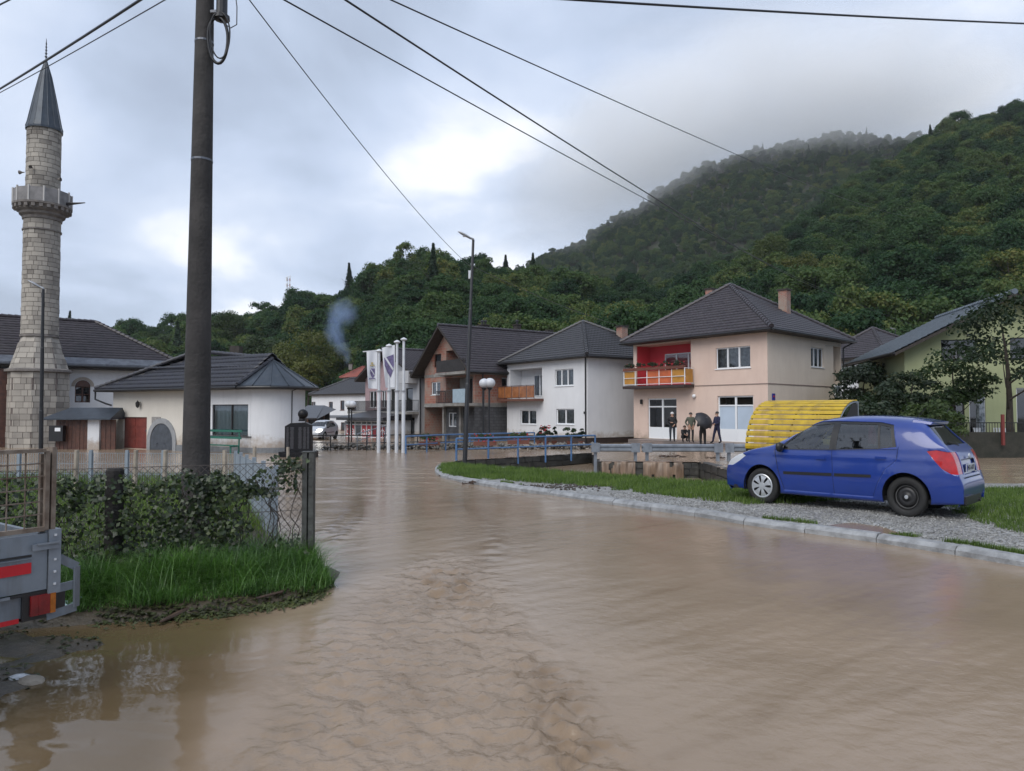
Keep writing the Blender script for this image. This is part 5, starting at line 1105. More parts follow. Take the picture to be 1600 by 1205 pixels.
# =================================================================== ANNEX WITH ROUND END
AZ = -0.5; aL = Vector((PXX(177, 40.5), 40.5, 0)); aR_ = Vector((PXX(388, 34.8), 34.8, 0)); FF = Face(aL, aR_, AZ); AT = FF.zat(FF.L, 604) ; rE = 1.55
an = thing('annex', 'low cream and white building with shiny black tiled roof and round end', 'building', (aL.x, aL.y, AZ))
m_cw = mat('cream_white_render', splash=(.30, .235, .175), col=(0.60, 0.57, 0.51), rough=.8, col2=(0.55, 0.52, 0.465), scale=.8, streak=((.44, .41, .36), .2), bump=.06, bscale=60)
d0_, d1_ = ax(FF, 193), ax(FF, 230); dz1 = FF.zat(d1_, 652); w0_, w1_ = ax(FF, 332), ax(FF, 392); wz0_, wz1_ = FF.zat(w1_, 682), FF.zat(w1_, 632); msp = ax(FF, 300)
wall(an, FF, AZ - .3, AT, [(d0_, d1_, AZ + .05, dz1)], m_cw, a1=msp); wall(an, FF, AZ - .3, AT, [(w0_, w1_, wz0_, wz1_)], m_white, a0=msp)
bkv = -FF.n * rE * 2; ctr = aR_ - FF.n * rE
q = MB(); a0a = math.atan2(FF.n.y, FF.n.x); ns = 24; pts = [ctr + Vector((math.cos(a0a + math.pi * k / ns), math.sin(a0a + math.pi * k / ns), 0)) * rE for k in range(ns + 1)]
for A, B in zip(pts[:-1], pts[1:]): q.poly([(A.x, A.y, AZ + .1), (B.x, B.y, AZ + .1), (B.x, B.y, AT), (A.x, A.y, AT)])
autosmooth(q.build('round_wall', m_white, an))
q = MB(); m_grp = mat('grey_plinth', (.17, .18, .19), .8, var=.15)
for A, B in zip([aL + (aR_ - aL) * .5] + pts[:-1], pts): 
    nrm = Vector(((B - A).y, -(B - A).x, 0)).normalized() * .03; q.poly([(A.x + nrm.x, A.y + nrm.y, AZ - .5), (B.x + nrm.x, B.y + nrm.y, AZ - .5), (B.x + nrm.x, B.y + nrm.y, AZ + .34), (A.x + nrm.x, A.y + nrm.y, AZ + .34)])
q.build('plinth', m_grp, an)
for A, B in ((aR_ + bkv, aL + bkv), (aL + bkv, aL)): wall(an, Face(A, B, AZ), AZ - .3, AT, [], m_cw)
# panelled door
q = MB(); P = [FF.p(d0_, AZ + .05, -.1), FF.p(d1_, AZ + .05, -.1), FF.p(d1_, AZ + .05, -.15), FF.p(d0_, AZ + .05, -.15)]; m_dred = mat('red_brown_door', (.19, .045, .035), .45, col2=(.13, .03, .025), scale=3)
dr = q.hexa(P + [Vector((p.x, p.y, dz1)) for p in P]).build('door', m_dred, an)
for i in range(2):
    for j in range(3):
        aa = d0_ + (d1_ - d0_) * (i + .5) / 2; zz_ = AZ + .05 + (dz1 - AZ - .05) * (j + .5) / 3; MB().box(FF.p(aa, zz_, -.09), ((d1_ - d0_) / 2 - .16, .03, (dz1 - AZ) / 3 - .16), u=FF.u).build('door_panel', m_dred, dr)
MB().box(FF.p(d1_ - .1, AZ + 1.05, -.06), (.04, .08, .14), u=FF.u).build('door_handle', m_snow, dr)
window(an, FF, w0_, w1_, wz0_, wz1_, 2, frame=m_dark, depth=.08, curtain=True, sill=True, fw=.05, cmat=mat('pale_blind', (.36, .45, .47), .8, var=.06))
# arched niche fountain
an0, an1 = ax(FF, 232), ax(FF, 277); am = (an0 + an1) / 2; rA_ = (an1 - an0) / 2; zn = FF.zat(am, 690)
q = MB()
for k in range(14):
    t0, t1 = math.pi * k / 14, math.pi * (k + 1) / 14; q.prism([FF.p(am + r_ * math.cos(t), zn + r_ * math.sin(t), .003) for r_, t in ((rA_ * .78, t0), (rA_, t0), (rA_, t1), (rA_ * .78, t1))], FF.n * .06)
for sgn in (-1, 1): q.prism([FF.p(am + sgn * rA_ * .78, AZ - .2, .003), FF.p(am + sgn * rA_, AZ - .2, .003), FF.p(am + sgn * rA_, zn, .003), FF.p(am + sgn * rA_ * .78, zn, .003)], FF.n * .06)
nch = q.build('fountain_arch', mat('grey_stone', (.26, .27, .28), .7, var=.12, scale=3), an)
q = MB(); q.prism([FF.p(am + rA_ * .77 * math.cos(math.pi * k / 14), zn + rA_ * .77 * math.sin(math.pi * k / 14), .004) for k in range(15)] + [FF.p(am - rA_ * .77, AZ - .2, .004), FF.p(am + rA_ * .77, AZ - .2, .004)], FF.n * .02); q.build('niche_back', mat('slate_blue', (.06, .07, .085), .5, var=.2), nch)
for s2 in (-.35, .35): MB().tube([FF.p(am + s2, zn - .1, .02), FF.p(am + s2, zn - .12, .14), FF.p(am + s2, zn - .2, .15)], .02, 6).build('tap', m_snow, nch)
a_p = ax(FF, 245); MB().box(FF.p(a_p, FF.zat(a_p, 657), .02), (.75, .03, .38), u=FF.u).build('wall_plaque', mat('plaque_grey', (.25, .24, .23), .6, var=.2, scale=12), an)
a_p = ax(FF, 220); q = MB(); zL = FF.zat(a_p, 632); q.lathe(FF.p(a_p, zL, .18), [(.02, -.2), (.1, -.12), (.13, .08), (.05, .16), (.01, .22)], 6).bar(FF.p(a_p, zL + .12, .0), FF.p(a_p, zL + .12, .18), .03).build('wall_lantern', m_black, an)
# roof: hipped, metal cone over the round end
ov = .65; q0 = aL + FF.n * ov - FF.u * ov; q1 = aR_ + FF.n * ov; q2 = aR_ + bkv - FF.n * ov; q3 = aL + bkv - FF.n * ov - FF.u * ov
tA = aL - FF.n * rE + FF.u * 5.2; tB = ctr - FF.u * .1; zA = AT + 2.05; zB = AT + 1.42
up3 = lambda p, z: Vector((p.x, p.y, z))
so2 = MB(); ring_o = [ctr + (p - ctr) * ((rE + ov) / rE) for p in pts]; allp = [q0, q1] + ring_o[1:-1] + [q2, q3]
so2.prism([up3(p, AT - .14) for p in allp], (0, 0, .12)); arf = so2.build('roof', m_soffit, an)
E = AT + .02; roof_slope(arf, up3(q0, E), up3(q1, E), up3(tA, zA), up3(tB, zB), m_tile_b, course=.36, tile=.24, wave=.05); roof_slope(arf, up3(q2, E), up3(q3, E), up3(tB, zB), up3(tA, zA), m_tile_b, course=.36, tile=.24, wave=.05); roof_slope(arf, up3(q3, E), up3(q0, E), up3(tA, zA), up3(tA, zA), m_tile_b, course=.36, tile=.24, wave=.05)
cn = MB()
for A, B in zip(ring_o[:-1], ring_o[1:]): cn.poly([up3(A, E), up3(B, E), up3(tB, zB)])
cno = cn.build('cone_roof', m_lead, arf); q = MB()
for k in range(0, ns + 1, 3): q.tube([up3(ring_o[k], E + .02), up3(tB, zB + .02)], .025, 5)
q.build('cone_seams', m_lead, cno)
for a, b_ in ((up3(tA, zA), up3(tB, zB)), (up3(q0, E), up3(tA, zA)), (up3(q1, E), up3(tB, zB)), (up3(q3, E), up3(tA, zA))): caps(arf, a + Vector((0, 0, .05)), b_ + Vector((0, 0, .05)), m_tile_b, .1)
caps(arf, up3(lerp(q0, tA, .52), E + (zA - E) * .52 + .1), up3(lerp(q1, tB, .62), E + (zB - E) * .62 + .16), m_tile_b, .06, name='snow_rail')
gutter(arf, [up3(q0, AT - .06) + FF.n * .07, up3(q1, AT - .06) + FF.n * .07], m_black); gutter(arf, [up3(p, AT - .06) for p in ring_o], m_black)
chimney(arf, PX(369, 560, 41) - Vector((0, 0, .3)), .55, 1.0, m_soffit, cap=False)
downpipe(an, up3(q0, AT - .1), FF.p(-.05, AT - .9, .05), kink=[up3(q0, AT - .55), up3(lerp(q0, aL, .6), AT - .8)])
downpipe(an, up3(ring_o[11], AT - .08), up3(pts[11], AZ + .3), r=.025, kink=[up3(ctr + (pts[11] - ctr) * 1.02, AT - .2)])
# bench
m_green = mat('green_paint', (.018, .12, .085), .45, var=.15, scale=6)
bn = thing('bench', 'green slatted bench under the annex window', 'bench', tuple(FF.p(ax(FF, 358), AZ, .7)))
x0_, x1_ = ax(FF, 328), ax(FF, 391)
for zz_, oo in ((AZ + 1.15, .42), (AZ + .82, .48), (AZ + .5, .6), (AZ + .5, .75), (AZ + .5, .9)):
    q = MB(); P = [FF.p(x0_, zz_ - .05, oo + .05), FF.p(x1_, zz_ - .05, oo + .05), FF.p(x1_, zz_ - .05, oo), FF.p(x0_, zz_ - .05, oo)]; q.hexa(P + [Vector((p.x, p.y, zz_ + (.06 if oo < .5 else -.01))) for p in P]).build('slat', m_green, bn)
for a in (x0_ + .25, x1_ - .25):
    q = MB(); q.bar(FF.p(a, AZ - .3, .45), FF.p(a, AZ + 1.2, .40), .06).bar(FF.p(a, AZ - .3, .9), FF.p(a, AZ + .44, .9), .06).bar(FF.p(a, AZ + .42, .42), FF.p(a, AZ + .42, .95), .05).build('leg', m_green, bn)
# two short bollards by the wall
for px in (430, 443): pass
# =================================================================== MEMORIAL
m_gran = mat('black_granite', (.007, .007, .009), .4, var=.3, scale=20, spec=.25); m_engr = mat('engraving', (.11, .11, .125), .6)
DM = 31.0; me_ = thing('memorial', 'black granite memorial slab topped by a stone ball', 'memorial', (PXX(467, DM), DM, -.5)); zr = lambda py: PZ(py, DM); X = lambda px: PXX(px, DM)
q = MB(); prof = [(X(447), zr(706)), (X(487), zr(706)), (X(487), zr(664)), (X(479), zr(660)), (X(456), zr(661)), (X(447), zr(666))]; q.prism([(x, DM - .15, z) for x, z in prof], (0, .35, 0)); sl2 = q.build('slab', m_gran, me_); bevel(sl2, .02)
q = MB(); q.box((X(467), DM + .05, zr(712)), (1.5, .8, .36)).box((X(467), DM + .05, zr(722)), (1.9, 1.1, .35)).build('pedestal', m_gran, me_)
q = MB(); q.lathe((X(472), DM + .02, 0), [(.001, zr(657)), (.16, zr(658)), (.13, zr(655.5)), (.12, zr(653.5)), (.15, zr(652.5))], 20).build('neck', m_gran, me_, smooth=True)
q = MB(); q.lathe((X(473.5), DM + .02, zr(647)), [(.215 * math.cos(t), .215 * math.sin(t)) for t in np.linspace(-math.pi / 2, math.pi / 2, 13)], 24).build('ball', m_gran, me_, smooth=True)
q = MB(); rr2 = random.Random(4)
for cx2, w2 in ((451.5, 4.5), (458.5, 6), (471, 6), (478, 4.5), (483.5, 4)):
    for k in range(22):
        zz_ = zr(668) - k * (zr(668) - zr(702)) / 22; L2 = PXX(800 + w2, DM) * rr2.uniform(.65, 1.0); q.box((X(cx2), DM - .153, zz_), (L2, .004, .012))
q.build('engraved_lines', m_engr, sl2)
# =================================================================== UTILITY POLE + WIRES
m_pole = mat('weathered_pole', (.046, .042, .041), .85, col2=(.024, .022, .022), scale=3.0, bump=.5, bscale=25, streak=((.07, .066, .062), .4))
PD = 8.2; pb = PX(303, 880, PD); pb.z = -.1; pt_ = PX(320.5, 0, PD); ptop = pb + (pt_ - pb) * ((7.75 - pb.z) / (pt_.z - pb.z))
up_ = thing('utility_pole', 'thick weathered utility pole rising out of the vine covered fence', 'pole', tuple(pb))
axis = lambda z: pb + (ptop - pb) * ((z - pb.z) / (ptop.z - pb.z)); prd = lambda z: .162 - .0098 * z
q = MB(); q.tube([axis(z) for z in np.linspace(-.1, 7.75, 12)], [prd(z) for z in np.linspace(-.1, 7.75, 12)], 20); po_ = q.build('shaft', m_pole, up_); autosmooth(po_)
for z in (4.6, 6.0):
    q = MB(); q.tube([axis(z - .012), axis(z + .012)], prd(z) + .004, 20, cap=False).build('band', m_snow, up_)
zj = PZ(22, PD); c_ = axis(zj); q = MB(); cc = c_ + Vector((.225, -.06, .05)); q.tube([cc + Vector((0, 0, -.10)), cc + Vector((0, 0, .55))], .062, 12); cl = q.build('splice_closure', m_black, up_); 
q = MB(); q.lathe(cc + Vector((0, 0, -.16)), [(.03, 0), (.09, .01), (.09, .05), (.06, .07)], 12).build('closure_base', m_black, cl)
MB().bar(c_ + Vector((.10, -.08, -.02)), cc + Vector((0, 0, -.05)), .03).build('clamp', m_snow, up_)
lp = []
for t in np.linspace(-.9, .95, 26): a = math.pi * t; lp.append(c_ + Vector((.20 + .115 * math.sin(a), -.10 + .02 * math.cos(a), -.33 - .30 * math.cos(a) * (1 if abs(a) < 1.6 else .75))))
q = MB(); q.tube(lp, .018, 7); q.build('cable_coil', m_black, up_, smooth=True); q = MB(); q.tube([p + Vector((.03, -.02, .05)) for p in lp], .009, 6).build('cable_coil', m_black, up_, smooth=True)
q = MB(); q.tube([c_ + Vector((.24, -.06, -.14)), c_ + Vector((.33, -.06, -.2)), c_ + Vector((.40, -.06, -.16)), c_ + Vector((.40, -.06, .05)), c_ + Vector((.34, -.06, .5))], .006, 6).build('drop_wire', m_black, up_, smooth=True)
def wire(label, a, b_, sag, r, n=28):
    a, b_ = Vector(a), Vector(b_); pts = [a.lerp(b_, t) - Vector((0, 0, sag * 4 * t * (1 - t))) for t in np.linspace(0, 1, n)]
    q = MB(); q.tube(pts, r, 6, cap=False); o = q.build('overhead_wire', m_black, smooth=True); return tag(o, label, 'wire', 'overhead wires')
LD = 26.5; lamp_c = PX(734, 416, LD)
T = lambda z, dx=0, dy=0: axis(z) + Vector((dx, dy, 0))
wire('thin wire from the utility pole to the tall street lamp', T(7.0, .15), lamp_c, .25, .008)
wire('heavier of two wires running from the pole towards the right hillside', T(7.5, .15), PX(1335, 468, 75), .9, .016)
wire('lower wire running from the pole to the right hillside', T(6.95, .15), PX(1335, 470, 75), .45, .011)
wire('upper right wire crossing the misty mountain', T(7.45, .15), PX(1430, 338, 110), .9, .012)
wire('thick cable across the top right corner of the sky', T(6.8, .15), PX(1900, 45, 19), .12, .018)
wire('thick cable crossing the minaret spire', T(6.95, -.12), PX(-260, 268, 30), .35, .019)
wire('thin wire just below the thick cable at the minaret', T(6.78, -.1, .05), PX(-260, 262, 30), .28, .008)
wire('short stretch of wire in the top left corner', T(7.7, -.12), PX(-200, 105, 16), .05, .014)
wire('thin wire from the street lamp to the houses behind', lamp_c + Vector((.1, 0, 0)), PX(1075, 528, 52), .6, .010)
wire('thin wire along the eaves of the pink house', PX(1088, 527, 42), PX(1330, 541, 44.5), .12, .010)
wire('thin wire from the pink house over the roofs to the hill', PX(1310, 462, 75), PX(1600, 560, 60), .4, .012)
# =================================================================== STREET LAMPS
m_lampw = mat('lamp_glass', (.55, .57, .6), .3); m_alu = mat('lamp_housing', (.30, .31, .33), .4, metal=.3)
def street_lamp(label, base, top, r0, r1, head, size):
    o = thing('street_lamp', label, 'street lamp', tuple(base)); base, top = Vector(base), Vector(top); L = (top - base)
    MB().tube([base - Vector((0, 0, .2)), base + L * .34, base + L * .345, base + L * .68, base + L * .685, top], [r0, r0 * .95, (r0 + r1) / 2, (r0 + r1) / 2 * .95, r1, r1 * .9], 12).build('post', m_black, o, smooth=False)
    d = (Vector(head) - top); dn = d.normalized(); e = top + dn * size * 1.05; s = top + dn * size * .1
    MB().tube([top - L.normalized() * .05, top + Vector((0, 0, .03)), s + dn * .1], r1 * .8, 8).build('arm', m_alu, o)
    side = dn.cross(Vector((0, 0, 1))).normalized(); upv = side.cross(dn).normalized(); q = MB(); n = 9
    prof = [(0, .02), (.08, .08), (.25, .13), (.5, .155), (.75, .14), (.93, .08), (1.0, .01)]
    for t, w in prof:
        c = s + (e - s) * t
        for k in range(12):
            a = 2 * math.pi * k / 12; h = math.sin(a); q.v.append(tuple(c + side * math.cos(a) * w * size / .9 + upv * h * w * (.55 if h > 0 else .35) * size / .9))
    for i in range(len(prof) - 1):
        for k in range(12): q.f.append((i * 12 + k, i * 12 + (k + 1) % 12, (i + 1) * 12 + (k + 1) % 12, (i + 1) * 12 + k))
    q.mi = [0] * len(q.f); hd = q.build('lamp_head', m_alu, o, smooth=True)
    MB().lathe((s + e) / 2 - upv * .05 * size, [(.001, -.03), (.1 * size, -.025), (.12 * size, 0)], 12).build('lens', m_lampw, hd); return o
lb = GP(726, 722, .1)
sl1 = street_lamp('tall black street lamp leaning at the corner of the grass strip', lb, PX(739.5, 375, LD), .085, .055, PX(712, 360, LD - .1), .62)
MB().box(PX(737, 430, LD) + Vector((-.05, -.08, 0)), (.13, .12, .3)).build('junction_box', m_lampw, sl1)
sl2_ = street_lamp('slim black street lamp in front of the minaret', (PXX(66, 22), 22, -.3), PX(67.5, 452, 22), .065, .045, PX(45, 439, 21.9), .48)
sl3 = street_lamp('small far street lamp between the pink house and the green house', PX(1399, 560, 70), PX(1399, 515, 70), .06, .045, PX(1390, 512.5, 69.9), .6)
def globe_lamp(label, posts, D, zb_):
    o = thing('globe_lamp', label, 'street lamp', (PXX(posts[0][0], D), D, zb_))
    for (pb_, gx, gy, r_) in posts:
        MB().tube([(PXX(pb_, D), D, zb_ - .2), (PXX(pb_, D), D, PZ(gy, D) - r_)], .055, 8).build('post', m_black, o)
        MB().lathe((PXX(gx, D), D, PZ(gy, D)), [(r_ * math.cos(t), r_ * .92 * math.sin(t)) for t in np.linspace(-math.pi / 2, math.pi / 2, 13)], 20).build('globe', mat('opal_globe', (.5, .52, .55), .3), o, smooth=True)
        MB().lathe((PXX(gx, D), D, PZ(gy, D) - r_), [(.05, -.12), (.14, -.05), (.16, .03), (.05, .05)], 12).build('collar', m_black, o)
    return o
globe_lamp('lamp with two white globes in front of the brick house', [(755.5, 756.5, 599, .30), (764.5, 765.5, 598.5, .31)], 41, -.55); globe_lamp('lamp with a pair of white globes before the corner shop', [(545.5, 545.5, 632, .28), (549.5, 551, 632, .28)], 52, -.7)
# =================================================================== FLAGPOLES AND FLAGS
m_polew = mat('white_pole', (.52, .54, .57), .4, var=.08, scale=3); m_flag = mat('flag_cloth', (.56, .58, .62), .8, var=.05, scale=2); m_shield = mat('shield_violet', (.13, .11, .22), .8, var=.2, scale=8); m_gold = mat('dull_gold', (.35, .29, .14), .7)
FD = 35.0; fp = []
for px, top, lab, gp in ((592, 549, 'leftmost white flagpole, carrying the flag with a small crest', None), (607.5, 541, 'white flagpole mostly hidden behind the large shield flag', None), (620, 535, 'white flagpole carrying the large shield flag', None), (630.5, 531, 'rightmost and tallest white flagpole without a flag', None)):
    zt_ = PZ(top, FD); o = thing('flagpole', lab, 'flagpole', (PXX(px, FD), FD, -.45), group='white flagpoles')
    zh = PZ(611, FD); MB().tube([(PXX(px, FD), FD, -.8), (PXX(px, FD), FD, zh)], .09, 12).build('lower_pole', m_polew, o); MB().tube([(PXX(px, FD), FD, zh), (PXX(px, FD), FD, zt_)], .065, 12).build('upper_pole', m_polew, o)
    MB().tube([(PXX(px, FD), FD, zh - .03), (PXX(px, FD), FD, zh + .03)], .14, 12).build('clamp_ring', m_alu, o); MB().lathe((PXX(px, FD), FD, zt_), [(.001, .12), (.15, .05), (.17, 0), (.1, -.05)], 12).build('cap', m_polew, o)
def flag(label, x0p, x1p, ytl, ytr, ybl, ybr, shield, big, arm):
    # corners in photo columns/rows, hung vertically; gentle folds
    D = FD - .05; nu, nv = 20, 40; o = thing('flag', label, 'flag', tuple(PX(x1p, ytr, D)), group='white flags'); V = []
    def pt(u, v):
        yt = ytl + (ytr - ytl) * u; yb = ybl + (ybr - ybl) * u; p = PX(x0p[0] + (x0p[1] - x0p[0]) * v + (x1p - (x0p[0] + (x0p[1] - x0p[0]) * v)) * u, yt + (yb - yt) * v, D)
        return p + Vector((0, -.10 * math.sin(u * 5 + v * 2.5) * (1 - u) - .02, 0))
    for off in (0,):
        for i in range(nv + 1):
            for j in range(nu + 1): V.append(pt(j / nu, i / nv))
    meshobj('cloth', [tuple(v) for v in V], gridfaces(nv + 1, nu + 1), m_flag, o, smooth=True)
    def patch(poly, m, name, par, lift=-.02):
        q = MB(); q.poly([pt(u, v) + Vector((0, lift, 0)) for u, v in poly]); return q.build(name, m, par)
    sh_ = patch(shield, m_shield, 'shield', o); us = [p[0] for p in shield]; vs2 = [p[1] for p in shield]; u0, u1, v0, v1 = min(us), max(us), min(vs2), max(vs2)
    patch([(u0 + .01, v0 + .03 * (v1 - v0)), (u0 + .18 * (u1 - u0), v0 + .02 * (v1 - v0)), (u1 - .06 * (u1 - u0), v0 + .62 * (v1 - v0)), (u1 - .16 * (u1 - u0), v0 + .70 * (v1 - v0))], m_flag, 'white_band', sh_, -.04)
    for (du, dv) in ((.55, .13), (.8, .14), (.72, .36), (.2, .42), (.38, .6), (.5, .78)):
        cu, cv = u0 + du * (u1 - u0), v0 + dv * (v1 - v0); patch([(cu + .05 * math.cos(t) * (u1 - u0) * 1.2, cv + .035 * math.sin(t) * (v1 - v0) * 1.2) for t in np.linspace(0, 6.28, 7)[:-1]], mat('lily', (.24, .22, .34), .8), 'lily', sh_, -.035)
    if arm: MB().bar(PX(x0p[0] - 6, ytl - .3, D), PX(x1p, ytr - .3, D), .05).build('cross_arm', m_polew, o)
    return o
f1 = flag('white flag with a small crest under a crown', (573, 576), 590, 550, 548, 607, 608, [(.28, .46), (.72, .46), (.74, .58), (.66, .66), (.5, .72), (.34, .66), (.26, .58)], False, True)
f2 = flag('larger white flag with a big violet shield', (597, 603), 617, 544, 539, 606, 605, [(.12, .26), (.90, .22), (.93, .48), (.80, .62), (.55, .76), (.28, .62), (.12, .45)], True, False)
c1 = PX(581.5, 571, FD - .12); MB().box(c1, (.22, .02, .05)).box(c1 + Vector((0, 0, .1)), (.1, .02, .1)).build('crown', m_gold, f1); MB().box(PX(581.5, 591.5, FD - .12), (.30, .02, .05)).build('scroll', m_shield, f1)
# =================================================================== RAILINGS
m_blue = mat('blue_paint', (.075, .17, .34), .4, col2=(.05, .11, .23), scale=4); m_galv = mat('galvanised', (.24, .27, .31), .42, col2=(.17, .19, .22), scale=4, metal=.3, rvar=.2)
def railing(label, pts, h, n, m, r=.035, mids=(.5,), name='railing', zoff=0.0):
    P = [Vector(p) for p in pts]; o = thing(name, label, 'railing', tuple(P[0])); L = [(b_ - a).length for a, b_ in zip(P[:-1], P[1:])]; tot = sum(L)
    def at_(t):
        s = t * tot
        for a, b_, l in zip(P[:-1], P[1:], L):
            if s <= l + 1e-6: return a.lerp(b_, s / l)
            s -= l
        return P[-1].copy()
    for k in range(n + 1):
        p = at_(k / n); MB().tube([p - Vector((0, 0, .3)), p + Vector((0, 0, h))], r, 8).build('post', m, o)
    for hh in (h,) + tuple(h * k for k in mids): MB().tube([p + Vector((0, 0, hh)) for p in P], r * (1 if hh == h else .8), 8).build('rail', m, o)
    return o
r1a = GP(713, 719); r1b = GP(930, 708.5); railing('front blue tube railing along the stream wall', [r1a, r1b], .86, 5, m_blue, .042)
r2a = GP(634, 709); r2b = PX(835, 697, 44); r2b.z = zw(44); railing('rear blue tube railing behind the front one', [r2a, GP(700, 703.5), r2b], .82, 6, m_blue, .042)
railing('dark railing with pale top rail along the far pavement', [GP(488, 704), GP(560, 704.5), GP(725, 700)], .8, 9, m_black, .03)
railing('sloping ramp railing in front of the corner shop', [GP(558, 703) + Vector((0, 0, .1)), GP(602, 698) + Vector((0, 0, .5))], .75, 3, m_galv, .03)
# guard rail: posts with plate, w-beam
gd = thing('guardrail', 'grey steel guardrail on the stream wall before the pink house', 'guardrail', tuple(wallA[2])); ga = wallA[2] + Vector((0, .25, 0)); gb_ = PX(1172, 720, ga.y - .2); gdir = Vector((gb_.x - ga.x, gb_.y - ga.y, 0)).normalized(); gn = Vector((gdir.y, -gdir.x, 0)); gz0 = zw(ga.y)
gx = lambda px: Vector((PXX(px, ga.y), ga.y + (PXX(px, ga.y) - ga.x) * gdir.y / gdir.x, 0))
def wbeam(p0, p1):
    q = MB(); prof = [(-.15, 0), (-.11, .05), (-.05, .05), (-.015, 0), (.015, 0), (.05, .05), (.11, .05), (.15, 0)]; b = []
    for p in (p0, p1):
        for z, o_ in prof: b.append(Vector((p.x, p.y, gz0 + .52 + z)) + gn * (.06 + o_))
        for z, o_ in reversed(prof): b.append(Vector((p.x, p.y, gz0 + .52 + z)) + gn * (.05 + o_))
    n = 16; q.add(b, [(i, (i + 1) % n, n + (i + 1) % n, n + i) for i in range(n)]); q.build('beam', m_galv, gd)
for a, b_ in ((927, 990), (1001, 1118), (1134, 1172)): wbeam(gx(a), gx(b_))
for px in (930, 992, 1010, 1119, 1136): 
    p = gx(px); MB().bar(Vector((p.x, p.y, gz0 - .5)) - gn * .03, Vector((p.x, p.y, gz0 + .68)) - gn * .03, .12, .10).build('post', m_galv, gd); MB().box(Vector((p.x, p.y, gz0 + .53)) + gn * .125, (.34, .025, .36), u=gdir).build('end_plate', m_galv, gd)

# =================================================================== CONTAINER SHELTER
m_yell = mat('yellow_paint', (.50, .34, .012), .45, col2=(.40, .26, .01), scale=3, streak=((.14, .09, .03), .75), bump=.15)
SD = 19.5; rot_ = R(-46); sw_ = Vector((math.cos(rot_), math.sin(rot_), 0)); sd_ = Vector((-sw_.y, sw_.x, 0)); so0 = Vector((PXX(1164, SD), SD, 0)); Ls = 2.4
st = thing('container_shelter', 'yellow ribbed curved shelter over rubbish containers behind the blue car', 'shelter', (so0.x, so0.y, zw(SD)))
zl0 = .64; zt0 = 1.93; Rd = 1.5; nsl = 13
arc = lambda t: (Rd * (1 - math.cos(t * math.pi / 2)) * .92 if t <= 1 else Rd * .92 + (t - 1) * 1.2, zl0 + (zt0 - zl0) * math.sin(min(1, t) * math.pi / 2))
for k in range(nsl):
    t0, t1 = k / nsl, (k + .80) / nsl; (d0, za), (d1, zb_) = arc(t0 * 1.12), arc(t1 * 1.12); q = MB(); tn = Vector((0, 0, 1)) * (d1 - d0) - sd_ * (zb_ - za); tn.normalize()
    dm_, zm_ = (d0 + d1) / 2, (za + zb_) / 2; A = so0 + sd_ * d0; B = so0 + sd_ * d1; M_ = so0 + sd_ * dm_ + Vector((0, 0, zm_)) + tn * .028
    A.z, B.z = za, zb_; pts = [A, A + tn * .012, M_, B + tn * .012, B]; q.prism(pts, sw_ * Ls); q.build('roof_slat', m_yell, st)
for w in np.linspace(.02, Ls - .02, 3):
    q = MB(); pts = []
    for t in np.linspace(0, 1.15, 16): d, z = arc(t); p = so0 + sw_ * w + sd_ * (d + .03); pts.append(Vector((p.x, p.y, z - .035)))
    q.tube(pts, .024, 6).build('hoop', m_black if w < Ls - .1 else m_galv, st)
q = MB()
for w in (.02, Ls * .5, Ls - .02):
    for d in (.04, 1.55): p = so0 + sw_ * w + sd_ * d; MB().bar((p.x, p.y, zw(SD) - .2), (p.x, p.y, zl0 if d < 1 else zt0 - .03), .05).build('leg', m_black if d < 1 else m_galv, st)
for z, d in ((zl0 - .02, .04), (zl0 - .02, 1.55)): p = so0 + sd_ * d; MB().bar((p.x, p.y, z), (p.x + sw_.x * Ls, p.y + sw_.y * Ls, z), .045).build('frame_bar', m_black, st)
p = so0 + sw_ * (Ls + .01)
MB().bar((p.x + sd_.x * .05, p.y + sd_.y * .05, 1.28), (p.x + sd_.x * 1.6, p.y + sd_.y * 1.6, 1.28), .05, .09).build('end_bar', m_galv, st)
MB().bar((p.x + sd_.x * .25, p.y + sd_.y * .25, 1.3), (p.x + sd_.x * .85, p.y + sd_.y * .85, .75), .04).build('end_brace', m_galv, st)
q = MB(); q.prism([Vector((p.x, p.y, 0)) + sd_ * d + Vector((0, 0, z)) for d, z in ((.55, 1.35), (1.5, 1.35), (1.5, 1.85), (1.15, 1.85))], sw_ * -.01); q.build('end_shade_sheet', m_dark, st)  # dark sheet painted in place of the shaded opening at the shelter end
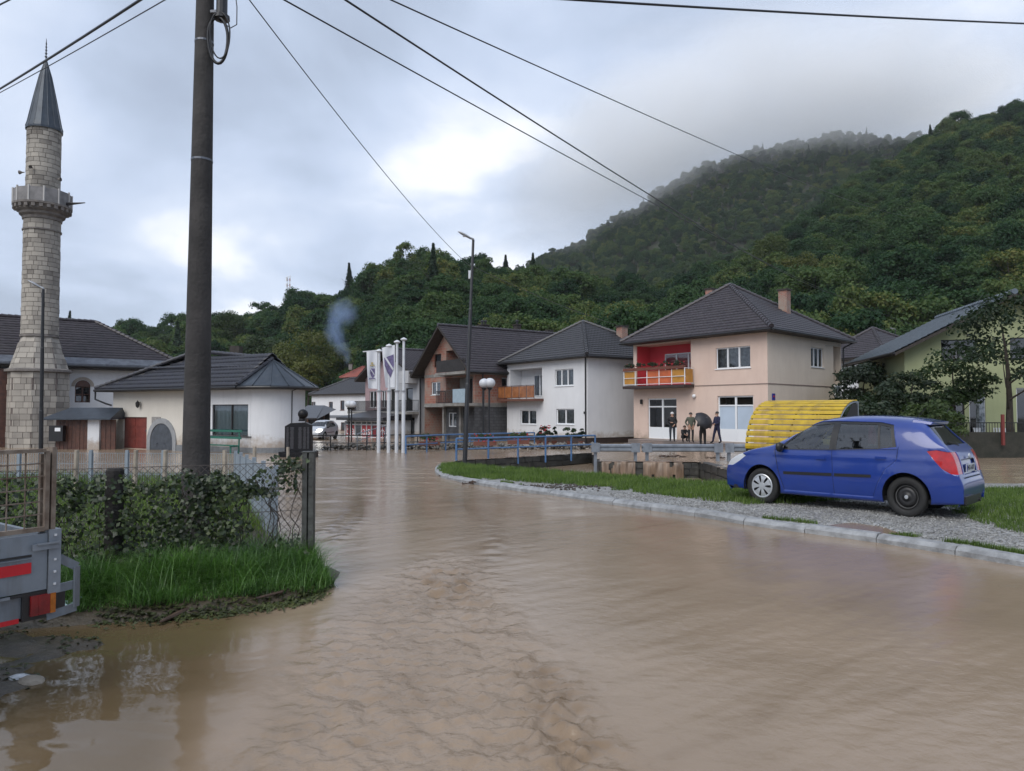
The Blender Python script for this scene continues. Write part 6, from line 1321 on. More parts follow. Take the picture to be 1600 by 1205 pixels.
for k, (off, lab) in enumerate(((.35, 'grey rubbish container under the left half of the yellow shelter'), (1.95, 'grey rubbish container under the right half of the yellow shelter'))):
    m_cont = mat('container_grey', (.10, .115, .125), .5, col2=(.06, .07, .075), scale=3); c0 = so0 + sw_ * off + sd_ * .25
    o = thing('rubbish_container', lab, 'container', (c0.x, c0.y, zw(SD)), group='rubbish containers'); zb_ = zw(SD) + .12; V = []
    for z, ex in ((zb_, .06), (.55, -.02)):
        for a, b_ in ((0, 0), (1.25, 0), (1.25, .95), (0, .95)): p = c0 + sw_ * (a + (ex if a == 0 else -ex)) + sd_ * (b_ + (ex if b_ == 0 else -ex)); V.append(Vector((p.x, p.y, z)))
    q = MB(); q.hexa(V).build('bin_body', m_cont, o); lid = MB(); pl = []
    for d, z in ((0, .552), (0, .62), (.2, .76), (.5, .82), (.8, .76), (.95, .62), (.95, .552)): p = c0 + sd_ * d; pl.append(Vector((p.x, p.y, z)))
    lid.prism(pl, sw_ * 1.25).build('lid', m_yell if k == 0 else m_cont, o)
    for a in (.15, 1.1):
        for b_ in (.12, .83): p = c0 + sw_ * a + sd_ * b_; MB().tube([Vector((p.x, p.y, zw(SD) + .06)) - sd_ * .03, Vector((p.x, p.y, zw(SD) + .06)) + sd_ * .03], .075, 10).build('castor', m_black, o)
# =================================================================== GREEN HOUSE AND NEIGHBOUR
GD = 36.0; vA = Vector((PXX(1428, GD), GD + .8, 0)); vB = Vector((PXX(1716, GD), GD - 1.2, 0)); VZ = -.55
vg = thing('green_house', 'pale green gabled house behind the trees at the right edge', 'house', (vA.x, vA.y, VZ)); FF = Face(vA, vB, VZ); m_gren = mat('pale_green_render', (.34, .37, .21), .8, col2=(.29, .32, .18), scale=.6, streak=((.24, .27, .13), .25))
vt = FF.zat(0, 541); vap = FF.zat(FF.L / 2, 462); sl_ = math.atan2(vap - vt, FF.L / 2)
clip = [(FF.p(FF.L / 2, vap - .1), (FF.u * math.sin(sl_) + Vector((0, 0, math.cos(sl_)))).to_tuple()), (FF.p(FF.L / 2, vap - .1), (-FF.u * math.sin(sl_) + Vector((0, 0, math.cos(sl_)))).to_tuple())]
o1 = (ax(FF, 1472), ax(FF, 1528), FF.zat(2, 563), FF.zat(2, 531)); o2 = (ax(FF, 1580), ax(FF, 1640), FF.zat(6, 560), FF.zat(6, 527)); o3 = (ax(FF, 1475), ax(FF, 1507), VZ + .4, FF.zat(2, 608)); o4 = (ax(FF, 1514), ax(FF, 1540), VZ + .05, FF.zat(3, 608)); o5 = (ax(FF, 1588), ax(FF, 1640), VZ + .05, FF.zat(6, 606))
wall(vg, FF, VZ - .4, vap, [o1, o2, o3, o4, o5], m_gren, clip=clip)
for o in (o1, o2, o3): window(vg, FF, *o, 2, frame=m_black, curtain=False, fw=.05)
for o in (o4, o5): window(vg, FF, *o, 1, frame=m_frame, curtain=False, fw=.06, sill=False, name='glass_door')
bk = -FF.n * 9
for A, B in ((vB, vB + bk), (vB + bk, vA + bk), (vA + bk, vA)): wall(vg, Face(A, B, VZ), VZ - .4, vt, [], m_gren)
m_brd = mat('blue_grey_sheet_roof', (.12, .15, .18), .4, col2=(.08, .10, .125), scale=2)
gable_roof(vg, FF, 8.6, vt, vap, m_brd, ovg=.9, ove=.7)
q = MB(); col_ = mat('patterned_post', (.42, .46, .50), .6, col2=(.07, .09, .10), scale=5); p = FF.p(ax(FF, 1510), 0, 1.6); q.box((p.x, p.y, VZ + 1.4), (.26, .26, 2.9)).build('porch_post', col_, vg)
nb = thing('neighbour_house', 'small white house with brown tiled roof behind the dark bushes', 'house', (PXX(1360, 56), 56, -.8)); nA = Vector((PXX(1300, 58), 60, 0)); nB = Vector((PXX(1385, 54), 54, 0)); nC = nB + Vector((8, 5, 0)); nD = nA + Vector((8, 5, 0)); nt = PZ(556, 54)
for A, B in ((nA, nB), (nB, nC), (nC, nD), (nD, nA)): wall(nb, Face(A, B, 0), -1.2, nt, [], m_white)
ce = [Vector((p.x, p.y, nt)) for p in expand([nA, nB, nC, nD], .6)]; mm_ = (nA + nC) / 2; hip_roof(nb, ce, [Vector((mm_.x - 1, mm_.y, nt + 2.7))], m_tile, gut=False)
# low garden wall, fence, chairs
gw = thing('garden_wall', 'dark low garden wall with wire fence before the green house', 'wall', (PXX(1500, 30), 30, -.4)); m_gw = mat('mossy_wall', (.035, .033, .026), .8, col2=(.018, .02, .014), scale=3, bump=.5)
xa, xb = PXX(1300, 30.5), PXX(1720, 30.5); MB().box(((xa + xb) / 2, 30.5, (PZ(676, 30) - .8) / 2), (xb - xa, .3, PZ(676, 30) + .8)).build('wall_body', m_gw, gw)
q = MB()
for x in np.arange(xa, xb, .12): q.bar((x, 30.5, PZ(676, 30) - .03), (x, 30.5, PZ(661, 30)), .018)
q.bar((xa, 30.5, PZ(661, 30)), (xb, 30.5, PZ(661, 30)), .04); q.build('fence_bars', m_black, gw)
MB().box((PXX(1571, 30), 30.2, PZ(672, 30)), (.1, .1, 1.3)).build('red_post', mat('red_brown_paint', (.16, .03, .025), .6), gw)
m_plast = mat('white_plastic', (.62, .64, .66), .4)
def garden_chair(label, px, rz):
    c = Vector((PXX(px, 33), 33, VZ + .45)); o = thing('garden_chair', label, 'chair', tuple(c), rz, group='white garden chairs'); z = 0
    MB().box((0, 0, .42), (.46, .44, .04)).build('seat', m_plast, o, local=True)
    q = MB()
    for k in range(5): q.bar((-.2 + .1 * k, .22, .44), (-.21 + .105 * k, .32, .92), .06, .02)
    q.bar((-.24, .325, .93), (.24, .325, .93), .05, .03); q.build('backrest', m_plast, o, local=True)
    for sx in (-1, 1):
        MB().bar((sx * .24, -.2, .62), (sx * .24, .26, .64), .05, .03).build('armrest', m_plast, o, local=True)
        for sy in (-1, 1): MB().bar((sx * .26, sy * .24, 0), (sx * .2, sy * .18, .42), .04).build('leg', m_plast, o, local=True)
garden_chair('left white plastic garden chair before the green house', 1536, .4); garden_chair('right white plastic garden chair beside the red post', 1562, -.5)
tr_ = thing('garden_terrace', None, None, (PXX(1550, 34), 34, VZ)); tag(tr_, 'raised terrace before the green house', kind='structure'); MB().box((PXX(1560, 33), 33.3, VZ + .1), (10, 4.6, .7)).build('terrace_slab', m_conc, tr_)
# =================================================================== TREES AND BUSHES NEAR THE HOUSES
m_leaf_n = leafmat('garden_leaf', [(.05, (.011, .023, .011)), (.4, (.022, .042, .016)), (.7, (.042, .07, .022)), (1., (.08, .105, .03))], transl=.3, attr=.9)
m_leaf_d = leafmat('dark_bush_leaf', [(.05, (.012, .02, .013)), (.5, (.021, .036, .019)), (1., (.042, .06, .025))], transl=.25, attr=.9)
def tree(name, label, loc, H, rad, lobes, per, size, seed, z0=.3, m=None, cat='tree', r0=None, lean=(0, 0), shape='round', group=None, limbs=6):
    o = thing(name, label, cat, tuple(loc), group=group); P, F = crown(seed, H, z0 * H, rad, lobes, per, size, shape); P = P + np.array([lean[0] * H * .8, lean[1] * H * .8, 0])
    tb = trunk_geo(H * .82, r0 or .018 * H, seed, limbs, rad * .75, z0 + .05, lean); tb.build('trunk', m_bark, o, local=True); meshobj('crown', P, F, m or m_leaf_n, o, local=True); return o
tree('garden_tree', 'leafy garden tree with bent dark trunk at the right edge', PX(1582, 705, 31) , 6.8, 2.3, 26, 170, .085, 71, z0=.30, r0=.15, lean=(-.03, 0))
tree('garden_tree', 'slender leafy tree before the left wall of the green house', PX(1492, 700, 33), 5.2, 1.7, 22, 170, .085, 72, z0=.2, r0=.08)
tree('garden_bush', 'dark tall bush right beside the pink house', PX(1352, 700, 40), 5.2, 1.9, 28, 220, .10, 73, z0=.08, m=m_leaf_d, cat='bush'); tree('garden_bush', 'dark bush between the neighbour house and the green house', PX(1425, 702, 35), 3.9, 1.6, 24, 190, .09, 74, z0=.1, m=m_leaf_d, cat='bush')
tree('garden_bush', 'loose bush with pale gaps behind the car roof', PX(1390, 702, 37), 3.6, 1.6, 22, 180, .09, 75, z0=.1, cat='bush'); tree('garden_bush', 'low green shrub before the garden wall', PX(1455, 706, 29), 1.9, 1.4, 18, 200, .07, 76, z0=.15, cat='bush')
tree('garden_bush', 'low dark shrub behind the yellow shelter', PX(1345, 712, 30), 2.3, 1.5, 18, 200, .08, 77, z0=.12, m=m_leaf_d, cat='bush')
# single trees one can pick out on the hill
def hill_tree(label, px, pytop, D, H, rad, seed, kind='round', m=None, name='hill_tree', lobes=34, per=190, size=.21):
    z = near_z(np.array([float(px)]), np.array([float(D)]))[0]; zt_ = PZ(pytop, D); Hh = max(H, zt_ - z + .5)
    loc = Vector((PXX(px, D), D, zt_ - Hh)); return tree(name, label, loc, Hh, rad, lobes, per, size, seed, z0=max(.15, 1 - 1.7 * rad / Hh), m=m, shape=kind, r0=.25)
m_yg = leafmat('yellowing_leaf', [(.05, (.03, .05, .014)), (.5, (.06, .082, .018)), (1., (.11, .11, .022))], transl=.3)
hill_tree('big round oak highest on the low skyline left of the street lamp', 662, 404, 200, 14, 7.4, 81, lobes=40)
hill_tree('round tree on the skyline next to the big oak', 600, 428, 205, 12, 5.2, 82); hill_tree('bare looking thin tree below the communication mast', 450, 474, 215, 11, 4.2, 83, lobes=20, per=70)
hill_tree('round dark tree on the skyline right of the utility pole', 356, 488, 190, 12, 4.6, 84); hill_tree('yellow green tree in the valley left of the smoke', 478, 512, 135, 13, 6.4, 85, m=m_yg, lobes=36)
hill_tree('small bright yellow green tree above the annex roof end', 482, 562, 105, 7, 3.0, 86, m=m_yg, lobes=22); hill_tree('yellowing tree high behind the pink house roof', 1205, 372, 190, 15, 6.0, 87, m=m_yg); hill_tree('tree with yellow leaves behind the pink house chimney', 1250, 395, 165, 13, 5.0, 88, m=m_yg)
hill_tree('dark round tree on the skyline at the far left', 262, 522, 200, 10, 4.0, 89); hill_tree('medium round tree left of the yellow green one', 410, 525, 150, 11, 4.8, 90)
hill_tree('broad tree on the skyline left of the smoke', 535, 468, 208, 12, 5.4, 96); hill_tree('small round skyline tree right of the mast', 497, 482, 208, 10, 3.8, 97)
for k, (px, py, D, lab) in enumerate(((790, 400, 190, 'tall spruce on the skyline right of the street lamp'), (833, 397, 195, 'spruce on the skyline where the mountain begins'), (405, 494, 195, 'pointed spruce between the round skyline trees'), (1118, 432, 215, 'brownish spruce standing out on the slope'))):
    D = float(crestD(px)) if px != 1118 else D; zt_ = PZ(py, D); H = 13.0; o = thing('spruce', lab, 'tree', (PXX(px, D), D, zt_ - H)); me = VARS[5].data.copy(); me.transform(Matrix.Diagonal((H / 13.5 * 1.15, H / 13.5 * 1.15, H / 13.5, 1)))
    for mi_, nm in ((0, 'trunk'), (1, 'crown')):
        m2 = me.copy(); bm = bmesh.new(); bm.from_mesh(m2); bmesh.ops.delete(bm, geom=[f for f in bm.faces if f.material_index != mi_], context='FACES'); bm.to_mesh(m2); bm.free(); ob = bpy.data.objects.new(nm, m2); COL.objects.link(ob); ob.parent = o
# communication mast
cmst = thing('communication_mast', 'thin red and white lattice mast on the wooded skyline', 'mast', PX(450, 490, 225)); q = MB(); q2 = MB(); zb_, zt_ = PZ(492, 225), PZ(431, 225); X0 = PXX(450, 225); m_mr = mat('mast_red', (.32, .16, .15), .6)
for k in range(14):
    z0_, z1_ = zb_ + (zt_ - zb_) * k / 14, zb_ + (zt_ - zb_) * (k + 1) / 14; b = q if k % 2 else q2; w = .45
    for sx, sy in ((-1, -1), (1, -1), (0, 1)): b.bar((X0 + sx * w, 225 + sy * w, z0_), (X0 + sx * w, 225 + sy * w, z1_), .12)
    b.bar((X0 - w, 225 - w, z0_), (X0 + w, 225 - w, z1_), .08); b.bar((X0 + w, 225 - w, z0_), (X0, 225 + w, z1_), .08)
q.build('white_sections', m_frame, cmst); q2.build('red_sections', m_mr, cmst)
for dz in (1.2, 3.2): MB().box((X0 - .7, 224.4, zt_ - dz), (.35, .3, 1.3)).build('antenna', m_frame, cmst)
# potted conifers, flower boxes along the white house
m_flow = mat('red_flower', (.35, .02, .03), .6); m_pot = mat('terracotta_pot', (.13, .045, .03), .7)
def shrub(label, px, py, D, H, rad, seed, conic=False, flowers=False, base=None):
    loc = Vector((PXX(px, D), D, base if base is not None else zw(D))); o = thing('potted_plant', label, 'plant', tuple(loc), group='plants along the railing'); P, F = crown(seed, H, .22, rad, 12, 90, .05, 'taper' if conic else 'round'); meshobj('foliage', P, F, m_leaf_d if conic else m_leaf_n, o, local=True)
    MB().lathe((0, 0, 0), [(.13, -.05), (.2, .28), (.17, .28)], 12).build('pot', m_pot, o, local=True)
    if flowers:
        r_ = random.Random(seed); q = MB()
        for k in range(26): a = r_.uniform(0, 6.3); q.box((rad * .9 * math.cos(a) * r_.uniform(.3, 1), rad * .9 * math.sin(a) * r_.uniform(.3, 1), H * r_.uniform(.55, 1.02)), (.07, .07, .05), rz=a)
        q.build('blossoms', m_flow, o, local=True, kind='stuff')
for k, a in enumerate(((853, 690, 45, 1.25, .5, 'flowering shrub in a pot between the blue railings', False, True), (890, 690, 45, 1.15, .5, 'round potted shrub before the white house corner window', False, False), (866, 690, 45.5, 1.2, .26, 'narrow cone shaped conifer left of the round shrub', True, False), (908, 690, 44.5, 1.2, .32, 'cone shaped conifer nearest the white house downpipe', True, False), (842, 690, 46, 1.0, .25, 'smallest cone shaped conifer at the end of the rear railing', True, False))):
    shrub(a[5], *a[:5], 100 + k, a[6], a[7])
for k, (px, py, D, lab) in enumerate(((671, 690, 37, 'flower box on the left part of the rear blue railing'), (758, 690, 34, 'flower box with drooping blooms by the globe lamp'), (810, 688, 36, 'flower box with red blooms at the middle of the front railing'))):
    o = thing('flower_box', lab, 'flower box', PX(px, py + 3, D), group='flower boxes on the blue railings'); MB().box((0, 0, 0), (1.1, .22, .2)).build('box', m_pot, o, local=True); P, F = crown(120 + k, .45, .08, .5, 12, 60, .045); P[:, 1] *= .4; meshobj('foliage', P, F, m_leaf_n, o, local=True); q = MB(); r_ = random.Random(k)
    for j in range(30): q.box((r_.uniform(-.55, .55), r_.uniform(-.2, .1), r_.uniform(.1, .45)), (.06, .06, .05))
    q.build('blossoms', m_flow, o, local=True, kind='stuff')
# flowers in the pink house balcony boxes
FFp = Face(hl, hc, GZ)
for k in range(5):
    a = bal_x = None
    A0 = FFp.f(995) - .3; A1 = FFp.f(1080) + .25; aa = A0 + (A1 - A0) * (k + .5) / 5; p = FFp.p(aa, zb0 + 1.05, .88)
    o = thing('flower_box', ['balcony flower box at the left end of the pink house balcony', 'second balcony flower box from the left on the pink house', 'middle balcony flower box on the pink house', 'second balcony flower box from the right on the pink house', 'balcony flower box at the right end of the pink house balcony'][k], 'flower box', tuple(p), math.atan2(FFp.u.y, FFp.u.x), group='flower boxes on the pink house balcony')
    MB().box((0, 0, 0), (1.0, .2, .18)).build('box', m_pot, o, local=True); P, F = crown(140 + k, .36, .06, .45, 10, 60, .045); P[:, 1] *= .5; meshobj('foliage', P, F, m_leaf_d, o, local=True)
    q = MB(); r_ = random.Random(k)
    for j in range(8): q.box((r_.uniform(-.5, .5), r_.uniform(-.2, .1), r_.uniform(.1, .36)), (.06, .06, .06))
    q.build('blossoms', m_flow, o, local=True, kind='stuff')
# =================================================================== PLOT FENCES
m_wire = mat('rusty_wire', (.06, .05, .045), .6, var=.3); m_gpost = mat('weathered_metal_post', (.07, .075, .072), .6, col2=(.03, .03, .028), scale=9, bump=.3)
cf = thing('chain_link_fence', 'old chain-link fence with vines around the grass plot', 'fence', (-2.17, 7.73, .05)); c0 = Vector((-2.20, 7.73, 0)); c1 = Vector((-3.92, 7.05, 0)); c2 = c1 + (c1 - c0).normalized() * 3.6
z_top = lambda s: 1.16 - .015 * s; fd = (c2 - c0).normalized(); Lf = (c2 - c0).length; q = MB(); sp = .075
for sgn in (-1, 1):
    s = -1.3 if sgn > 0 else 0
    while s < Lf + (1.3 if sgn < 0 else 0):
        P = []
        for tt in (0, 1): P.append((s + sgn * 1.1 * tt, .02 + 1.1 * tt))
        (sa, za), (sb, zb_) = P
        if sb != sa:
            def cl_(sx): return za + (zb_ - za) * (sx - sa) / (sb - sa)
            lo, hi = max(0, min(sa, sb)), min(Lf, max(sa, sb))
            if hi > lo + .02: A = c0 + fd * lo; B = c0 + fd * hi; q.bar((A.x, A.y + sgn * .002, cl_(lo)), (B.x, B.y + sgn * .002, cl_(hi)), .0042)
        s += sp
q.build('wire_mesh', m_wire, cf, kind='stuff')
q = MB()
for z in (.1, .62, 1.13): q.bar(c0 + Vector((0, 0, z)), c2 + Vector((0, 0, z - .02)), .006)
q.build('tension_wire', m_wire, cf)
q = MB(); tp = PZ(707, 7.73); 
for sx in (-.035, .035): q.bar((c0.x + sx, c0.y, -.25), (c0.x + sx, c0.y, tp), .052, .085)
q.bar((c0.x, c0.y + .02, -.25), (c0.x, c0.y + .02, tp - .01), .03, .05); q.box((c0.x, c0.y, tp + .006), (.14, .10, .012)); q.build('metal_post', m_gpost, cf)
m_dpost = mat('dark_wood_post', (.016, .014, .013), .85, col2=(.008, .007, .007), scale=8, bump=.6)
tp = PZ(732, 7.05); q = MB(); q.tube([(c1.x, c1.y, -.2), (c1.x, c1.y, tp - .02), (c1.x, c1.y, tp)], [.088, .083, .07], 9); q.build('wooden_post', m_dpost, cf)
p = c1 + fd * 1.25; q = MB(); q.tube([(p.x, p.y, -.2), (p.x, p.y, .62)], .05, 8).build('wooden_post', mat('brown_post', (.05, .026, .016), .85, var=.3, scale=6), cf)
# welded panel fence at the back and along the street
m_pan = mat('pale_grey_panel', (.22, .26, .30), .45, var=.08, scale=4); pf = thing('panel_fence', 'pale grey welded mesh fence behind the vines', 'fence', (-6.15, 16.0, -.3))
k0 = Vector((PXX(-90, 16), 16.2, 0)); k1 = Vector((PXX(370, 16), 16, 0)); k2 = Vector((PXX(432, 8.9), 8.9, 0))
for A, B, n, za, zb_, ha, hb_ in ((k0, k1, 8, -.26, -.26, PZ(708, 16), PZ(709, 16)), (k1, k2, 5, -.26, -.05, PZ(709, 16), PZ(736, 8.9))):
    d = (B - A); L = d.length; d /= L
    for k in range(n + 1):
        t = k / n; p = A.lerp(B, t); MB().box((p.x, p.y, (za + (zb_ - za) * t + ha + (hb_ - ha) * t) / 2 + .02), (.06, .06, ha + (hb_ - ha) * t - za - (zb_ - za) * t + .1), u=d).build('fence_post', m_pan, pf)
    for k in range(n):
        q = MB(); m_ = int(L / n / .055)
        for j in range(1, m_): t = (k + j / m_) / n; p = A.lerp(B, t); q.bar((p.x, p.y, za + (zb_ - za) * t + .05), (p.x, p.y, ha + (hb_ - ha) * t), .007)
        for f in (.02, .28, .52, .76, 1.0): ta, tb_ = k / n, (k + 1) / n; pa, pb2 = A.lerp(B, ta), A.lerp(B, tb_); q.bar((pa.x, pa.y, za + (ha - za) * f + (zb_ + (hb_ - zb_) * f - za - (ha - za) * f) * ta), (pb2.x, pb2.y, za + (ha - za) * f + (zb_ + (hb_ - zb_) * f - za - (ha - za) * f) * tb_), .009)
        q.build('mesh_panel', m_pan, pf)
m_stk = mat('pale_stake', (.30, .26, .21), .8, var=.25, scale=5)
for px, D, lab in ((86, 14, 'pale wooden stake left of the dark post'), (120, 14.3, 'leaning pale stake behind the trailer cage'), (212, 14, 'pale wooden stake before the red door'), (258, 14, 'pale wooden stake before the niche'), (354, 14.5, 'forked pale stake right of the utility pole'), (400, 17, 'short pale stake before the round wall'), (452, 20, 'pale stake beside the memorial')):
    x = PXX(px, D); q = MB(); q.tube([(x, D, -.4), (x + random.uniform(-.03, .03), D, PZ(708 if px < 380 else 702, D) + .06)], [.05, .042], 7); o = q.build('wooden_stake', m_stk); tag(o, lab, 'stake', 'wooden stakes in the plot')

# =================================================================== VINES, GRASS, DEBRIS
m_vine = leafmat('vine_leaf', [(.05, (.010, .018, .010)), (.35, (.022, .036, .015)), (.6, (.045, .07, .023)), (.85, (.095, .125, .036)), (1., (.15, .12, .05))], transl=.25, attr=1.6, rough=.4, spec=.5, wo=0, wi=.55, wnz=.85)
r = np.random.default_rng(5)
def vine(label, s0, s1, n, fz, seed, dens=None):
    rr = np.random.default_rng(seed); S = rr.uniform(s0, s1, n * 5); Z = rr.uniform(0, 1.3, n * 5); keepm = rr.uniform(0, 1, n * 5) < fz(S, Z); S, Z = S[keepm][:n], Z[keepm][:n]; n = len(S)
    base = np.array(c0)[None] + np.array(fd)[None] * S[:, None]; off = rr.normal(0, .07 + .08 * (perlin(S * 3, Z * 3, 44) > 0), n); nn = np.array([fd.y, -fd.x, 0])
    if nn[1] > 0: nn = -nn
    P = base + nn[None] * (off + .03)[:, None]; P[:, 2] = Z; Nr = np.tile(nn, (n, 1)) + rr.normal(0, .55, (n, 3)) + np.array([0, 0, .35])
    V, F = leaf_cards(P, Nr, .023, seed + 1, .75); o = thing('climbing_vine', label, 'vine', (float(P[:, 0].mean()), float(P[:, 1].mean()), 0.)); meshobj('leaves', V, F, m_vine, o, kind='stuff')
    q = MB(); rd = random.Random(seed)
    for k in range(int((s1 - s0) * 9)):
        s = rd.uniform(s0, s1); pts = []; z = 0.0
        while z < rd.uniform(.9, 1.2): p = c0 + fd * s; pts.append((p.x + rd.uniform(-.02, .02), p.y + rd.uniform(-.05, .05), z)); s = min(s1, max(s0, s + rd.uniform(-.1, .1))); z += .14
        if len(pts) > 2: q.tube(pts, [.005] * (len(pts) - 1) + [.002], 5)
    q.build('stems', m_bark, o); return o
def cov_main(S, Z):
    top = 1.03 + .22 * perlin(S * 2.2, S * 0, 3) + .16 * perlin(S * 7.0, S * 0, 13); band = (Z < top) * (Z > .72 + .25 * perlin(S * 1.4, S * 0 + 3, 4)); gap = sstep(.0, .4, fbm(S * 2.0, Z * 2.6, 3, 9)); low = (Z < .55 + .2 * perlin(S * 1.7, S * 0, 6))
    return np.clip(band * (.25 + .9 * sstep(-.25, .15, fbm(S * 3.5, Z * 4, 2, 19))) + (Z < top) * gap * .55 + low * .32, 0, 1) * (Z < top + .06) * np.where(Z > .78, .25 + .75 * sstep(.15, .6, S), sstep(.45, 1.0, S + .25 * perlin(Z * 4, S * 2, 8)))
vine('thick leafy vine over the fence around the utility pole', .12, 1.86, 4200, cov_main, 21); vine('leafy vine over the fence left of the dark post', 1.86, 5.2, 6400, cov_main, 22)
def cov_thin(S, Z): return (np.abs(Z - (1.10 + .05 * S)) < .09) * (.35 + .5 * perlin(S * 6, S * 0, 2)) + (Z < .35) * .25
vine('thin half dead vine trailing over the fence end by the metal post', .02, .46, 420, cov_thin, 23)
def blades(name, label, pts, h, w, m, seed, lean=.5, seg=3, flow=None):
    rr = np.random.default_rng(seed); n = len(pts); a = rr.uniform(0, 6.283, n); hh = h * rr.uniform(.45, 1.25, n) if np.isscalar(h) else h * rr.uniform(.6, 1.2, n); ww = w * rr.uniform(.7, 1.3, n); ln = lean * rr.uniform(.2, 1.3, n)
    d = np.stack([np.cos(a), np.sin(a), np.zeros(n)], -1); sdv = np.stack([-np.sin(a), np.cos(a), np.zeros(n)], -1); rows = []
    for k in range(seg + 1):
        t = k / seg; c = pts + d * (ln * hh * t * t)[:, None] + np.array([0, 0, 1.0])[None] * (hh * (t - .28 * ln * t * t))[:, None]; wk = ww * (1 - t) ** .8 if k < seg else ww * 0
        rows.append(c - sdv * wk[:, None] * .5); rows.append(c + sdv * wk[:, None] * .5)
    V = np.stack(rows, 1).reshape(-1, 3); st_ = 2 * (seg + 1); F = np.concatenate([np.arange(n)[:, None] * st_ + np.array([2 * k, 2 * k + 1, 2 * k + 3, 2 * k + 2])[None] for k in range(seg)])
    return tag(meshobj(name, V, F, m, smooth=True), label, 'grass', kind='stuff')
m_grass = leafmat('long_grass', [(.05, (.035, .08, .022)), (.35, (.07, .155, .035)), (.6, (.11, .22, .05)), (.85, (.18, .30, .085)), (1., (.30, .34, .14))], transl=.35, attr=2.5, rough=.4, spec=.5, wo=0, wi=.55, wnz=.85)
m_grass2 = leafmat('bright_grass', [(.05, (.045, .075, .02)), (.4, (.085, .14, .03)), (.7, (.13, .195, .04)), (1., (.22, .26, .07))], transl=.35, attr=1.2, rough=.5, wo=0, wi=.55, wnz=.85)
bankp = [(-1.80, 7.32), (-1.90, 6.92), (-2.4, 6.60), (-3.05, 6.29), (-3.75, 6.07), (-5.5, 5.75), (-7, 5.5), (-7, 6.4), (-5.2, 6.6), (-3.9, 7.1), (-2.2, 7.85)]
qq = rng.uniform((-6.5, 5.5), (-1.6, 7.9), (60000, 2)); qq = qq[in_poly(qq[:, 0], qq[:, 1], bankp)][:26000]; dd = sd_line(qq[:, 0], qq[:, 1], bankp[:7])
zq = np.array([lotz(x, y) for x, y in qq]); hgt = .10 + .27 * sstep(.05, .55, dd) + .22 * perlin(qq[:, 0] * 2.3, qq[:, 1] * 2.3, 5)
blades('long_grass', 'long wet green grass on the bank before the fence', np.column_stack([qq, zq - .01]), np.maximum(.07, hgt), .0085, m_grass, 31, lean=1.25, seg=4)
qt = rng.uniform((-6.5, 5.9), (-1.7, 7.9), (9000, 2)); qt = qt[in_poly(qt[:, 0], qt[:, 1], bankp) & (fbm(qt[:, 0] * 2.5, qt[:, 1] * 2.5, 2, 71) > .05)][:1500]
blades('tall_grass', 'taller bent grass stalks standing out of the wet bank grass', np.column_stack([qt, np.array([lotz(x, y) for x, y in qt])]), .46, .006, m_grass, 37, lean=1.7, seg=6)
plot = [(-2.5, 8.3), (-2.9, 9.0), (-6.0, 15.6), (-7, 18), (-16, 18), (-16, 6.9), (-5.4, 6.7), (-3.9, 7.3)]
qq = rng.uniform((-16, 6.7), (-2.3, 18), (90000, 2)); qq = qq[in_poly(qq[:, 0], qq[:, 1], plot)][:26000]; zq = np.array([lotz(x, y) for x, y in qq])
blades('plot_grass', 'bright green grass in the plot behind the vines', np.column_stack([qq, zq - .01]), .30, .016, m_grass2, 32, lean=.6, seg=2)
# right verge grass
def pxpoly(l, dz=.1): return [tuple(GP(x, y, dz)) for x, y in l]
gA = pxpoly([(686, 729), (700, 726), (740, 729), (800, 733), (930, 743), (1060, 753), (1165, 759), (1300, 760), (1420, 760), (1440, 775), (1300, 781), (1180, 789), (1100, 781), (1000, 769), (900, 758), (760, 748), (692, 742)])
gB = pxpoly([(1470, 768), (1560, 764), (1700, 764), (1700, 850), (1600, 832), (1555, 824), (1515, 806), (1490, 790)])
def grass_poly(name, label, poly, n, h, w, seed, m, thin=.0):
    P = np.array([p[:2] for p in poly]); qq = np.random.default_rng(seed).uniform(P.min(0), P.max(0), (n * 6, 2)); ed = sd_poly(qq[:, 0], qq[:, 1], [tuple(p) for p in P]); k = ed > -.25 + .35 * np.abs(fbm(qq[:, 0] * 1.6, qq[:, 1] * 1.6, 3, seed)) * 2 - thin; k &= ed > -.35
    qq = qq[k][:n]; z = vergez(qq[:, 0], qq[:, 1]); return blades(name, label, np.column_stack([qq, z - .005]), h, w, m, seed + 1, lean=.5, seg=2)
grass_poly('verge_grass', 'bright green grass strip between gravel and stream', gA, 46000, .13, .014, 41, m_grass2); grass_poly('verge_grass', 'grass patch behind the blue car at the right edge', gB, 22000, .11, .011, 43, m_grass2)
kb = [p for p in kerbline]
for k, (i0, i1, nm) in enumerate(((9, 10, 'thin grass tufts along the kerb before the car nose'), (11, 13, 'grass tufts along the kerb at the right edge'), (2, 5, 'thin grass line behind the kerb corner'))):
    pts = []
    for a, b_ in zip(kb[i0:i1], kb[i0 + 1:i1 + 1]):
        t_ = rng.uniform(0, 1, 900); d = (b_ - a); nr = Vector((-d.y, d.x, 0)).normalized(); off = .19 + np.abs(rng.normal(0, .06, 900)); pts.append(np.array(a)[None] + np.array(d)[None] * t_[:, None] + np.array(nr)[None] * off[:, None])
    pts = np.concatenate(pts); kk = fbm(pts[:, 0] * 1.2, pts[:, 1] * 1.2, 2, 77) > -.12; pts = pts[kk]; pts[:, 2] = vergez(pts[:, 0], pts[:, 1]); blades('kerb_grass', nm, pts, .07, .008, m_grass2, 51 + k, seg=2)
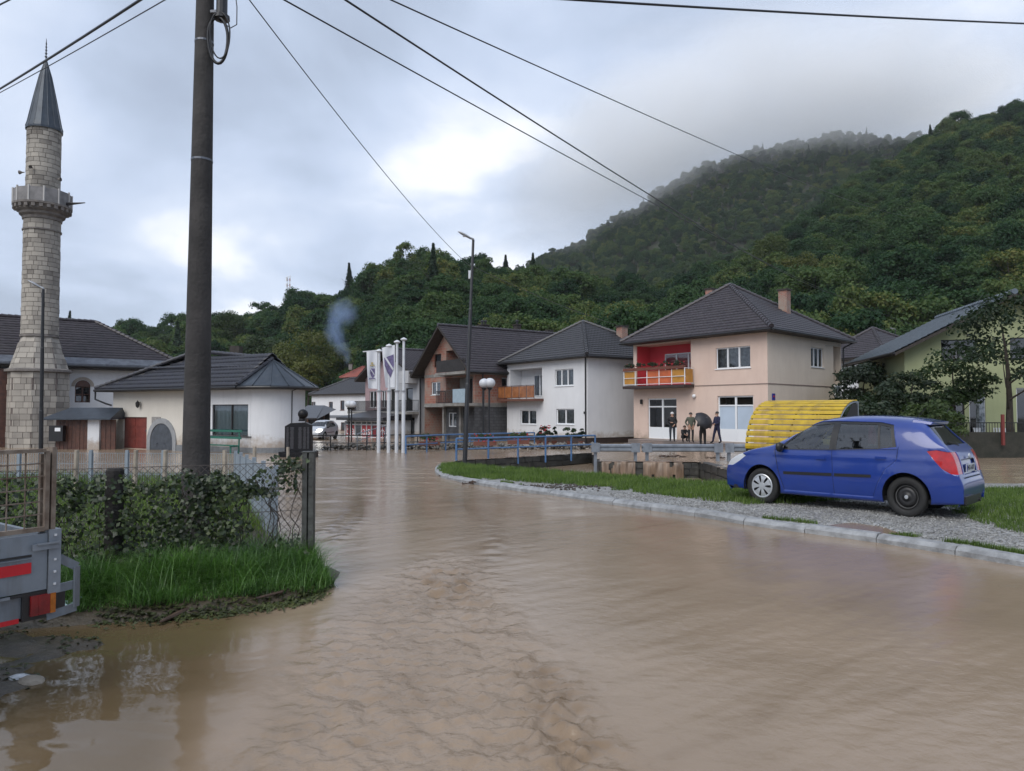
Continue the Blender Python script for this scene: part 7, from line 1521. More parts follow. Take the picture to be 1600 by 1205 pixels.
# debris: bark, twigs, leaf litter
m_twig = mat('wet_bark', (.085, .05, .032), .6, col2=(.035, .022, .016), scale=8); m_lit = leafmat('leaf_litter', [(.05, (.02, .018, .010)), (.4, (.035, .045, .014)), (.7, (.06, .075, .02)), (1., (.09, .06, .028))], transl=.1, attr=3.0, wo=0, wi=.55, wnz=.85)
lit = gpts([(503, 922), (478, 942), (410, 955), (330, 965), (250, 972), (150, 975)]); n = 1500; seg_i = rng.integers(0, 5, n); t_ = rng.uniform(0, 1, n); A = np.array(lit); P = A[seg_i] * (1 - t_)[:, None] + A[seg_i + 1] * t_[:, None]; P[:, 0] += rng.normal(0, .05, n); P[:, 1] += rng.normal(.09, .09, n); P[:, 2] = np.maximum(-.095, np.array([lotz(x, y) for x, y in P[:, :2]])) + rng.uniform(0, .018, n)
V, F = leaf_cards(P, np.array([0, -.25, 1.0])[None] + rng.normal(0, .35, (n, 3)), .028, 61, .38); tag(meshobj('leaf_litter', V, F, m_lit), 'wet leaves washed up along the grass bank', 'leaf litter', kind='stuff')
def stick(label, pts, r, name='branch'):
    q = MB(); q.tube(pts, r, 7); return tag(q.build(name, m_twig), label, 'branch', 'driftwood on the bank')
e = lambda px, py, dz=.03: GP(px, py, dz)
stick('long stripped branch lying on the leaves below the metal post', [e(350, 945), e(390, 930, .05), e(440, 920, .06), e(480, 918, .03)], [.012, .022, .026, .01]); stick('pale brown branch at the water edge in the middle of the bank', [e(250, 972), e(272, 962, .03), e(300, 948, .05)], [.01, .024, .012]); stick('short dark branch above the long stripped one', [e(400, 935, .08), e(440, 925, .09), e(468, 905, .10)], [.01, .014, .006])
rd = random.Random(9)
for k, (px, py, s, lab) in enumerate(((752, 756, .5, 'clump of brown driftwood and leaves against the kerb'), (703, 744, .28, 'dark bark lump on the kerb at the corner'), (1050, 714, .6, 'dark heap of debris in the water before the terrace'), (1118, 716, .4, 'debris caught at a guardrail post'))):
    p = GP(px, py, .02); q = MB()
    for j in range(46): a = rd.uniform(0, 3.14); L = rd.uniform(.05, .3) * s * 1.6; c = p + Vector((rd.uniform(-1, 1) * s, rd.uniform(-.25, .25) * s, rd.uniform(0, .12) * s)); dv = Vector((math.cos(a), math.sin(a) * .5, rd.uniform(-.15, .2))) * L * .5; q.tube([c - dv, c + dv], [.012 * (1 + s), .006 * (1 + s)], 5)
    tag(q.build('debris_heap', m_twig), lab, 'debris', 'flood debris heaps')
q0_ = rng.normal(0, 1, (260, 2)) * np.array([.9, .35]) + np.array(GP(850, 762, .1)[:2]); pebbles('dark_rubble', np.column_stack([q0_, vergez(q0_[:, 0], q0_[:, 1]) + .01]), .04, mat('wet_rubble', (.06, .05, .042), .6, var=.4, scale=10), 'dark washed up rubble on the gravel')
# stones and mud lumps near the trailer
for k, (px, py, s, mm, lab) in enumerate(((30, 1062, .06, m_lampw, 'pale stone at the muddy water edge'), (48, 1066, .07, m_stk, 'brown stone beside the pale one'))):
    p = GP(px, py, .0); bm = bmesh.new(); bmesh.ops.create_icosphere(bm, subdivisions=2, radius=s)
    for v in bm.verts: v.co = Vector((v.co.x * 1.3, v.co.y, v.co.z * .6)) * (1 + .18 * perlin(np.array([v.co.x * 22 + k]), np.array([v.co.y * 22 + v.co.z * 9]), 3)[0])
    me = bpy.data.meshes.new('stone'); bm.to_mesh(me); bm.free(); me.materials.append(mm); o = bpy.data.objects.new('stone', me); COL.objects.link(o); o.location = p; tag(o, lab, 'stone')
# stones under the far railing
m_rub = mat('rubble_stone', (.20, .19, .175), .8, col2=(.05, .05, .045), scale=9, bump=.4)
n = 420; t_ = rng.uniform(0, 1, n); A = np.array(GP(505, 703)); B = np.array(GP(935, 702)); P = A[None] * (1 - t_)[:, None] + B[None] * t_[:, None]; P[:, 1] += rng.normal(.2, .2, n); P[:, 2] = zwa(P[:, 1]) + rng.uniform(.0, .28, n); pebbles('stone_edging', P, .15, m_rub, 'rough stone edging under the far railings')

# =================================================================== TRAILER (rear corner)
m_tr = mat('trailer_sheet', (.21, .24, .28), .45, col2=(.14, .165, .195), scale=2.5, metal=.25, streak=((.07, .06, .05), .7), rvar=.2); m_rust = mat('rusty_frame', (.20, .165, .135), .8, col2=(.085, .055, .038), scale=9, streak=((.22, .18, .14), .6)); m_tred = mat('red_stripe', (.42, .01, .018), .4, var=.1)
tcor = PX(76, 835, 4.25); tu = Vector((.57, .82, 0)).normalized(); tn_ = Vector((tu.y, -tu.x, 0)); tb_ = -tn_
trl = thing('trailer', 'open grey car trailer with rusty mesh cage and red stripe at the left edge', 'trailer', (tcor.x, tcor.y, -.08)); W_ = 1.55
TP = lambda a, z, o=0.0: Vector((tcor.x, tcor.y, 0)) - tu * a + tn_ * o + Vector((0, 0, z))
zA_ = PZ(833, 4.25); zB_ = PZ(920, 4.25); zT_ = PZ(699, 4.25); zC_ = PZ(962, 4.25)
def slab(a0, a1, z0, z1, o0, o1, name, m, par=None):
    P = [TP(a1, z0, o1), TP(a0, z0, o1), TP(a0, z0, o0), TP(a1, z0, o0)]; return MB().hexa(P + [Vector((p.x, p.y, z1)) for p in P]).build(name, m, par or trl)
tg = slab(.005, W_, zB_, zA_, -.03, 0, 'tailgate', m_tr)
hT = zA_ - zB_; slab(.09, W_ - .09, zB_ + hT * .62, zB_ + hT * .66, .002, .008, 'groove', m_dark, tg); slab(.09, W_ - .09, zB_ + hT * .33, zB_ + hT * .52, .002, .006, 'stripe', m_tred, tg); slab(.09, W_ - .09, zB_ + hT * .585, zB_ + hT * .60, .002, .012, 'rib', m_tr, tg)
slab(-.065, .0, zB_ - .03, zA_ + .02, -.06, .012, 'corner_post', m_galv); slab(-.045, .09, zA_ - .09, zA_ - .055, .013, .028, 'latch', m_galv); slab(-.05, .07, zA_ - .06, zA_ - .05, .028, .04, 'latch_bar', m_galv)
slab(.26, .31, zB_ - .02, zB_ + .06, .008, .03, 'hinge', m_lampw); slab(.2, .34, zB_ - .02, zB_ - .005, .008, .02, 'hinge_plate', m_galv)
slab(.12, W_, zC_ + .01, zB_ - .025, -.08, -.02, 'rear_beam', m_tr); slab(.14, W_, zC_ - .015, zC_ + .012, -.082, -.016, 'beam_stripe', m_tred)
lz0, lz1 = zC_ + .02, zB_ - .015
m_lens = mat('tail_lens', (.20, .012, .014), .25, col2=(.09, .008, .01), scale=7); lt = slab(-.10, .13, lz0 - .03, lz1 + .01, -.07, -.005, 'light_housing', m_black); slab(-.04, .09, lz0 - .005, lz1 - .012, -.004, .012, 'tail_lamp', m_lens, lt)
q = MB(); 
for a, b_ in ((TP(-.065, zA_ - .16, -.01), TP(-.165, zB_ + .10, -.01)), (TP(-.165, zB_ + .10, -.01), TP(-.165, zC_ + .015, -.01)), (TP(-.165, zC_ + .015, -.01), TP(-.0, zC_ - .005, -.01)), (TP(-.165, zB_ - .005, -.01), TP(-.03, zB_ - .012, -.01))): q.bar(a, b_, .012, .05)
q.build('lamp_guard', m_tr, trl)
slab(-.036, -.012, zA_ + .02, zT_, -.05, .0, 'cage_post', m_rust); slab(.0, .022, zA_ + .02, zT_ - .02, -.03, 0, 'gate_post', m_rust)
slab(.022, W_, zT_ - .03, zT_ - .008, -.03, 0, 'cage_top_rail', m_rust); slab(.022, W_, zA_ + .015, zA_ + .04, -.03, 0, 'cage_bottom_rail', m_rust)
for z in (.06, .28, .5, .72, .94): slab(-.038, -.026, zB_ + hT * z, zB_ + hT * z + .012, .013, .02, 'bolt', m_lampw)
slab(-.04, -.012, lz0 - .005, lz1 - .012, .0125, .016, 'amber_lens', mat('amber_lens', (.30, .09, .01), .25, var=.2, scale=30), lt); slab(.03, .05, lz0 - .004, lz1 - .013, .0125, .0155, 'clear_lens', m_lens, lt)
slab(.13, W_, zB_ - .022, zB_ - .006, -.02, .004, 'ledge', m_dark)
nh = 6
for k in range(1, nh): z = zA_ + .04 + (zT_ - zA_ - .06) * k / nh; MB().bar(TP(.03, z, -.012), TP(W_, z - .01, -.012), .007).build('wire', m_rust, trl)
for k in range(1, 17): a = .03 + k * .092; MB().bar(TP(a, zA_ + .04, -.018), TP(a, zT_ - .02, -.018), .006).build('wire', m_rust, trl)
# rest of the trailer body, out of the picture to the left
def slab2(a0, a1, z0, z1, d0, d1, name, m): P = [TP(a1, z0, -d0), TP(a0, z0, -d0), TP(a0, z0, -d1), TP(a1, z0, -d1)]; return MB().hexa(P + [Vector((p.x, p.y, z1)) for p in P]).build(name, m, trl)
slab2(.0, .03, zB_, zA_, .06, 2.6, 'side_board', m_tr); slab2(W_, W_ + .03, zB_, zA_, .0, 2.6, 'side_board', m_tr); slab2(.03, W_, zB_, zA_, 2.57, 2.6, 'front_board', m_tr); slab2(.03, W_, zB_ - .02, zB_ - .003, .09, 2.57, 'floor', m_dark); slab2(W_ * .45, W_ * .55, zB_ - .12, zB_ - .03, .2, 3.6, 'drawbar', m_galv)
for a in (.03, W_):
    for d in (.0, 2.57): slab2(a - .03, a, zA_ + .003, zT_ - .04, d + .05, d + .08, 'cage_post', m_rust)
for a in (-.17, W_ + .17): c = TP(a, .2, -2.0); MB().tube([c - tu * .08, c + tu * .08], .28, 20).build('wheel', m_black, trl)
pb_ = thing('plastic_bag', 'crumpled pale green plastic sheet on the mud under the trailer lamp', 'plastic sheet', (*GP(88, 966, .02).xy, max(-.1, lotz(*GP(88, 966, .02).xy)) - .03)); gx_ = np.linspace(-.16, .16, 22); gy_ = np.linspace(-.12, .12, 16); GX, GY = np.meshgrid(gx_, gy_); GZ_ = .05 + .09 * np.abs(fbm(GX * 9, GY * 9, 3, 4)) ; meshobj('sheet', np.stack([GX + .02 * perlin(GY * 20, GX * 0, 2), GY, GZ_], -1), gridfaces(16, 22), mat('pale_plastic', (.42, .55, .55), .25, col2=(.25, .36, .38), scale=14), pb_, local=True)
n = 700; P = np.column_stack([rng.uniform(-4.2, -2.9, n), rng.uniform(4.5, 6.0, n), np.zeros(n)]); P[:, 2] = [lotz(x, y) for x, y in P[:, :2]]; P = P[(P[:, 2] > -.105) & (fbm(P[:, 0] * 2, P[:, 1] * 2, 2, 5) > -.1)]; P[:, 2] += .006; n = len(P)
V, F = leaf_cards(P, np.array([0, 0, 1.0])[None] + rng.normal(0, .3, (n, 3)), .024, 63, .4); tag(meshobj('leaf_litter', V, F, m_lit), 'flattened grass and leaves on the mud beside the trailer', 'leaf litter', kind='stuff')

# =================================================================== BLUE HATCHBACK
def carpaint(name, col):
    m = mat(name, col, .32, spec=.5, coat=1.0, col2=tuple(c * .86 for c in col), scale=1.5); b = m.node_tree.nodes['Principled BSDF']; b.inputs['Coat Roughness'].default_value = .06; return m
m_cblue = carpaint('blue_car_paint', (.002, .028, .215)); m_trimb = mat('black_plastic', (.012, .012, .013), .4); m_gl = glassmat('car_glass', (.30, .37, .39), .10, .02); m_seam = mat('panel_gap', (.004, .004, .008), .8)
m_tyre = mat('tyre_rubber', (.012, .012, .012), .75, var=.2, scale=15); m_hub = mat('silver_hubcap', (.50, .52, .54), .35, metal=.6); m_steel = mat('black_steel_rim', (.014, .014, .015), .45)
m_tl = mat('red_tail_lens', (.50, .012, .016), .12, col2=(.30, .008, .012), scale=5, coat=.6); m_hl = mat('headlamp_lens', (.55, .57, .60), .12, coat=.5); m_seat = mat('seat_fabric', (.045, .047, .052), .85, var=.2, scale=9)
cfw = Vector((-math.sin(R(45)), math.cos(R(45)), 0)); clf = Vector((-cfw.y, cfw.x, 0)); cp_ = Vector((6.30, 11.38, 0)) + cfw * 1.225 * .975 - clf * .72 * .98; cp_.z = float(vergez(5.4, 12.1)) - .02
car = thing('blue_car', 'blue five door hatchback parked on the gravel verge', 'car', tuple(cp_), math.atan2(cfw.y, cfw.x)); car.scale = (.975, .98, 1.075)
SIL = [(1.96, .20), (2.03, .26), (2.05, .40), (2.04, .55), (2.00, .66), (1.93, .735), (1.75, .815), (1.45, .905), (1.15, .975), (1.05, 1.005), (.95, 1.06), (.70, 1.20), (.45, 1.335), (.28, 1.405), (.05, 1.45), (-.3, 1.485), (-.65, 1.49), (-1.0, 1.478), (-1.22, 1.46), (-1.38, 1.435), (-1.46, 1.405), (-1.51, 1.35), (-1.66, 1.185), (-1.78, 1.05), (-1.85, .995), (-1.90, .90), (-1.94, .75), (-1.955, .64), (-1.985, .59), (-2.005, .54), (-2.005, .40), (-1.97, .28), (-1.93, .22)]
def resamp(P, n):
    P = np.array(P); d = np.r_[0, np.cumsum(np.hypot(*np.diff(P, axis=0).T))]; t = np.linspace(0, d[-1], n); x, z = np.interp(t, d, P[:, 0]), np.interp(t, d, P[:, 1]); ker = np.array([1, 2, 3, 2, 1]) / 9.0
    for _ in range(2): x[2:-2] = np.convolve(x, ker, 'valid'); z[2:-2] = np.convolve(z, ker, 'valid')
    return x, z
SX, ST = resamp(SIL, 210)
def wid(x):
    w = np.full_like(x, .825); f = x > .9; w[f] = .825 * (1 - .30 * ((x[f] - .9) / 1.15) ** 2.6); r_ = x < -1.1; w[r_] = .825 * (1 - .17 * ((-1.1 - x[r_]) / .9) ** 2.8); return w
W_x = wid(SX); belt = np.interp(SX, [-2, -1.3, 1.0, 2.1], [1.04, 1.02, .915, .86]); Sx = np.minimum(belt, ST - .035); zb_s = np.minimum(.20 + .05 * np.abs(SX / 2) ** 4, ST - .02); Sx = np.maximum(Sx, zb_s + .01)
nlo, nup = 22, 26; secs = []
for i in range(len(SX)):
    z = np.linspace(zb_s[i], Sx[i], nlo); yy = W_x[i] * np.where(z < .58, 1 - .075 * ((.58 - z) / .38) ** 2, 1 - .035 * ((z - .58) / .4) ** 2); yy = yy + .010 * np.exp(-((z - .86) / .035) ** 2) * (abs(SX[i]) < 1.75)
    fl = 0.022 * (np.exp(-((SX[i] - 1.225) / .33) ** 4) + np.exp(-((SX[i] + 1.225) / .33) ** 4)) * np.exp(-((z - .5) / .28) ** 4); yy = yy + fl
    th = np.linspace(0, math.pi / 2, nup + 1)[1:]; gfac = min(1, max(0, (ST[i] - Sx[i] - .03) / .4)); ee = .50 + .12 * (1 - gfac)
    ca, sa = np.cos(th) ** ee, np.sin(th) ** ee; ca[-1] = 0; yu = yy[-1] * ca * (1 - .22 * gfac * sa); zu = Sx[i] + (ST[i] - Sx[i]) * sa; secs.append((np.r_[yy, yu], np.r_[z, zu]))
bm = bmesh.new(); nh = nlo + nup; G = []
for i in range(len(SX)):
    y, z = secs[i]; row = [bm.verts.new((SX[i], y[k], z[k])) for k in range(nh)] + [bm.verts.new((SX[i], -y[k], z[k])) for k in range(nh - 2, -1, -1)]; G.append(row)
for i in range(len(SX) - 1):
    for k in range(2 * nh - 2): bm.faces.new((G[i][k], G[i + 1][k], G[i + 1][k + 1], G[i][k + 1]))
bm.normal_update()
def inp(x, z, poly):
    c = False; n = len(poly)
    for i in range(n):
        x1, y1 = poly[i]; x2, y2 = poly[(i + 1) % n]
        if (y1 > z) != (y2 > z) and x < (x2 - x1) * (z - y1) / (y2 - y1) + x1: c = not c
    return c
CLS = {}
lay = bm.faces.layers.int.new('cls')
def cut(poly, test, A, cid, overwrite=True):
    xs = [p[0] for p in poly]; zs = [p[1] for p in poly]; b0, b1, b2, b3 = min(xs) - .03, max(xs) + .03, min(zs) - .03, max(zs) + .03; ia, ib = A
    n = len(poly)
    for i in range(n):
        p, q_ = poly[i], poly[(i + 1) % n]; nv = [0, 0, 0]; nv[ia] = q_[1] - p[1]; nv[ib] = -(q_[0] - p[0]); cv = [0, 0, 0]; cv[ia] = p[0]; cv[ib] = p[1]
        fs = [f for f in bm.faces if test(f) and b0 < f.calc_center_median()[ia] < b1 and b2 < f.calc_center_median()[ib] < b3]
        geom = list({v for f in fs for v in f.verts}) + list({e_ for f in fs for e_ in f.edges}) + fs
        bmesh.ops.bisect_plane(bm, geom=geom, plane_co=cv, plane_no=nv, dist=1e-5)
    bm.normal_update(); k = 0
    for f in bm.faces:
        if test(f):
            c = f.calc_center_median()
            if inp(c[ia], c[ib], poly) and (overwrite or f[lay] == 0): f[lay] = cid; k += 1
    return k
side = lambda f: abs(f.calc_center_median().y) > .42 and abs(f.normal.y) > .22
XZ = (0, 2)
DLO = [(.915, .925), (.44, 1.345), (.30, 1.385), (-.06, 1.402), (-.80, 1.392), (-1.01, 1.352), (-1.09, 1.028), (-.80, .99), (-.1, .955)]
cut([(.965, .925), (.90, .60), (.80, .27), (-.085, .27), (-.06, .95)], side, XZ, 2); cut([(-.062, .95), (-.087, .27), (-.72, .27), (-.80, .48), (-.93, .70), (-1.10, .84), (-1.10, 1.0), (-.8, .985)], side, XZ, 3)
def strip(pts, w=.007):
    for a, b_ in zip(pts[:-1], pts[1:]):
        d = Vector((b_[0] - a[0], b_[1] - a[1])).normalized(); n_ = Vector((-d.y, d.x)) * w / 2; A, B = Vector(a), Vector(b_); cut([tuple(A + n_), tuple(B + n_), tuple(B - n_), tuple(A - n_)], side, XZ, 4)
strip([(.965, .925), (.90, .60), (.80, .27)]); strip([(-.06, .95), (-.087, .27)]); strip([(-.72, .27), (-.80, .48), (-.93, .70), (-1.10, .84), (-1.12, 1.03)])
cut(DLO, side, XZ, 5)
cut([(.845, .945), (.43, 1.318), (-.03, 1.365), (-.01, .968)], side, XZ, 6); cut([(-.125, .972), (-.145, 1.368), (-.765, 1.358), (-.81, 1.005)], side, XZ, 7); cut([(-.845, 1.008), (-.80, 1.355), (-.965, 1.325), (-1.035, 1.035)], side, XZ, 8)
cut([(.80, .525), (.80, .572), (-.06, .59), (-.06, .543)], side, XZ, 9); cut([(-.10, .543), (-.10, .59), (-.70, .602), (-.70, .558)], side, XZ, 9)
rearf = lambda f: f.calc_center_median().x < -1.5 and abs(f.calc_center_median().y) > .47 and f.normal.z < .8
cut([(-1.535, .985), (-1.66, 1.005), (-1.85, .975), (-2.1, .90), (-2.1, .655), (-1.86, .67), (-1.74, .74), (-1.63, .87)], rearf, XZ, 10)
frontf = lambda f: f.calc_center_median().x > 1.4 and abs(f.calc_center_median().y) > .36
cut([(1.55, .80), (1.66, .845), (1.90, .775), (2.1, .70), (2.1, .60), (1.86, .62), (1.70, .70)], frontf, XZ, 11)
topf = lambda f: .3 < f.calc_center_median().x < 1.1 and f.normal.z > .25 and abs(f.calc_center_median().y) < .75
cut([(1.02, .68), (.40, .545), (.40, -.545), (1.02, -.68)], topf, (0, 1), 12)
backf = lambda f: f.calc_center_median().x < -1.40 and f.normal.x < -.25 and f.calc_center_median().z > .95
cut([(.60, 1.065), (.48, 1.365), (-.48, 1.365), (-.60, 1.065)], backf, (1, 2), 13)
tailf = lambda f: f.calc_center_median().x < -1.85 and f.normal.x < -.4
for pl in ([(-.50, .595), (-.50, .603), (.50, .603), (.50, .595)],): cut(pl, tailf, (1, 2), 4)
cut([(-.40, .655), (-.40, .85), (.40, .85), (.40, .655)], tailf, (1, 2), 14)
arch = lambda cx: [(cx + .358 * math.cos(t), .305 + .358 * math.sin(t)) for t in np.linspace(-.6, math.pi + .6, 30)]
archf = lambda f: abs(f.calc_center_median().y) > .3
for cxx in (1.225, -1.225): cut(arch(cxx) , archf, XZ, 99)
bmesh.ops.delete(bm, geom=[f for f in bm.faces if f[lay] == 99], context='FACES')
bm.normal_update()
def extract(cids, name, m, parent, push=0.0, sidef=None, label=None, smooth=True):
    vm = {}; V = []; F = []
    for f in bm.faces:
        if f[lay] not in cids: continue
        if sidef is not None and (f.calc_center_median().y > 0) != (sidef > 0): continue
        ids = []
        for v in f.verts:
            if v not in vm: vm[v] = len(V); V.append(v.co + v.normal * push)
            ids.append(vm[v])
        F.append(ids)
    if not F: return None
    o = meshobj(name, [tuple(v) for v in V], F, m, parent, local=True, smooth=smooth)
    if label: o['label'] = label
    return o
body = extract({0}, 'body', m_cblue, car); body.modifiers.new('solid', 'SOLIDIFY').thickness = -.012
for s in (1, -1):
    d1_ = extract({2}, 'door', m_cblue, car, sidef=s); d2_ = extract({3}, 'door', m_cblue, car, sidef=s)
    extract({4}, 'door_gap', m_seam, car, push=0, sidef=s); extract({5}, 'window_trim', m_trimb, car, push=.001, sidef=s)
    for c in (6, 7, 8): extract({c}, 'side_window', m_gl, car, push=-.004, sidef=s, smooth=False)
    extract({9}, 'side_moulding', m_trimb, car, push=.010, sidef=s)
    tlo = extract({10}, 'tail_light', m_tl, car, push=.006, sidef=s); extract({11}, 'headlight', m_hl, car, push=.004, sidef=s)
    yb = s * .80
    MB().box((-1.87, s * .66, .80), (.03, .10, .07)).build('reverse_lens', m_hl, tlo, local=True)
    for dr_, hx, hz in ((d1_, .12, .815), (d2_, -.86, .865)): MB().box((hx, s * .825, hz), (.17, .03, .035)).build('handle', m_cblue, dr_, local=True)
    mm2 = MB(); mm2.lathe((.83, s * .90, .98), [(.001, -.09), (.06, -.075), (.085, -.02), (.08, .05), (.001, .075)], 14, M=Matrix.Diagonal((.75, 1.25, 1.0))); mo_ = mm2.build('mirror', m_trimb, car, local=True, smooth=True); MB().bar((.84, s * .78, .945), (.83, s * .86, .955), .05).build('mirror_arm', m_trimb, mo_, local=True)
for v_ in (12,): extract({12}, 'windscreen', m_gl, car, push=-.003)
rw_ = extract({13}, 'rear_window', m_gl, car, push=-.003); extract({14}, 'plate_recess', m_cblue, car, push=-.018)
bm.free()
MB().bar((-1.80, .0, 1.055), (-1.74, .33, 1.125), .018).build('rear_wiper', m_trimb, car, local=True)
sp2 = MB(); sp2.hexa([(-1.26, -.54, 1.40), (-1.53, -.50, 1.36), (-1.53, .50, 1.36), (-1.26, .54, 1.40), (-1.26, -.50, 1.452), (-1.56, -.47, 1.405), (-1.56, .47, 1.405), (-1.26, .50, 1.452)]); bevel(sp2.build('roof_spoiler', m_cblue, car, local=True), .01)
MB().tube([(-1.18, 0, 1.45), (-1.34, 0, 1.63)], [.006, .003], 6).build('antenna', m_trimb, car, local=True)
pl_ = MB().box((-1.962, 0, .735), (.012, .52, .115)).build('number_plate', mat('plate_white', (.42, .44, .47), .4), car, local=True)
Mx = Matrix.Translation((-1.9695, 0, .735)) @ Matrix(((0, 0, -1, 0), (-1, 0, 0, 0), (0, 1, 0, 0), (0, 0, 0, 1))); text_mesh('M47-A-871', 'plate_text', .098, Mx, mat('plate_ink', (.03, .03, .04), .6), pl_, local=True); MB().box((-1.9692, .235, .735), (.003, .04, .10)).build('plate_band', m_blue_s, pl_, local=True)
q = MB(); q.lathe((-1.952, 0, .905), [(.001, .012), (.03, .01), (.04, 0), (.04, -.01)], 16, M=Matrix.Rotation(R(-90), 3, 'Y')).build('badge', m_hub, car, local=True)
MB().box((-1.962, -.34, .665), (.006, .09, .022)).build('model_badge', m_hub, car, local=True)
MB().box((0, 0, .25), (3.7, 1.36, .06)).build('underbody_light_block', m_trimb, car, local=True); MB().box((1.42, 0, .53), (.9, 1.10, .48)).build('engine_bay', m_seam, car, local=True); MB().box((-1.40, 0, .55), (.8, 1.10, .54)).build('boot_floor', m_seam, car, local=True); MB().box((.93, 0, .84), (.34, 1.36, .20)).build('dashboard', m_trimb, car, local=True)  # first box is added to block light below the open-bottomed body shell
MB().box((-1.99, .4, .30), (.1, .5, .10)).build('bumper_lip', m_trimb, car, local=True); MB().box((-1.97, 0, .27), (.06, 1.0, .12)).build('bumper_lip', m_trimb, car, local=True)
MB().tube([(-1.9, -.35, .24), (-2.02, -.35, .24)], .025, 8).build('exhaust', m_trimb, car, local=True)
q = MB(); tt = [(.60 + .02, .36 + .17 * math.cos(a), .93 + .17 * math.sin(a)) for a in np.linspace(0, 6.283, 20)]; q.tube(tt, .014, 6).build('steering_wheel', m_trimb, car, local=True)
def seat(x, y, w):
    q = MB(); q.box((x + .2, y, .55), (.5, w, .16)).hexa([(x - .06, y - w / 2, .58), (x + .08, y - w / 2, .58), (x + .08, y + w / 2, .58), (x - .06, y + w / 2, .58), (x - .26, y - w * .4, 1.10), (x - .14, y - w * .4, 1.12), (x - .14, y + w * .4, 1.12), (x - .26, y + w * .4, 1.10)]).build('seat', m_seat, car, local=True)
    bevel(car.children[-1] if False else bpy.data.objects[-1] if False else [o for o in car.children if o.name.startswith('seat')][-1], .03, 2)
    hr = MB(); hr.box((x - .22, y, 1.21), (.09, .26, .19)).build('headrest', m_seat, car, local=True)
seat(.05, .36, .48); seat(.05, -.36, .48); seat(-.80, .36, .6); seat(-.80, -.36, .6)
def wheel(x, s, hub):
    M = Matrix.Rotation(R(-90) * s, 3, 'X'); c = Vector((x, s * .70, .30)); o = MB().lathe(c, [(.19, -.10), (.26, -.105), (.292, -.09), (.30, -.06), (.30, .06), (.292, .09), (.26, .105), (.205, .10), (.19, .08)], 40, M=M).build('wheel', m_tyre, car, local=True, smooth=True); MB().lathe(c, [(.205, .095), (.198, .03), (.16, .0), (.001, .0)], 32, M=M).build('rim', m_steel, o, local=True, smooth=True)
    if hub == 'cap':
        q = MB(); q.lathe(c, [(.203, .098), (.19, .108), (.172, .104)], 36, M=M); q.lathe(c, [(.001, .118), (.05, .116), (.062, .10)], 24, M=M)
        for k in range(7):
            a0 = 2 * math.pi * k / 7; V = []
            for r_, w, z in ((.055, .55, .112), (.115, .70, .114), (.178, 1.02, .106)):
                for da in (-w, w):
                    a = a0 + da * .5 * (.055 / r_ + .35); V.append(c + M @ Vector((r_ * math.cos(a), r_ * math.sin(a), z)))
            q.add(V, [(0, 1, 3, 2), (2, 3, 5, 4)])
        q.build('hubcap', m_hub, o, local=True)
    else:
        q = MB(); q.lathe(c, [(.15, .03), (.13, .055), (.09, .06), (.06, .045), (.055, .07), (.001, .075)], 28, M=M).build('wheel_disc', m_steel, o, local=True, smooth=True); MB().lathe(c, [(.03, .078), (.028, .088), (.001, .09)], 12, M=M).build('hub_nut', m_hub, o, local=True)
        q = MB(); q.tube([c + M @ Vector((.165 * math.cos(a), .165 * math.sin(a), .045)) for a in np.linspace(0, 6.283, 30)], .006, 5).build('rim_ring', mat('worn_rim', (.10, .10, .10), .5), o, local=True)
for x in (1.225, -1.225):
    for s in (1, -1): wheel(x, s, 'cap' if (x > 0 or s < 0) else 'steel')
for x in (1.225, -1.225):
    for s in (1, -1):
        q = MB(); pts = [(x + .362 * math.cos(t), .305 + .362 * math.sin(t)) for t in np.linspace(-.25, math.pi + .25, 18)]
        for (xa_, za_), (xb_, zb2) in zip(pts[:-1], pts[1:]): q.poly([(xa_, s * .50, za_), (xb_, s * .50, zb2), (xb_, s * .80, zb2), (xa_, s * .80, za_)])
        q.build('wheel_arch_liner', m_seam, car, local=True)
# silver car waiting at the far end of the street, a copy with its own paint and lit headlamps
m_silver = carpaint('silver_car_paint', (.42, .44, .47)); m_lit = bpy.data.materials.new('lit_headlamp'); m_lit.use_nodes = True; bb_ = m_lit.node_tree.nodes['Principled BSDF']; bb_.inputs['Emission Color'].default_value = (1, .97, .9, 1); bb_.inputs['Emission Strength'].default_value = 2.5
car2 = copy_tree(car); car2.name = 'silver_car'; car2.location = (PXX(503, 59), 59, zw(59) - .02); car2.rotation_euler = (0, 0, R(-98)); tag(car2, 'pale silver hatchback with lit headlamps far down the street beside the memorial', 'car')
swap = {m_cblue.name: m_silver, m_hl.name: m_lit}; cache = {}
def swapm(o):
    for c in o.children:
        if c.type == 'MESH' and c.data.materials and c.data.materials[0].name in swap:
            if c.data.name not in cache: d = c.data.copy(); d.materials[0] = swap[c.data.materials[0].name]; cache[c.data.name] = d
            c.data = cache[c.data.name]
        swapm(c)
swapm(car2)

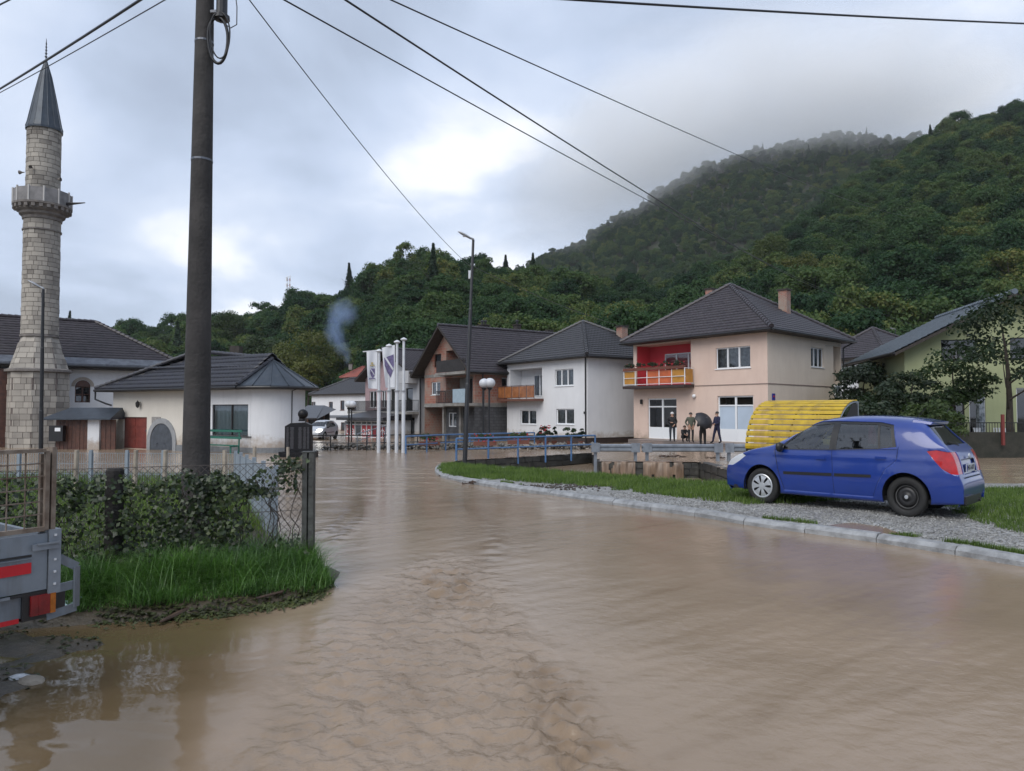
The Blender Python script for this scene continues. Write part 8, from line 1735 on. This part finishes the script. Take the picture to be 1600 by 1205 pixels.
# =================================================================== PEOPLE
m_skin = mat('skin', (.36, .21, .15), .6)
def person(label, loc, rz, J, cols, hair, H=1.72, extra=None, cap=None, group='people on the terrace'):
    # J: joint name -> (x, y, z) for a 1.72 m figure facing -y ; cols: (top, legs, shoes)
    o = thing('person', label, 'person', tuple(loc), rz, group=group, scale=H / 1.72)
    base = dict(pelvis=(0, 0, .93), waist=(0, 0, 1.06), chest=(0, .01, 1.30), neck=(0, .01, 1.47), jaw=(0, -.02, 1.545), head=(0, -.005, 1.62), crown=(0, .0, 1.69), nose=(0, -.105, 1.60),
                shL=(.18, .01, 1.41), elL=(.24, .04, 1.13), wrL=(.22, -.06, .90), shR=(-.18, .01, 1.41), elR=(-.24, .04, 1.13), wrR=(-.22, -.06, .90),
                hipL=(.10, 0, .89), knL=(.11, -.02, .49), anL=(.11, .03, .09), toL=(.13, -.13, .035), hipR=(-.10, 0, .89), knR=(-.11, -.02, .49), anR=(-.11, .03, .09), toR=(-.13, -.13, .035)); base.update(J)
    rad = dict(pelvis=.155, waist=.145, chest=.165, neck=.062, jaw=.07, head=.092, crown=.062, nose=.014, sh=.085, el=.058, wr=.04, hip=.105, kn=.072, an=.055, to=.045)
    names = list(base); E = [('pelvis', 'waist'), ('waist', 'chest'), ('chest', 'neck'), ('neck', 'jaw'), ('jaw', 'head'), ('head', 'crown'), ('head', 'nose')]
    for s in 'LR': E += [('chest', 'sh' + s), ('sh' + s, 'el' + s), ('el' + s, 'wr' + s), ('pelvis', 'hip' + s), ('hip' + s, 'kn' + s), ('kn' + s, 'an' + s), ('an' + s, 'to' + s)]
    pts = [Vector(base[n]) for n in names]; rd_ = [rad.get(n, rad.get(n[:-1], .05)) for n in names]; ed = [(names.index(a), names.index(b_)) for a, b_ in E]; reg = []
    for a, b_ in E:
        reg.append('skin' if a in ('neck', 'jaw', 'head') else 'leg' if a[:2] in ('hi', 'kn') or a == 'pelvis' and b_ != 'waist' else 'shoe' if a[:2] == 'an' else 'top')
    for s in 'LR':
        w = Vector(base['wr' + s]); el = Vector(base['el' + s]); d = (w - el).normalized(); sd = d.cross(Vector((0, 1, 0))); sd = sd.normalized() if sd.length > .1 else Vector((1, 0, 0)); fwd = sd.cross(d).normalized(); wi = names.index('wr' + s); pts.append(w + d * .075); rd_.append(.033); pi = len(pts) - 1; ed.append((wi, pi)); reg.append('skin')
        for k, L in enumerate((.075, .085, .08, .065)): pts.append(w + d * (.085 + L) + fwd * ((k - 1.5) * .02) + sd * .015); rd_.append(.0095); ed.append((pi, len(pts) - 1)); reg.append('skin')
        pts.append(w + d * .06 - fwd * .062); rd_.append(.011); ed.append((wi, len(pts) - 1)); reg.append('skin')
    me = bpy.data.meshes.new('body'); me.from_pydata([tuple(p) for p in pts], ed, []); ob = bpy.data.objects.new('body', me); COL.objects.link(ob); sk = ob.modifiers.new('skin', 'SKIN'); ss = ob.modifiers.new('sub', 'SUBSURF'); ss.levels = ss.render_levels = 1
    lay_ = me.skin_vertices[0].data
    for i, r_ in enumerate(rd_): lay_[i].radius = (r_, r_); lay_[i].use_root = (i == 0)
    dg = bpy.context.evaluated_depsgraph_get(); m2 = bpy.data.meshes.new_from_object(ob.evaluated_get(dg)); bpy.data.objects.remove(ob)
    m2.materials.clear()
    for m in cols + (m_skin,): m2.materials.append(m)
    idx = {'top': 0, 'leg': 1, 'shoe': 2, 'skin': 3}; A = np.array([tuple(pts[a]) for a, b_ in ed]); B = np.array([tuple(pts[b_]) for a, b_ in ed]); D = B - A; LL = (D * D).sum(1) + 1e-9
    for p in m2.polygons:
        c = np.array(p.center); t = np.clip(((c - A) * D).sum(1) / LL, 0, 1); dist = np.linalg.norm(c - A - D * t[:, None], axis=1); p.material_index = idx[reg[int(dist.argmin())]]; p.use_smooth = True
        if p.material_index == 1 and c[2] > base['pelvis'][2] - .03: p.material_index = 0
    m2.name = 'body'; b2 = bpy.data.objects.new('body', m2); COL.objects.link(b2); b2.parent = o
    hd = Vector(base['head']); q = MB(); q.lathe(hd + Vector((0, .018, .02)), [(.105 * math.cos(t), .115 * math.sin(t)) for t in np.linspace(-.1, math.pi / 2, 8)], 14); q.build('hair' if not cap else 'cap', hair, o, local=True, smooth=True)
    for sx in (-1, 1):
        MB().lathe(hd + Vector((sx * .035, -.088, -.005)), [(.001, -.012), (.012, 0), (.001, .012)], 8).build('eye', m_dark, o, local=True); MB().lathe(hd + Vector((sx * .095, .01, -.01)), [(.001, -.03), (.014, -.01), (.016, .015), (.001, .03)], 8).build('ear', m_skin, o, local=True)
    return o
cl = lambda n, c: mat('cloth_' + n, c, .85, var=.15, scale=8)
k_black, k_navy, k_olive, k_dark, k_jean = cl('black', (.012, .012, .014)), cl('navy', (.012, .014, .045)), cl('olive', (.075, .08, .06)), cl('charcoal', (.018, .018, .022)), cl('jeans', (.022, .028, .04)); k_wine = cl('wine', (.18, .02, .04)); h_white = mat('white_hair', (.5, .5, .5), .8); h_dark = mat('dark_hair', (.02, .016, .014), .7); h_brown = mat('brown_hair', (.05, .03, .02), .7)
def at_ter(px, D, z=None): return (PXX(px, D), D, TERZ if z is None else z)
face_cam = lambda px, turn=0: math.atan((800 - px) / FPX) * -1 * -1 + R(turn)
p1 = person('person with white hair in a black coat standing at the left shop door', at_ter(1050, 42.0), R(-15), dict(wrR=(-.05, -.20, 1.12), elR=(-.27, -.02, 1.14), wrL=(.14, -.16, .98), elL=(.27, .03, 1.14)), (k_black, k_jean, k_black), h_white, 1.70)
p2 = person('person in a grey green jacket with hands in the pockets', at_ter(1079, 40.8), R(5), dict(elL=(.29, .10, 1.15), wrL=(.19, -.02, .95), elR=(-.29, .10, 1.15), wrR=(-.19, -.02, .95)), (k_olive, k_black, k_black), h_dark, 1.68, cap=True)
p3 = person('person in dark clothes seen from behind under the black umbrella', (PXX(1097.5, 38.6), 38.6, GZ + .22), R(172), dict(elR=(-.25, -.16, 1.18), wrR=(-.12, -.26, 1.30), elL=(.25, -.12, 1.16), wrL=(.10, -.25, 1.26)), (k_black, k_black, k_black), h_brown, 1.76)
p4 = person('person in a navy tracksuit leaning at the right shop door', at_ter(1120, 39.4), R(-75), dict(elL=(.24, -.02, 1.13), wrL=(.12, -.22, 1.05), elR=(-.24, -.05, 1.13), wrR=(-.10, -.24, 1.05), anL=(.12, .16, .09), toL=(.14, .0, .035), knL=(.11, .06, .50), anR=(-.12, -.20, .09), toR=(-.13, -.36, .035), knR=(-.11, -.12, .50)), (k_navy, k_navy, k_black), h_dark, 1.74)
p5 = person('small person in black crouching against the pink wall', at_ter(1068.5, 41.6), R(10), dict(pelvis=(0, .08, .28), waist=(0, .06, .40), chest=(0, -.02, .62), neck=(0, -.06, .78), jaw=(0, -.10, .85), head=(0, -.09, .92), crown=(0, -.08, .99), nose=(0, -.19, .90), shL=(.16, -.02, .72), elL=(.20, -.22, .58), wrL=(.10, -.32, .48), shR=(-.16, -.02, .72), elR=(-.20, -.22, .58), wrR=(-.10, -.32, .48), hipL=(.10, .06, .27), knL=(.15, -.24, .46), anL=(.13, -.06, .08), toL=(.15, -.22, .035), hipR=(-.10, .06, .27), knR=(-.15, -.24, .46), anR=(-.13, -.06, .08), toR=(-.15, -.22, .035)), (k_black, k_black, k_black), h_brown, 1.55)
p6 = person('person with a white hat and wine red top behind the blue car roof', (PXX(1362, 22), 22, zw(22) + .0), R(60), {}, (k_wine, k_jean, k_black), mat('white_hat', (.55, .55, .55), .7), 1.66, cap=True, group=None)
um = thing('umbrella', 'large black umbrella tilted over the shoulder of a standing person', 'umbrella', (PXX(1100, 38.2), 38.2, .9), 0); mU = Matrix.Rotation(R(52), 3, 'X') @ Matrix.Rotation(R(22), 3, 'Y'); uc = Vector((PXX(1100.5, 38.15), 38.15, PZ(656, 38.15))); V = []; n = 8; rows_ = 6; q = MB(); tip = uc + mU @ Vector((0, 0, .18))
for i in range(rows_ + 1):
    t = i / rows_
    for k in range(48): a = 2 * math.pi * k / 48; w = .5 + .5 * math.cos((k % 6 - 3) / 3 * math.pi); rr_ = .56 * math.sin(t * 1.25) / math.sin(1.25) * (1 - .10 * t * (1 - abs((k % 6) - 3) / 3)); V.append(uc + mU @ Vector((rr_ * math.cos(a), rr_ * math.sin(a), .18 - .30 * (1 - math.cos(t * 1.25)) / (1 - math.cos(1.25)) + .07 * t * t * (1 - abs((k % 6) - 3) / 3))))
q.v = [tuple(v) for v in V]
for i in range(rows_):
    for k in range(48): q.f.append((i * 48 + k, i * 48 + (k + 1) % 48, (i + 1) * 48 + (k + 1) % 48, (i + 1) * 48 + k))
q.mi = [0] * len(q.f); q.build('canopy', mat('umbrella_cloth', (.014, .014, .018), .5), um, smooth=True); MB().tube([uc + mU @ Vector((0, 0, .28)), uc + mU @ Vector((0, 0, -.55))], .012, 6).build('shaft', m_galv, um)
q = MB()
for k in range(8): a = 2 * math.pi * (k * 6 + 0) / 48; q.tube([uc + mU @ Vector((0, 0, .17)), uc + mU @ Vector((.3 * math.cos(a), .3 * math.sin(a), .09)), uc + mU @ Vector((.56 * math.cos(a), .56 * math.sin(a), -.12))], .004, 4)
q.build('ribs', m_galv, um)
